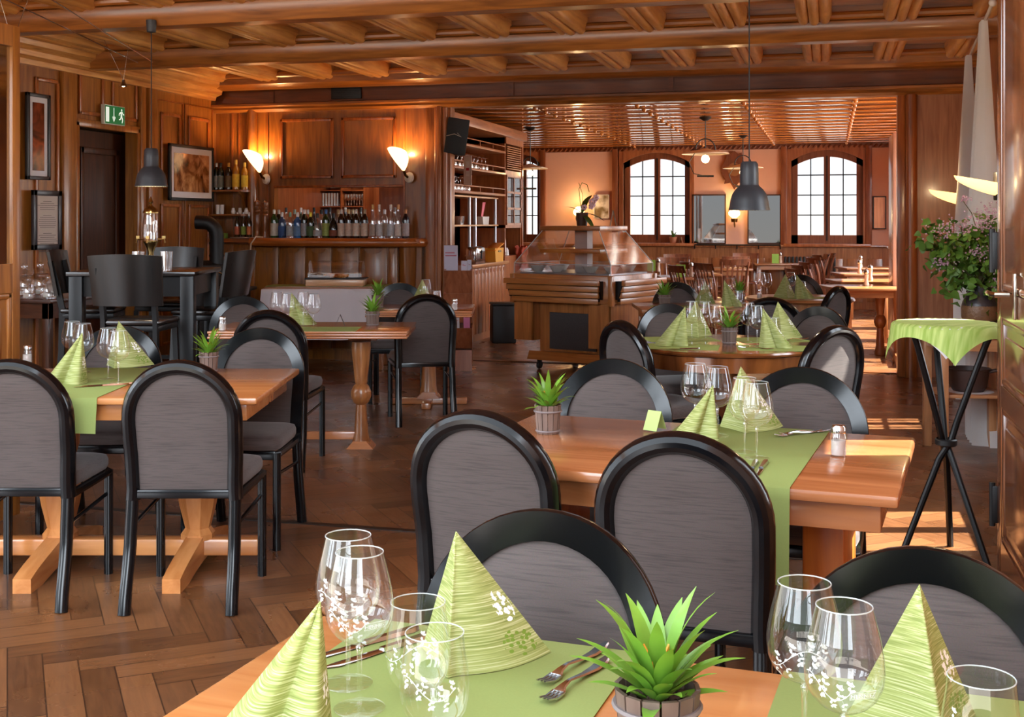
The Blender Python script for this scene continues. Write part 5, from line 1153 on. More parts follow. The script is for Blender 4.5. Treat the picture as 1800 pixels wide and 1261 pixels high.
poly([(ox+.02, -.1), (ox+.18, -.08), (ox+.34, -.4), (ox+.2, -.75), (ox+.08, -.72), (ox+.18, -.42)])
b.build('pictogram', P('sign_pict', (235, 245, 235), .4, emis=(235, 255, 240), es=.4), t, flat=True)
# ---- side table with jars
c_ = CW((95-900)/FPX*9.55, 9.55); zt = ZY(521, 9.45)
st_ = simple_table('dark wooden side table with glass jars by the left wall', 'side_table', (c_.x, c_.y, 0), 0, .62, .95, lambda a: WOOD('side_table_wood', (64, 34, 20), (108, 64, 40), a, knots=False), h=zt, apron=.12)
def jar(px, d, h, label):
    t = thing('glass_jar', label, 'jar', PD(px, d, zt + .0005), 0, 'lidded glass jars'); s_ = h/.16
    b = B(); b.lathe([(0, .002), (.045, 0), (.05, .01), (.05, .085), (.035, .1)], 20, Matrix.Scale(s_, 4)); b.build('glass_body', GLASS('jar_glass', edge=.8, body=.12), t, sharp=60)
    b = B(); b.lathe([(.036, .1), (.04, .105), (.03, .125), (.012, .132), (.018, .145), (.01, .158), (0, .16)], 20, Matrix.Scale(s_, 4)); b.build('lid', GLASS('jar_glass'), t, sharp=60)
    o = B().box(-.018, .018, -.0525, -.051, .01, .04).build('paper_label', P('label_cream', (226, 220, 206), .7), t); o.rotation_euler.z = YAW; return t
jar(43, 9.5, .26, 'tall glass jar farthest left on the side table'); jar(50, 9.2, .16, 'small glass jar with paper label at the left of the side table'); jar(71, 9.65, .27, 'tall lidded glass jar in the middle of the side table'); jar(84, 9.2, .18, 'small glass jar with paper label beside the white tureen')
t = thing('tureen', 'white lidded tureen on the side table', 'tureen', PD(101, 9.35, zt + .0005)); b = B(); b.lathe([(0, 0), (.035, 0), (.04, .012), (.03, .02), (.07, .05), (.082, .09), (.08, .11)], 24); b.tube([(.078, 0, .09), (.1, 0, .09), (.1, 0, .06), (.076, 0, .06)], .006, 6).tube([(-.078, 0, .09), (-.1, 0, .09), (-.1, 0, .06), (-.076, 0, .06)], .006, 6); b.build('bowl', WHITE(), t)
b = B(); b.lathe([(.084, .11), (.08, .12), (.05, .145), (.015, .155), (.01, .165), (.014, .172), (0, .178)], 24); b.build('lid', WHITE(), t)
for px in (80, 85, 90):
    o = B().lathe([(0, 0), (.018, 0), (.018, .012), (0, .012)], 14).build('tea_light', P('tea_light_metal', (190, 190, 196), .4, metal=.6)); o.location = PD(px + 4, 9.12, zt + .0005); tag(o, {80: 'left', 85: 'middle', 90: 'right'}[px] + ' one of three tea lights at the front of the side table', 'candle', 'tea lights on the side table')
# ================================================================= HIGH BLACK TABLE, STOOLS, FOUNTAIN
hb = thing('high_table', 'tall black square bar table under the left pendant', 'table', CW((259-900)/FPX*8.38, 8.38), YAW + R(2)); ZH_ = 1.085
B().box(-.43, .43, -.42, .42, ZH_-.03, ZH_, bev=.006).build('tabletop', WOOD('black_top', (14, 11, 10), (36, 24, 18), 'x', knots=False, rough=.25, coat=.1), hb)
B().box(-.38, .38, -.37, .37, ZH_-.17, ZH_-.03).build('apron', BLKW(), hb)
for sx in (-1, 1):
    for sy in (-1, 1): B().box(sx*.37-.045, sx*.37+.045, sy*.36-.045, sy*.36+.045, 0, ZH_-.03, bev=.005).build('leg', BLKW(), hb)
def stool():
    t = thing('bar_stool', 'x', 'bar stool'); m = BLKW()
    b = B(); b.box(-.19, .19, -.19, .19, .775, .81, bev=.016); b.build('seat', WOOD('black_top', (14, 11, 10), (36, 24, 18), 'x'), t)
    b = B(); b.box(-.18, .18, -.18, .18, .735, .775, bev=.01); b.build('seat_frame', m, t)
    for s_ in (-1, 1):
        b = B(); b.sweep([(s_*.175, -.22, 0), (s_*.17, -.18, .5), (s_*.165, -.175, .80), (s_*.165, -.205, .95), (s_*.165, -.255, 1.14)], [(-.014, -.02), (.014, -.02), (.014, .02), (-.014, .02)], up=(0, 1, 0)); b.build('leg', m, t)
        b = B(); b.sweep([(s_*.185, .20, 0), (s_*.165, .165, .74)], [(-.016, -.016), (.016, -.016), (.016, .016), (-.016, .016)], up=(0, 1, 0)); b.build('leg', m, t)
    b = B()
    def f(u, v, o=0): x = (u-.5)*.44; z = .90 + .31*v + .012*math.cos((u-.5)*PI)*v; return (x*(1+.06*v), -.20 - .055*v - .05*(1-(2*u-1)**2) + o, z)
    b.grid(lambda u, v: f(u, v, .010), 15, 8); b.grid(lambda u, v: f(u, v, -.010), 15, 8)
    rim = [(i/14, 0) for i in range(15)] + [(1, j/7) for j in range(1, 8)] + [(i/14, 1) for i in range(13, -1, -1)] + [(0, j/7) for j in range(6, 0, -1)]
    for (u0, v0), (u1, v1) in zip(rim, rim[1:] + rim[:1]): b._add([f(u0, v0, .01), f(u1, v1, .01), f(u1, v1, -.01), f(u0, v0, -.01)], [(0, 1, 2, 3)])
    b.build('backrest', WOOD('black_back', (10, 9, 9), (26, 18, 14), 'z', knots=False, rough=.3, coat=.05), t, sharp=45)
    b = B(); b.box(-.165, .165, .165, .185, .28, .31).box(-.17, .17, -.20, -.18, .33, .36); b.build('footrest', m, t); return t
SP_ = Proto(stool)
def st(px, d, head, label): p = PD(px, d); return SP_.at((p.x, p.y, 0), YAW + R(head), label, 'black high stools')
s1 = st(247, 7.55, -4, 'black high stool seen straight from behind before the bar table')
B().box(-.025, .025, -.184, -.1805, .748, .764).build('maker_plate', P('plate_silver', (170, 170, 200), .4, metal=.5), s1)
st(165, 8.55, -84, 'black high stool at the left of the bar table, its curved back to the jars'); st(365, 8.4, 78, 'black high stool at the right of the bar table'); st(290, 9.25, 178, 'black high stool on the far side of the bar table')
f_ = thing('absinthe_fountain', 'glass and brass drinks fountain with little taps on the black bar table', 'drinks fountain', PD(265, 8.4, ZH_ + .0005)); brass = P('antique_brass', (176, 150, 96), .25, metal=1)
b = B(); b.lathe([(.07, 0), (.07, .01), (.03, .02), (.018, .05), (.02, .12), (.045, .18), (.052, .19), (.052, .2), (0, .2)], 24); b.build('base', brass, f_)
b = B(); b.lathe([(.045, .2), (.05, .22), (.05, .38), (.045, .395)], 24, cap=False); b.build('glass_body', GLASS('fountain_glass', edge=.9, body=.18), f_, sharp=60)
b = B(); b.lathe([(.055, .395), (.055, .405), (.04, .43), (.015, .445), (.008, .46), (.018, .475), (.01, .492), (.006, .505), (0, .515)], 24); b.build('lid', brass, f_)
for k in range(4): a = k*PI/2 + .3; b = B(); b.tube([(.05*math.cos(a), .05*math.sin(a), .21), (.095*math.cos(a), .095*math.sin(a), .21), (.1*math.cos(a), .1*math.sin(a), .185)], .006, 6); b.box(-.012, .012, -.003, .003, .0, .02, Matrix.Translation((.09*math.cos(a), .09*math.sin(a), .215))); b.build('tap', brass, f_)
for px, lb in ((243, 'straight glass left of the brass fountain'), (293, 'straight glass right of the brass fountain')):
    o = B().lathe([(0, .006), (.035, 0), (.042, .13)], 20, cap=False).build('drinking_glass', GLASS('shelf_glass'), sharp=80); o.location = PD(px, 8.2, ZH_ + .0005); tag(o, lb, 'glass', 'straight glasses on the bar table')
# ================================================================= STOVE, COPPER POT, BUFFET TABLE
p = PD(352, 11.6); t = thing('iron_stove', 'black iron stove with an elbow flue pipe behind the bar table', 'stove', p, YAW)
b = B(); b.lathe([(.24, .0), (.24, .08), (.2, .1), (.2, .95), (.23, .97), (.23, 1.0), (.1, 1.04), (0, 1.04)], 28); b.build('body', IRON(), t)
x1_ = .16; b = B(); b.tube([(x1_, 0, .9), (x1_, 0, 1.25)] + [(x1_ - .12 + .12*math.cos(a), 0, 1.28 + .12*math.sin(a)*1.1) for a in [PI/2*k/6 for k in range(7)]] + [(x1_ - .2, 0, 1.415)], .068, 16)
for z in (1.08, 1.2): b.lathe([(.074, z), (.074, z + .02)], 16, Matrix.Translation((x1_, 0, 0)), cap=False)
b.build('flue_pipe', IRON(), t)
p = PD(410, 11.25); zt2 = .80; t = simple_table('black side table with a copper pot in front of the bar', 'side_table', (p.x, p.y, 0), YAW, .36, .42, lambda a: BLKW(), h=zt2)
t = thing('copper_pot', 'small copper pot on the black side table before the bar', 'pot', PD(416, 11.2, zt2 + .0005)); b = B(); b.lathe([(0, 0), (.09, 0), (.095, .01), (.095, .13), (.09, .13), (.088, .012), (0, .01)], 24); b.build('body', P('copper', (176, 96, 60), .25, metal=1), t); b = B(); b.tube([(-.09, 0, .11), (-.16, 0, .13), (-.22, 0, .15)], .008, 6); b.build('handle', CHROME(), t)
# white cloth buffet table
dF = 11.35; t = thing('buffet_table', 'small turned-leg table hidden under the white cloth', 'table', CW((578-900)/FPX*(dF+.3), dF+.3), YAW)
B().box(-.58, .58, -.27, .27, .765, .79).build('tabletop', wfar('x'), t)
for sx in (-1, 1):
    for sy in (-1, 1): b = B(); baluster(b, sx*.5, sy*.2, 0, .765, TURN, 12); b.build('leg', wfar('z'), t)
b = B(); n = 120; hx, hy_ = .60, .285
def per(s):   # rounded rectangle perimeter
    tt = s * 4; k = int(tt) % 4; u = tt - int(tt); c4 = [(-hx, -hy_), (hx, -hy_), (hx, hy_), (-hx, hy_)]; a, c = c4[k], c4[(k+1) % 4]; return (a[0]+(c[0]-a[0])*u, a[1]+(c[1]-a[1])*u)
def cl_(u, v):
    x, y = per(u)
    if v < .2: k = v/.2; return (x*k, y*k, .793)
    k = (v-.2)/.8; w_ = .03*k*(1+math.sin(u*2*PI*17+2*math.sin(u*30))*.7); l_ = math.hypot(x, y) or 1
    return (x*(1 + .03*k) + x/l_*w_, y*(1+.06*k) + y/l_*w_, .793 - .5*k)
b.grid(cl_, 161, 14, closed=True); o = b.build('tablecloth', P('white_cloth', (214, 206, 208), .85), sharp=70); o.location = t.location; o.rotation_euler.z = YAW; tag(o, 'white cloth draped over the buffet table before the bar', 'tablecloth')
o = B().box(-.59, .59, -.17, .2, 0, .002).build('table_runner', RUNM()); o.location = CW((578-900)/FPX*(dF+.3), dF+.3, .7945); o.rotation_euler.z = YAW; tag(o, 'flat green runner on the white cloth under the pastry dome', 'table runner')
t = thing('pastry_display', 'pastry display with pale wooden base and clear dome on the white cloth', 'food display', CW((592-900)/FPX*(dF+.28), dF+.28, .797), YAW)
B().box(-.28, .28, -.16, .16, 0, .065, bev=.006).build('base', WOOD('pale_maple', (190, 140, 96), (224, 180, 134), 'x', knots=False), t); B().box(-.29, .29, -.17, .17, .065, .075).build('tray', IRON(), t)
b = B(); b.grid(lambda u, v: ((v-.5)*.52, -.15*math.cos(PI*u), .08 + .165*math.sin(PI*u)**.8), 17, 2)
for s_ in (-.26, .26): vs = [(s_, -.15*math.cos(PI*k/16), .08 + .165*math.sin(PI*k/16)**.8) for k in range(17)]; b._add(vs, [tuple(range(17))])
b.build('dome', GLASS('dome_acrylic', edge=.6, body=.05), t, sharp=50)
for k, x in enumerate((-.06, .04)):
    b = B(); b.tube([(x - .07 + .02*q, .0 + .03*math.sin(q*1.1+k), .095) for q in range(8)], .02, 8, scale=[.4, .8, 1, 1.1, 1.1, 1, .8, .4]); o = b.build('pastry', P('baked_crust', (200, 128, 60), .6, noise=.3, nscale=50)); o.location = t.location; o.rotation_euler.z = YAW; tag(o, 'golden pastry under the clear dome, %s piece' % ('left' if k == 0 else 'right'), 'pastry', 'pastries under the dome')
# ================================================================= BROCHURE STAND
p = PD(806, 11.35); t = thing('brochure_stand', 'tall wooden stand with three pockets of leaflets by the opening', 'brochure stand', p, YAW)
wm = WOOD('stand_wood', (134, 74, 46), (176, 108, 74), 'z', knots=False); zs_ = [ZY(y, 11.35) for y in (615, 562, 518, 475)]
for k, (y0, y1) in enumerate(((612, 575), (568, 515), (520, 475))):
    z0, z1 = ZY(y0, 11.35), ZY(y1, 11.35); b = B(); b.prism([(.10, z0), (-.04, z0), (-.13, z1), (-.115, z1), (-.03, z0+.02), (.10, z0+.02)], -.125, .125, plane='yz')
    for s_ in (-1, 1): b.prism([(.10, z0), (-.04, z0), (-.13, z1), (.10, z1 + .03)], s_*.125-.008, s_*.125+.008, plane='yz')
    b.build('pocket', wm, t)
B().box(-.13, .13, .10, .125, 0, 1.0).box(-.13, .13, -.05, .1, 0, .2).build('back_board', wm, t)
def leaflet(x, y, z, col, label, hh=.2, tl=12, ww=.10):
    b = B(); b.box(-ww/2, ww/2, -.008, .008, 0, hh); b.box(-ww/2+.012, ww/2-.012, -.0088, -.008, hh*.62, hh*.66, mi=1); b.box(-ww/2+.012, ww/2-.03, -.0088, -.008, hh*.72, hh*.76, mi=1)
    o = b.build('leaflet_stack', [P('paper_%d_%d_%d' % col, col, .7), P('print_pink', (200, 110, 130), .7)], flat=True)
    q = Matrix.Rotation(YAW, 3, 'Z') @ Vector((x, y, z)); o.location = (p.x + q.x, p.y + q.y, z); o.rotation_euler = (R(tl), 0, YAW); tag(o, label, 'leaflets', 'stacks of leaflets in the brochure stand')
leaflet(-.07, -.02, .93, (206, 202, 220), 'large pale leaflet standing highest in the brochure stand', .27, 10, .13); leaflet(.055, -.03, .93, (212, 208, 222), 'small white card stack in the top pocket, left of two', .12, 8, .055); leaflet(.105, -.03, .93, (208, 206, 220), 'small white card stack in the top pocket, right of two', .13, 8, .04)
leaflet(-.045, -.03, .68, (224, 222, 226), 'white leaflets in the middle pocket, left stack', .17, 10); leaflet(.065, -.03, .69, (226, 224, 228), 'white leaflets in the middle pocket, right stack', .19, 10); leaflet(-.04, -.03, .40, (216, 214, 220), 'white leaflets in the lowest pocket', .13, 10); leaflet(.08, -.03, .40, (216, 130, 170), 'pink leaflets in the lowest pocket', .18, 14, .06)
# ================================================================= NICHE WITH SHELVES
NX = -4.0; ny = lambda px, x=NX: onX(px, x)[0]
n0, n1, n2 = 12.35, ny(890), ny(918)
struct('wall_niche', B().box(-4.75, -4.7, n0, n2 + .1, 0, ZC2).box(-4.7, NX, n2, n2 + .06, 0, ZC2).box(-4.7, -4.1, n0 - .05, n0, 0, ZC2), WOOD('niche_back', (140, 78, 44), (182, 112, 70), 'z', knots=False))
struct('trim_23', B().box(-4.7, NX + .05, n0 - .06, n2 + .08, 2.5, 2.62, bev=.012), wshelf('y'))
cn = thing('sideboard_counter', 'panelled wooden counter under the niche shelves', 'counter', (-4.3, (n0+n1)/2, 0)); ly = (n1 - n0)/2
B().box(-.38, .34, -ly, ly, .885, .925, bev=.008).build('worktop', WOOD('counter_top', (170, 110, 64), (212, 156, 104), 'y', knots=False), cn); b = B(); b.box(-.35, .28, -ly+.02, ly-.02, .08, .885)
k = -ly + .03
while k < ly - .16: b.box(.28, .295, k, k + .14, .1, .87, bev=.005); b.prism([(k + .07 + .05*math.cos(PI+PI*q/8), .85 + .05*math.sin(PI+PI*q/8)) for q in range(9)], .293, .30, plane='yz'); k += .15
b.box(-.3, .24, -ly+.04, ly-.04, 0, .08); b.build('body', wshelf('z'), cn)
tc_ = thing('tall_cabinet', 'tall narrow cabinet with louvres and small glazed door beside the niche', 'cabinet', (-4.35, (n1+n2)/2, 0)); hc = (n2-n1)/2
B().box(-.3, .33, -hc, hc, 0, .98).box(-.3, .33, -hc, -hc+.03, .98, 2.5).box(-.3, .33, hc-.03, hc, .98, 2.5).box(-.3, -.27, -hc, hc, .98, 2.5).box(-.3, .35, -hc, hc, 2.42, 2.5).box(-.3, .34, -hc, hc, 1.34, 1.38).box(-.3, .34, -hc, hc, 2.02, 2.08).build('carcass', wshelf('z'), tc_)
b = B()
for k in range(11): b.box(.325, .35, -hc+.05, hc-.05, 2.10 + k*.028, 2.112 + k*.028)
b.build('louvre_panel', WOOD('louvre_wood', (150, 96, 62), (190, 130, 92), 'y', knots=False), tc_)
b = B()
for y in (-hc+.05, 0, hc-.05): b.box(.33, .35, y-.014, y+.014, 1.38, 2.02)
for z in (1.39, 1.59, 1.80, 2.01): b.box(.33, .35, -hc+.04, hc-.04, z-.014, z+.014)
d_ = b.build('door', WOOD('louvre_wood', (150, 96, 62), (190, 130, 92), 'y'), tc_); B().box(.338, .342, -hc+.04, hc-.04, 1.38, 2.02).build('pane', GLASS('window_glass'), d_)
for k, h_ in enumerate((.12, .27, .1)): o = B().lathe([(0, 0), (.03, 0), (.026, h_*.7), (.012, h_), (0, h_)], 12).build('ceramic_figure', WHITE()); o.location = (-4.1, n1 + .12 + k*.13, 1.0 - .02); tag(o, ['small white cup in the open compartment of the tall cabinet', 'slim white candle in the open compartment of the tall cabinet', 'small white figure in the open compartment of the tall cabinet'][k], 'ornament')
def nshelf(z, label, y0=n0+.02, y1=n1-.02):
    t = thing('wall_shelf', label, 'shelf', (-4.2, (y0+y1)/2, z), 0, 'niche shelves with gallery rails'); l_ = (y1-y0)/2
    B().box(-.23, .2, -l_, l_, -.03, 0, bev=.004).build('board', wshelf('y'), t); b = B(); b.box(.185, .195, -l_, l_, .055, .066)
    for k in range(5): y = -l_ + .02 + k*(2*l_-.04)/4; b.box(.185, .195, y-.006, y+.006, 0, .06)
    b.build('gallery_rail', wshelf('y'), t)
zn = [ZY(258, 14.2), ZY(298, 14.2), ZY(338, 14.2)]
nshelf(zn[0], 'upper niche shelf with a thin rail, empty in front'); nshelf(zn[1], 'middle niche shelf crowded with upturned glasses'); nshelf(zn[2], 'lower niche shelf with upturned glasses')
def inv_glass():
    b = B(); b.lathe([(.036, .16), (.03, .158), (.004, .15), (.004, .09), (.02, .08), (.037, .045), (.036, .02), (.031, .0)], 16, cap=False); o = b.build('upturned_glass', GLASS('niche_glass', edge=1, body=.4), sharp=80); return tag(o, 'x', 'glass')
IG = Proto(inv_glass)
for k in range(10):
    for r in range(2): IG.at((-4.13 - r*.11, n0 + .35 + k*.16, zn[1] + .001), 0, f'upturned glass on the middle niche shelf, {NTH[k]} from the speaker in its {FB[r]} row', 'upturned glasses on the middle niche shelf')
    if k < 7:
        for r in range(2): IG.at((-4.13 - r*.11, n0 + .2 + k*.14, zn[2] + .001), 0, f'upturned glass on the lower niche shelf, {NTH[k]} from the speaker in its {FB[r]} row', 'upturned glasses on the lower niche shelf')
rk = thing('metal_rack', 'rack of grey tubes with wooden shelves on the niche counter', 'rack', (-4.26, (n0+n1)/2 + .05, .925)); rl_ = ly - .1
for k, z in enumerate((.0, .46, .80)):
    if k == 0: continue
    B().box(-.17, .17, -rl_, rl_, z - .018, z).build('shelf_board', WOOD('pale_shelf', (184, 130, 84), (218, 170, 122), 'y', knots=False), rk)
B().box(-.17, .17, rl_-.35, rl_, .06, .078).build('shelf_board', WOOD('pale_shelf', (184, 130, 84), (218, 170, 122), 'y'), rk)
for y in (-rl_+.05, -.12, .12, rl_-.05):
    for x in (-.14, .14): b = B(); b.cyl(x, y, 0, .80, .018, 12); b.build('tube', STEEL(), rk)
yy = lambda px: ny(px, -4.2)
t = thing('toaster', 'shiny steel toaster on the niche counter', 'toaster', (-4.12, yy(812), .9255), 0); t.location.x = -4.03; t.scale = (.7, 1, 1); b = B(); b.box(-.1, .1, -.2, .2, .02, .20, bev=.04); b.box(-.085, .085, -.19, .19, 0, .03); b.build('body', CHROME(), t); b = B(); b.box(-.05, -.02, -.15, .15, .199, .202).box(.02, .05, -.15, .15, .199, .202); b.build('slot', IRON(), t); B().box(.1, .112, -.01, .01, .06, .16).box(.105, .125, -.025, .025, .13, .15).build('lever', IRON(), t)
t = thing('bread_box', 'yellow bread container with open lid beside the toaster', 'container', (-4.03, yy(846), .9255), 0); t.scale = (.65, 1, 1); b = B(); b.prism([(-.17, 0), (.17, 0), (.2, .17), (-.2, .17)], -.1, .1, plane='yz'); b.build('body', P('yellow_plastic', (226, 160, 56), .4), t); B().box(-.11, .11, -.21, .21, 0, .015, Matrix.Translation((0, 0, .175)) @ Matrix.Rotation(R(12), 4, 'X'), bev=.004).build('lid', P('orange_plastic', (236, 150, 40), .4), t)
B().box(.1, .113, -.06, .06, .12, .14).build('logo', P('grey_logo', (120, 110, 96), .5), t)
for k in range(6): o = B().lathe([(0, 0), (.05, 0), (.09, .014), (.092, .018), (0, .006)], 20).build('plate', WHITE()); o.location = (-4.12, yy(870), .9255 + .0 + k*.017); tag(o, ('lowest plate', 'second plate from below', 'third plate from below', 'fourth plate from below', 'fifth plate from below', 'topmost plate')[k] + ' in the white pile on the niche counter', 'plate', 'pile of white plates')
b = B()
def rag(u, v): a = u*2*PI; r = .07 + .03*math.sin(5*a) + .02*math.sin(9*v+3*a); return (r*math.cos(a)*.8, r*math.sin(a)*1.5*(1-.2*v), -.14 + .3*v + .02*math.sin(4*a))
b.grid(rag, 30, 9, closed=True); o = b.build('red_cloth', P('rust_cloth', (168, 66, 40), .8), sharp=80); o.location = (NX + .02, yy(888), .93); tag(o, 'rust red cloth crumpled over the counter edge', 'cloth')
t = thing('sauce_tray', 'white oblong dish with pink straws on the metal rack', 'dish', (-4.25, yy(853), 1.3855)); b = B(); b.prism([(-.12, 0), (.12, 0), (.15, .1), (-.15, .1)], -.06, .06, plane='yz'); b.build('dish', WHITE(), t)
b = B()
for k in range(7): b.tube([(0, -.02+.01*k, .08), (.01, .02+.02*k, .28)], .006, 5)
b.build('straw', P('pink_straw', (226, 110, 120), .5), t)
for px, h_, lb in ((812, .1, 'small steel caddy at the left of the metal rack'), (870, .06, 'low white bowl at the right of the metal rack')): o = B().lathe([(0, 0), (.07, 0), (.085, h_), (.08, h_), (.065, .01), (0, .01)], 16).build('bowl' if px == 870 else 'caddy', WHITE() if px == 870 else CHROME()); o.location = (-4.25, yy(px), 1.3855); tag(o, lb, 'bowl' if px == 870 else 'caddy')
# speaker and notice on the end panel
p = PD(807, 12.2); t = thing('loudspeaker', 'tilted black loudspeaker high on the niche end panel', 'speaker', (p.x, p.y - .12, ZY(243, 12.3)), YAW + R(12)); b = B(); b.box(-.11, .11, -.09, .1, -.18, .18, Matrix.Rotation(R(8), 4, 'Y'), bev=.006); b.build('cabinet', P('speaker_cloth', (38, 42, 46), .85), t)
b = B(); b.tube([(-.11, -.1, -.0), (-.03, -.11, .02), (.04, -.11, -.01), (.0, -.11, .03)], .004, 6); b.build('cord', P('cord_light', (170, 160, 150), .6), t)
b = B(); b.box(-.01, .01, .08, .16, -.03, .03); b.build('bracket', IRON(), t)
p = PD(791, 12.25); o = B().box(-.045, .045, -.006, 0, -.16, .16).box(-.02, .02, -.0075, -.006, -.06, .10, mi=1).box(-.018, .018, -.0085, -.0075, .0, .03, mi=2).build('notice', [P('notice_white', (224, 214, 210), .7), P('notice_pale', (236, 234, 236), .7), P('notice_red', (190, 60, 80), .7)]); o.location = (p.x, n0 - .06, ZY(296, 12.3)); tag(o, 'narrow white notice with a red mark below the speaker', 'notice')
# ================================================================= SALAD BAR (turned corner on)
N_ = Vector((.913, 10.9)); aL = R(145); aR = R(55); LL, RR = 1.12, .85
ux = Vector((-math.cos(aL), -math.sin(aL))); vy = Vector((math.cos(aR), math.sin(aR)))     # along the long side towards the near corner; into depth
cc = N_ - ux * LL/2 + vy * RR/2
sb = thing('salad_bar', 'wooden salad buffet on castors with glass canopy and slatted tray rails', 'salad bar', CW(cc.x, cc.y), YAW + math.atan2(ux.y, ux.x)); hx, hy2 = LL/2, RR/2
wx, wz = wsalad('x'), wsalad('z')
B().box(-hx, hx, -hy2, hy2, .66, .92, bev=.008).build('body', wx, sb)
B().box(hx-.035, hx+.012, -hy2-.012, -hy2+.035, .64, .92, bev=.006).box(-hx-.012, -hx+.035, -hy2-.012, -hy2+.035, .64, .92, bev=.006).box(hx-.035, hx+.012, hy2-.035, hy2+.012, .64, .92, bev=.006).build('corner_post', wz, sb)
for (x0, x1, side) in ((-hx - .02, hx - .08, 'f'), (-hy2 + .06, hy2 + .02, 'r')):
    t_ = bpy.data.objects.new('tray_rail', None); C.objects.link(t_); t_.parent = sb; b = B(); g = B()
    for k in range(4):
        z0 = .88 - k*.058; o_ = .10 - k*.025
        if side == 'f': b.box(x0 + .03*k*.5, x1 - .03*k*.5, -hy2 - o_ - .012, -hy2 - o_ + .03, z0 - .051, z0, bev=.004)
        else: b.box(hx + o_ - .03, hx + o_ + .012, x0 + .03*k*.5, x1 - .03*k*.5, z0 - .051, z0, bev=.003)
    if side == 'f':
        g.prism([(-hy2, .70), (-hy2 - .02, .70), (-hy2 - .09, .87), (-hy2, .87)], x0 + .01, x0 + .03, plane='yz'); g.prism([(-hy2, .70), (-hy2 - .02, .70), (-hy2 - .09, .87), (-hy2, .87)], x1 - .03, x1 - .01, plane='yz'); g.box(x0 + .04, x1 - .04, -hy2 - .03, -hy2 - .004, .68, .87)
    else:
        g.prism([(hx, .70), (hx + .02, .70), (hx + .09, .87), (hx, .87)], x0 + .01, x0 + .03, plane='xz'); g.box(hx + .004, hx + .03, x0 + .04, x1 - .04, .68, .87)
    b.build('slat', wx if side == 'f' else wsalad('y'), t_); g.build('bracket', BLKW(), t_)
b = B(); b.box(-hx + .02, -hx + .24, -hy2 + .02, -hy2 + .05, .28, .66).box(-hx + .22, -hx + .24, -hy2 + .02, hy2 - .1, .28, .66).box(hx - .26, hx - .02, -hy2 + .02, -hy2 + .05, .24, .66).box(hx - .04, hx - .02, -hy2 + .02, hy2 - .3, .24, .66)
b.box(-hx + .24, hx - .2, -hy2 + .14, hy2 - .14, .16, .66); b.build('lower_panels', wz, sb)
b = B(); b.box(-hx + .36, hx - .24, -hy2 + .125, -hy2 + .14, .2, .55); b.build('vent_grille', P('grille_grey', (66, 62, 62), .6, noise=.5, nscale=90), sb)
b = B(); b.prism([(-hy2 - .0, .10), (-hy2 + .04, .18), (hy2 - .04, .18), (hy2, .10)], -hx + .18, hx - .1, plane='yz'); b.build('base_board', wsalad('x'), sb)
for sx in (-1, 1):
    for sy in (-1, 1):
        b = B(); x, y = sx*(hx-.26), sy*(hy2-.1); b.lathe([(0, -.012), (.035, -.014), (.04, 0), (.035, .014), (0, .012)], 16, Matrix.Translation((x, y, .04)) @ Matrix.Rotation(R(90), 4, 'Y')); b.box(x-.02, x+.02, y-.012, y+.012, .05, .105); b.build('castor', IRON(), sb)
B().box(-hx + .06, hx - .06, -hy2 + .06, hy2 - .06, .92, .935).build('well', STEEL(), sb)
gz0, gz1, gz2 = .925, 1.02, 1.335; tx, ty = .32, .245
gb = [(-hx+.02, -hy2+.02), (hx-.02, -hy2+.02), (hx-.02, hy2-.02), (-hx+.02, hy2-.02)]; gt = [(-tx, -ty), (tx, -ty), (tx, ty), (-tx, ty)]
b = B()
for k in range(4):
    a, c = gb[k], gb[(k+1) % 4]; a2, c2 = gt[k], gt[(k+1) % 4]
    b._add([(*a, gz0), (*c, gz0), (*c, gz1), (*a, gz1)], [(0, 1, 2, 3)]); b._add([(*a, gz1), (*c, gz1), (*c2, gz2), (*a2, gz2)], [(0, 1, 2, 3)])
b.build('glass_canopy', GLASS('canopy_acrylic', tint=(.97, .98, .98), edge=.8, body=.2, rough=.06), sb, flat=True)
b = B()
for k in range(4): b.tube([(*gb[k], gz0), (*gb[k], gz1), (*gt[k], gz2)], .005, 6); b.tube([(*gb[k], gz1), (*gb[(k+1) % 4], gz1)], .004, 6)
b.build('canopy_edge', P('canopy_rim', (226, 236, 238), .1, alpha=.6, spec=.8), sb)  # pale edge colour stands in for glints along the canopy
B().box(-tx-.02, tx+.02, -ty-.02, ty+.02, gz2, gz2 + .045, bev=.006).build('top_board', wsalad('x'), sb)
B().box(-tx-.02, tx+.02, -ty-.02, ty+.02, 1.12, 1.16, bev=.006).build('middle_board', wsalad('x'), sb)
B().box(-.07, .07, -.05, .05, .93, gz2).build('post', P('post_white', (196, 190, 188), .5), sb)
def on_sb(x, y, z): return sb.matrix_basis @ Vector((x, y, z))
sb.matrix_basis = sb.matrix_basis
bpy.context.view_layer.update()
for k, (x, y, c, lb) in enumerate(((-.4, -.2, (226, 226, 222), 'white bowl under the canopy, left front'), (-.18, -.2, (200, 96, 50), 'orange filled bowl under the salad canopy'), (.2, -.2, (120, 60, 40), 'dark filled bowl in the middle under the salad canopy'), (.4, -.15, (226, 226, 222), 'white bowl under the canopy near the front corner'), (.38, .2, (210, 206, 200), 'pale bowl under the canopy at the right side'), (-.38, .2, (150, 170, 90), 'green salad bowl at the back under the canopy'))):
    t = thing('salad_bowl', lb, 'bowl', on_sb(x, y, .936), 0, 'bowls in the salad bar'); b = B(); b.lathe([(0, 0), (.04, 0), (.075, .05), (.08, .06), (.074, .055), (.038, .008), (0, .008)], 20); b.build('bowl', WHITE(), t); B().lathe([(0, .045), (.05, .045), (.068, .04)], 16, cap=False).build('filling', P('food_%d' % k, c, .6, noise=.3, nscale=80), t)
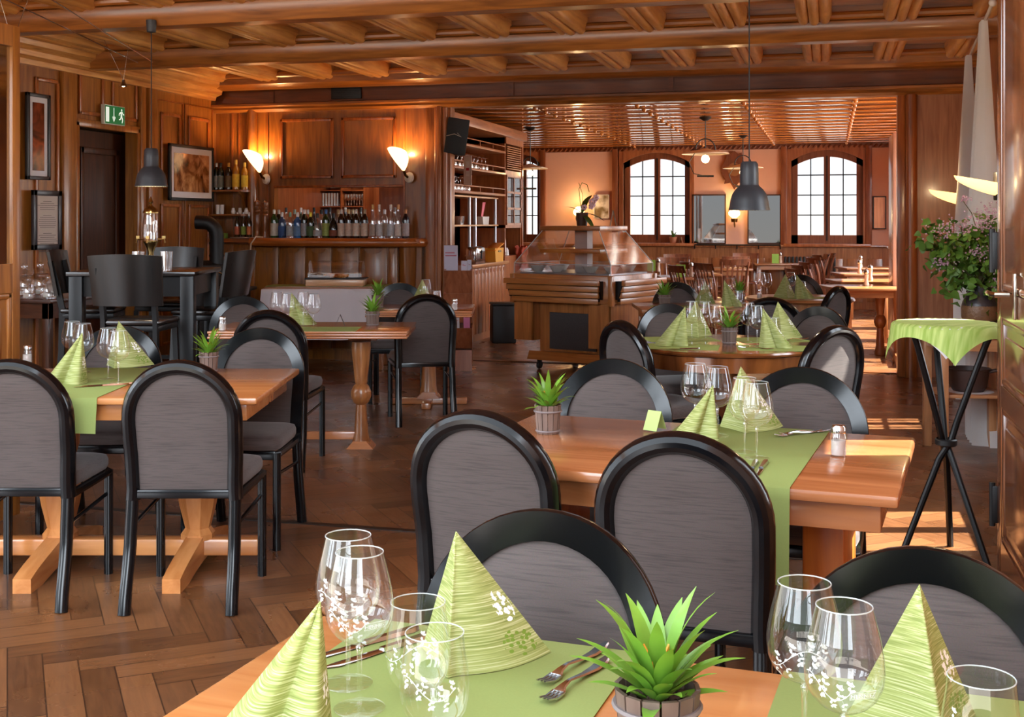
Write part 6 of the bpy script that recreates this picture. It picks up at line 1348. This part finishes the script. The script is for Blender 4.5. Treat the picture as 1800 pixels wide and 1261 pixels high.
# orchid and card on top
oc = thing('orchid', 'white and pink orchid with broad leaves on top of the salad bar', 'potted plant', on_sb(-.02, 0, gz2 + .0455), 0.3); g3 = P('orchid_leaf', (70, 110, 40), .4, coat=.2)
B().lathe([(0, 0), (.05, 0), (.062, .13), (.055, .13), (0, .11)], 20).build('pot', P('brown_pot', (74, 44, 28), .5), oc)
b = B()
for a, ln, el in ((.3, .24, .1), (2.9, .2, .9), (3.4, .24, .75), (5.2, .22, -.3), (5.9, .2, .2), (1.0, .3, 1.25)):
    vs = []
    for q in range(9): u = q/8; r = ln*u*math.cos(el*(1-.4*u)); z = .12 + ln*u*math.sin(el) - .1*u*u; ww = .032*math.sin(PI*min(1, u*.93+.07))**.7; s_ = Vector((-math.sin(a), math.cos(a), 0))*ww; pp = Vector((math.cos(a)*r, math.sin(a)*r, z)); vs += [pp - s_, pp + s_]
    b._add(vs, [(2*q, 2*q+1, 2*q+3, 2*q+2) for q in range(8)])
b.build('foliage', g3, oc)
b = B(); b.tube([(0, 0, .12), (-.02, 0, .25), (-.03, .0, .36), (.0, 0, .42), (.05, 0, .40), (.07, 0, .33)], .004, 6).tube([(0, 0, .12), (.01, .02, .3), (-.03, .02, .42)], .003, 6); b.build('stem', g3, oc)
b = B(); rnd = random.Random(2)
for k in range(6):
    c0_ = Vector((.07 + rnd.uniform(-.06, .07), -.04, .22 + rnd.uniform(-.05, .06)))
    for q in range(5): a = 2*PI*q/5; b.ball(c0_ + Vector((.018*math.cos(a), 0, .018*math.sin(a))), .014, 8, 5)
b.build('blossoms', P('orchid_petal', (232, 200, 216), .6), oc)
p = on_sb(.26, .12, gz2 + .0455); card(Vector((p.x, p.y)), YAW, 'white folded card on the right end of the salad bar top', .12, .15, (214, 214, 206), gz2 + .046, 'menu cards')
# low serving bench right of the salad bar
t = simple_table('low wooden bench with a pale top between salad bar and walnut table', 'low_bench', CW(1.72, 11.0), YAW, .75, .5, wfar, h=.68, apron=.1)
# black bin by the niche counter
p = PD(884, 14.0); t = thing('waste_bin', 'dark waste bin at the corner of the niche counter', 'bin', p, YAW + R(8)); B().box(-.14, .14, -.14, .14, 0, .44, bev=.015).build('body', IRON(), t); B().box(-.145, .145, -.145, .145, .44, .47, bev=.01).build('lid', IRON(), t)
# ================================================================= FAR ROOM FURNITURE
def bistro_chair():
    t = thing('wooden_chair', 'x', 'chair'); m = WOOD('bistro_wood', (84, 42, 24), (140, 82, 54), 'z', knots=False)
    b = B(); b.lathe([(0, .435), (.19, .435), (.2, .445), (.2, .46), (.18, .468), (0, .464)], 28); b.build('seat', m, t)
    for s_ in (-1, 1):
        b = B(); b.tube([(s_*.17, -.20, 0), (s_*.16, -.165, .44), (s_*.175, -.20, .70), (s_*.185, -.255, .88)], .016, 8); b.build('leg', m, t)
        b = B(); b.tube([(s_*.17, .17, 0), (s_*.15, .14, .44)], .016, 8, scale=[.7, 1]); b.build('leg', m, t)
    b = B(); b.grid(lambda u, v: ((u-.5)*.42, -.235 - .025*v - .045*(1-(2*u-1)**2), .83 + .085*v), 13, 4); b.grid(lambda u, v: ((u-.5)*.42, -.215 - .025*v - .045*(1-(2*u-1)**2), .83 + .085*v), 13, 4); b.grid(lambda u, v: ((u-.5)*.42, -.26 + .02*v - .045*(1-(2*u-1)**2), .915), 13, 2)
    b.build('top_rail', m, t)
    for x in (-.09, -.03, .03, .09): b = B(); b.sweep([(x, -.18, .46), (x*1.1, -.215, .65), (x*1.2, -.265, .84)], [(-.013, -.004), (.013, -.004), (.013, .004), (-.013, .004)], up=(0, 1, 0)); b.build('back_slat', m, t)
    b = B()
    for s_ in (-1, 1): b.tube([(s_*.165, -.185, .2), (s_*.16, .155, .2)], .009, 6)
    b.tube([(-.16, 0, .2), (.16, 0, .2)], .009, 6); b.build('stretcher', m, t); return t
BC = Proto(bistro_chair); GB = 'dark bentwood chairs in the far room'
def bc(px, d, head, label): p = PD(px, d); return BC.at((p.x, p.y, 0), YAW + R(head), label, GB)
bc(1184, 16.6, 178, 'dark slat-back chair facing us behind the green card by the canopy'); bc(1192, 18.3, 176, 'dark slat-back chair half hidden behind another near the canopy')
bc(1222, 13.9, -74, 'slat-back chair seen sideways nearest the salad bar'); bc(1240, 15.0, -72, 'slat-back chair seen sideways just behind the one nearest the salad bar')
bc(1284, 16.3, 4, 'slat-back chair seen from behind in the middle of the far room'); bc(1283, 17.6, 10, 'slat-back chair whose rail shows above another in the far room'); bc(1268, 14.6, -70, 'slat-back chair seen sideways with slanting slats, far room middle')
bc(1312, 18.9, 170, 'dark chair by the wainscot left of the card table')
for k, (px, d, lb) in enumerate(((1430, 12.9, 'chair at the right table row, nearest one'), (1438, 13.9, 'chair at the right table row, second from us'), (1448, 15.0, 'chair at the right table row, third from us'), (1457, 16.8, 'chair at the right table row, fourth from us'), (1464, 18.2, 'chair at the right table row, last one'))): bc(px, d, -88, lb)
bc(1424, 18.6, 84, 'chair by the radiator niche, left of the right table row'); bc(1436, 19.1, 80, 'chair by the radiator niche, closest to the wall')
ft = lambda label, px0, px1, d, D, leg='box', h=.75, g='wooden tables in the far room': simple_table(label, 'bistro_table', CW(((px0+px1)/2-900)/FPX*(d + D/2), d + D/2), YAW, (px1-px0)/FPX*d, D, wfar, h=h, leg=leg, group=g)
ft('small far table with a green card against the wainscot', 1320, 1402, 19.0, .55); ft('far table behind the middle slat-back chairs', 1236, 1316, 16.9, .7)
ft('far table beside the green card chair, bright with daylight', 1158, 1212, 14.2, .8); ft('far table seen edge-on between the sideways chairs', 1214, 1262, 15.2, .7)
ft('right row table nearest the opening, on turned legs', 1452, 1578, 11.95, .75, 'turn'); ft('right row table, second from the opening', 1462, 1582, 13.3, .7); ft('right row table, third from the opening', 1470, 1580, 15.2, .7); ft('right row table, farthest from the opening', 1476, 1576, 17.2, .7)
def pmill():
    t = thing('table_mill', 'x', 'pepper mill'); b = B(); b.lathe([(0, 0), (.026, 0), (.028, .02), (.018, .06), (.024, .11), (.026, .12), (0, .12)], 14); b.build('body', P('mill_pale', (206, 176, 150), .3), t); b = B(); b.lathe([(0, .121), (.022, .122), (.03, .14), (.024, .165), (.008, .17), (.01, .182), (0, .188)], 14); b.build('head', CHROME(), t); return t
PM = Proto(pmill); GM = 'little mills on the far tables'
for px, d, lb in ((1523, 12.4, 'little mill on the right row table nearest the opening'), (1530, 13.6, 'little mill on the second right row table'), (1511, 15.4, 'little mill on the third right row table'), (1513, 17.4, 'little mill on the farthest right row table'), (1372, 19.2, 'little mill beside the green card at the wainscot'), (1215, 14.5, 'little mill right of the green card near the canopy'), (1157, 16.0, 'little mill just behind the canopy')): PM.at(PD(px, d, .7505), 0, lb, GM)
for px, d, lb in ((1363, 19.15, 'green card on the table against the wainscot'), (1197, 14.4, 'green card on the table right of the salad bar'), (1145, 16.2, 'green card seen just above the right canopy edge')): card(PD(px, d), YAW + R(82), lb, .11, .15, (132, 172, 60), .7505)
# far wall mirrors, pictures, sconces, clock shelf
def far_rect(name, label, cat, pxa, pxb, pya, pyb, m_in, m_fr, fw=.02, y=YF - .03):
    x0, x1 = onY(pxa, y)[0], onY(pxb, y)[0]; d = onY((pxa+pxb)/2, y)[1]; z0, z1 = ZY(pyb, d), ZY(pya, d)
    t = thing(name, label, cat, ((x0+x1)/2, y, (z0+z1)/2)); hx_, hz_ = (x1-x0)/2, (z1-z0)/2
    b = B()
    for (a0, a1, c0, c1) in ((-hx_, hx_, -hz_, -hz_+fw), (-hx_, hx_, hz_-fw, hz_), (-hx_, -hx_+fw, -hz_, hz_), (hx_-fw, hx_, -hz_, hz_)): b.box(a0, a1, -.02, .02, c0, c1)
    b.build('frame', m_fr, t); B().box(-hx_+fw*.5, hx_-fw*.5, -.008, .02, -hz_+fw*.5, hz_-fw*.5).build('glass' if 'mirror' in name else 'print', m_in, t); return t
MIR = P('mirror_silver', (225, 225, 225), .02, metal=1); fr_ = P('thin_dark_frame', (60, 40, 30), .4)
far_rect('wall_mirror', 'dark reflecting mirror left of the grey pendant on the far wall', 'mirror', 1217, 1276, 342, 429, MIR, fr_); far_rect('wall_mirror', 'bright reflecting mirror under the grey pendant on the far wall', 'mirror', 1314, 1373, 342, 429, MIR, fr_); far_rect('wall_mirror', 'narrow mirror at the right end of the far wall', 'mirror', 1534, 1558, 345, 403, MIR, fr_)
far_rect('framed_picture', 'small pale print of a bottle on the far wall behind the orchid', 'picture', 1044, 1071, 342, 384, ART('bottle_print', [(226, 214, 200), (220, 206, 190), (130, 110, 80), (90, 70, 50)], 4, .3), P('pale_frame', (214, 200, 186), .5), .012)
def vsconce(px, py, label, power=5):
    x, d = onY(px, YF - .12); t = thing('wall_lamp', label, 'wall lamp', (x, YF - .02, ZY(py, d)), 0, 'small globe wall lamps in the far room')
    b = B(); b.tube([(0, 0, -.14), (0, -.05, -.2), (0, -.12, -.16), (0, -.13, -.08)], .01, 6); b.lathe([(0, -.12), (.05, -.12), (.06, -.06), (.03, -.05)], 14, Matrix.Translation((0, -.13, 0))); b.build('bracket', P('brass_arm', (120, 90, 50), .3, metal=1), t)
    b = B(); b.lathe([(.03, -.05), (.09, .0), (.095, .04), (.06, .1), (.03, .12)], 20, Matrix.Translation((0, -.13, 0)), cap=False); b.build('lamp_shade', P('globe_glow', (255, 240, 210), .3, emis=(255, 206, 130), es=7), t); l = light('globe_bulb', 'POINT', (0, -.22, .06), power, (1, .68, .34), shadow_soft_size=.06); l.parent = t
vsconce(1291, 378, 'glowing globe wall lamp between the two far mirrors', 14); vsconce(1018, 376, 'glowing globe wall lamp left of the orchid on the far wall', 14)
x, d = onY(1291, YF - .06); t = thing('carved_clock', 'carved brown wooden clock high on the far wall behind the grey pendant', 'clock', (x, YF - .03, ZY(298, d)))
pts = [(.0, .31), (.06, .26), (.12, .28), (.14, .16), (.20, .06), (.21, -.06), (.15, -.16), (.17, -.24), (.07, -.22), (0, -.34), (-.07, -.22), (-.17, -.24), (-.15, -.16), (-.21, -.06), (-.20, .06), (-.14, .16), (-.12, .28), (-.06, .26)]
B().prism(pts, -.05, .0, plane='xz').build('case', WOOD('clock_wood', (90, 44, 20), (140, 76, 40), 'z', knots=False), t); B().lathe([(0, 0), (.11, 0), (.11, .012), (0, .012)], 24, Matrix.Translation((0, -.05, .0)) @ Matrix.Rotation(R(90), 4, 'X')).build('dial', P('dial_brown', (150, 100, 60), .5), t)
# peg rail, radiator
b = B(); x0, x1 = fx(1222), fx(1372); zr = ZY(431, 19.6); b.tube([(x0, YF - .12, zr), (x1, YF - .12, zr)], .012, 8)
for k in range(5): x = x0 + (x1-x0)*k/4; b.tube([(x, YF - .12, zr), (x, YF - .09, zr - .06), (x, YF, zr - .06)], .010, 6)
tag(b.build('wall_rail', IRON()), 'thin dark rail along the far wall under the mirrors', 'rail')
x, d = onY(1425, YF - .1); t = thing('radiator', 'dark ribbed radiator in the wainscot niche under the right far window', 'radiator', (x, YF - .09, .55))
for k in range(14): b = B(); b.box(-.42 + k*.06, -.385 + k*.06, -.03, .02, 0, .3, bev=.008); b.build('column', IRON(), t)
# sill things
for px, lb, h_ in ((1183, 'small potted cactus on the middle far window sill', .16),):
    x, d = onY(px, YF - .05); t = thing('sill_plant', lb, 'potted plant', (x, YF - .03, ZS + .001)); B().lathe([(0, 0), (.05, 0), (.065, .1), (0, .09)], 14).build('pot', P('terracotta', (170, 110, 80), .7), t); b = B(); leaves(b, 10, .14, 9, .016, 1.3); fo = b.build('foliage', g3, t); fo.location = (0, 0, .1)
x, d = onY(1197, YF - .05); card(Vector((x, YF - .03)), 0, 'small brown card on the middle far window sill', .12, .1, (150, 110, 84), ZS + .001, 'menu cards')
# ================================================================= RIGHT SIDE: CURTAINS, LILAC, STANDS
def curtain(label, px, d, zt_, zb, w_top, w_bot, gather=None, seed=0, amp=.085):
    p = PD(px, d); b = B(); n = 49
    def f(u, v):
        z = zt_ + (zb - zt_)*v; w_ = w_top + (w_bot - w_top)*min(1, v*1.6) + (.02 if v < .03 else 0); off = 0
        if gather and v > gather: k = (v - gather)/(1 - gather); off = k**1.5; w_ = w_bot*(1 + .5*k)
        return (math.sin(u*PI*11 + seed)*(.02 + amp*min(1, v*1.8)) - off*.02, (u-.5)*w_ - off*.25, z)
    b.grid(f, n, 26); o = b.build('curtain', CUR, sharp=80); o.location = (p.x, p.y, 0); tag(o, label, 'curtain', 'sheer white curtains'); return o
m, nt, pb, N, L = _new('sheer_curtain'); pb.inputs['Base Color'].default_value = (.86, .85, .84, 1); pb.inputs['Roughness'].default_value = .9
tl_ = N('ShaderNodeBsdfTranslucent'); tl_.inputs[0].default_value = (.9, .9, .88, 1); mx = N('ShaderNodeMixShader'); mx.inputs[0].default_value = .45; L(pb.outputs[0], mx.inputs[1]); L(tl_.outputs[0], mx.inputs[2]); L(mx.outputs[0], nt.nodes['Material Output'].inputs[0]); CUR = m
c1 = curtain('long white curtain nearest the door leaf, reaching below the lilac table', 1728, 7.95, 2.76, .0, .16, .36, .62); c1.location.z = .0
c2 = curtain('white curtain behind the lilac, farther from us', 1702, 9.45, 2.74, .02, .12, .26, None, 1)
bpy.context.view_layer.update()
b = B(); b.tube([(PD(1700, 9.9).x, PD(1700, 9.9).y, 2.745), (PD(1745, 7.3).x, PD(1745, 7.3).y, 2.765)], .012, 8); b.ball((PD(1745, 7.3).x, PD(1745, 7.3).y, 2.765), .025); tag(b.build('curtain_rod', P('rod_white', (206, 200, 196), .4)), 'pale curtain rod high along the right wall', 'curtain rod')
# tripod bistro stand with green cloths
p = PD(1663, 5.02); zt3 = ZY(569, 5.02); t = thing('tripod_table', 'tall folding tripod table with crossed black tubes draped in green', 'table', p, YAW)
B().lathe([(0, zt3 - .018), (.205, zt3 - .018), (.21, zt3 - .008), (.205, zt3), (0, zt3)], 40).build('tabletop', P('dark_disc', (50, 46, 46), .5), t)
for k in range(3):
    a = R(205) + k*2*PI/3; ca, sa = math.cos(a), math.sin(a); a2 = a + R(40)
    b = B(); b.tube([(.185*ca, .185*sa, zt3 - .02), (.16*ca, .16*sa, zt3 - .08), (.045*ca, .045*sa, .58), (.022*ca, .022*sa, .50), (-.03*math.cos(a2), -.03*math.sin(a2), .42), (-.2*math.cos(a2), -.2*math.sin(a2), 0)], .014, 10); b.build('leg', BLKW(), t)
b = B(); b.lathe([(.04, .475), (.045, .48), (.045, .5), (.04, .505)], 16, cap=False); b.build('clamp_ring', IRON(), t)
def drape(label, rz, mat_, z, size, col=None, drop=1.0, R0=.2):
    b = B(); n = 25
    def f(u, v):
        x, y = (u-.5)*2*size, (v-.5)*2*size; r = math.hypot(x, y)
        if r <= R0: return (x, y, 0)
        ex = r - R0; a = math.atan2(y, x); out = R0 + .012 + ex*.16 + (.012*math.sin(4*a)*min(1, ex*6) if size < .25 else 0); return (out*math.cos(a), out*math.sin(a), -ex*.97*drop)
    b.grid(f, n, n); o = b.build('table_cloth', mat_, sharp=80); o.location = (p.x, p.y, z); o.rotation_euler.z = YAW + rz; md = o.modifiers.new('s', 'SOLIDIFY'); md.thickness = .0015; return tag(o, label, 'tablecloth')
m, nt, pb, N, L = _new('sprig_cloth'); tc = N('ShaderNodeTexCoord'); mp = N('ShaderNodeMapping'); mp.inputs['Scale'].default_value = (6, 70, 6); n = N('ShaderNodeTexNoise'); n.inputs['Scale'].default_value = 1; L(tc.outputs['Object'], mp.inputs[0]); L(mp.outputs[0], n.inputs[0]); cr = N('ShaderNodeValToRGB'); cr.color_ramp.elements[0].position = .35; cr.color_ramp.elements[0].color = (*lin((150, 178, 78)), 1); cr.color_ramp.elements[1].position = .7; cr.color_ramp.elements[1].color = (*lin((200, 216, 128)), 1); L(n.outputs[0], cr.inputs[0]); L(cr.outputs[0], pb.inputs[0]); pb.inputs['Roughness'].default_value = .85; SPR = m
drape('white undercloth on the tripod table, its corners hanging at both sides', R(25), P('white_cloth', (214, 206, 208), .85), zt3 + .003, .237, R0=.202)
drape('green printed cloth with a point hanging over the tripod table front', R(33), SPR, zt3 + .006, .262, R0=.208)
# wooden plant table with lilac vase
pc = PD(1702, 7.35); zt4 = ZY(588, 7.2)
pt = thing('plant_table', 'light wooden two-tier table carrying the lilac vase', 'table', pc, YAW + R(-4)); wo = lambda a: WOOD('light_oak_table', (158, 104, 66), (198, 142, 98), a, knots=False)
B().box(-.24, .24, -.22, .22, zt4 - .025, zt4, bev=.005).build('tabletop', wo('x'), pt); B().box(-.21, .21, -.19, .19, zt4 - .10, zt4 - .025).build('apron', wo('x'), pt)
for sx in (-1, 1):
    for sy in (-1, 1): B().box(sx*.2-.024, sx*.2+.024, sy*.18-.024, sy*.18+.024, 0, zt4 - .025, bev=.004).build('leg', wo('z'), pt)
zl = ZY(690, 7.3); B().box(-.2, .2, -.18, .18, zl - .02, zl, bev=.003).build('lower_shelf', wo('x'), pt)
t = thing('iron_pot', 'dark cast pot with handles on the lower tier of the plant table', 'pot', (pc.x, pc.y, zl + .004)); b = B(); b.lathe([(0, 0), (.09, 0), (.11, .03), (.125, .13), (.135, .14), (.125, .14), (.1, .02), (0, .01)], 24); b.build('body', P('brown_cast', (64, 44, 38), .5), t)
for s_ in (-1, 1): b = B(); b.tube([(s_*.12, -.03, .12), (s_*.16, -.03, .13), (s_*.16, .03, .13), (s_*.12, .03, .12)], .008, 6); b.build('handle', P('brown_cast', (64, 44, 38), .5), t)
b = B(); b.lathe([(0, 0), (.14, 0), (.15, .001), (.14, .003), (0, .003)], 30); o = b.build('doily', P('lace_white', (206, 206, 214), .8)); o.location = (pc.x, pc.y, zl + .0005); tag(o, 'white lace doily under the dark pot', 'doily')
vp = PD(1722, 7.3, zt4 + .0005); vs_ = thing('vase', 'big dark stoneware vase with a bronze relief band holding lilac', 'vase', vp); b = B(); b.lathe([(0, 0), (.09, 0), (.095, .02), (.10, .09), (.105, .17), (.10, .19), (.085, .22), (.065, .26), (.06, .29), (.066, .30), (.056, .30), (.05, .26), (0, .2)], 32); b.build('body', P('vase_black', (40, 36, 40), .35, bump=.5, nscale=60), vs_); b = B(); b.lathe([(.101, .08), (.107, .10), (.108, .15), (.104, .172)], 40, cap=False); b.build('relief_band', P('bronze_relief', (112, 80, 52), .45, bump=1, nscale=70, noise=.4), vs_)
lb_ = thing('lilac_bouquet', 'bouquet of green leaves and pale mauve lilac blossoms above the stone vase', 'bouquet', vp + Vector((0, 0, .28))); rnd = random.Random(7)
L1, L2m = P('lilac_leaf', (84, 120, 44), .5, noise=.3, nscale=8), None
right = Vector((CA, SA, 0)); fwd = Vector((-SA, CA, 0))
def rp(px, py, dd=0): return right*((px-1722)/FPX*7.3) + fwd*dd + Vector((0, 0, ZY(py, 7.3) - zt4 - .28))
b = B(); st_m = P('lilac_stem', (80, 76, 44), .7); bs = B(); tips = []
centers = [(1655, 430, 26), (1690, 415, 30), (1720, 425, 30), (1745, 420, 22), (1665, 460, 26), (1700, 460, 34), (1730, 465, 28), (1750, 455, 18), (1650, 455, 16), (1680, 490, 22), (1712, 500, 28), (1740, 500, 26), (1750, 480, 14), (1672, 508, 12), (1738, 540, 12), (1727, 402, 10), (1628, 418, 6), (1640, 400, 12), (1735, 395, 12)]
for (cx_, cy_, k) in centers:
    for q in range(int(k*1.5)):
        c = rp(cx_ + rnd.gauss(0, 13), cy_ + rnd.gauss(0, 12), rnd.uniform(-.12, .12)); ln = rnd.uniform(.045, .075)
        dr = Vector((rnd.uniform(-1, 1), rnd.uniform(-1, 1), rnd.uniform(-.9, .35))).normalized(); sd = dr.cross(Vector((rnd.uniform(-1, 1), rnd.uniform(-1, 1), rnd.uniform(-.3, 1)))).normalized(); nn = dr.cross(sd)
        sh = [(0, 0), (.05, .35), (.25, .5), (.5, .42), (.8, .16), (1, 0), (.8, -.16), (.5, -.42), (.25, -.5), (.05, -.35)]
        vs = [c + dr*(a*ln) + sd*(w_*ln*.85) + nn*(abs(w_)*ln*.25 - a*a*ln*.15) for a, w_ in sh] + [c + dr*(.5*ln)]
        b._add(vs, [(k_, (k_+1) % 10, 10) for k_ in range(10)])
    tips.append(rp(cx_, cy_, rnd.uniform(-.05, .05)))
b.build('foliage', L1, lb_, sharp=80)
for tp in tips: bs.tube([Vector((0, 0, 0)), tp*.5 + Vector((0, 0, .03)), tp], .004, 5)
bs.tube([rp(1725, 430), rp(1708, 375), rp(1692, 352)], .003, 5); bs.build('stem', st_m, lb_)
for (cx_, cy_, l_, wd) in ((1652, 405, 60, 12), (1690, 395, 45, 14), (1732, 372, 40, 12), (1715, 385, 34, 10), (1714, 440, 44, 13), (1645, 462, 34, 10), (1722, 400, 30, 10), (1750, 355+110, 26, 8), (1686, 350, 16, 5), (1740, 498, 18, 7)):
    fb = B()
    for q in range(int(l_*1.5)):
        c = rp(cx_ + rnd.gauss(0, l_*.28), cy_ + rnd.gauss(0, wd*.75), -.10 + rnd.uniform(-.05, .04)); a0 = rnd.uniform(0, 6); r = .0065
        for w_ in range(4): a = a0 + w_*PI/2; e1 = (right*math.cos(a) + Vector((0, 0, 1))*math.sin(a))*r; e2 = (right*math.cos(a+.6) + Vector((0, 0, 1))*math.sin(a+.6))*r*.7; e3 = (right*math.cos(a-.6) + Vector((0, 0, 1))*math.sin(a-.6))*r*.7; o3 = fwd*rnd.uniform(-.003, .003); fb._add([c, c+e3+o3, c+e1, c+e2-o3], [(0, 1, 2, 3)])
    fb.build('lilac_blossom', P('lilac_petal', (176, 144, 170), .7, noise=.25, nscale=40), lb_, flat=True)
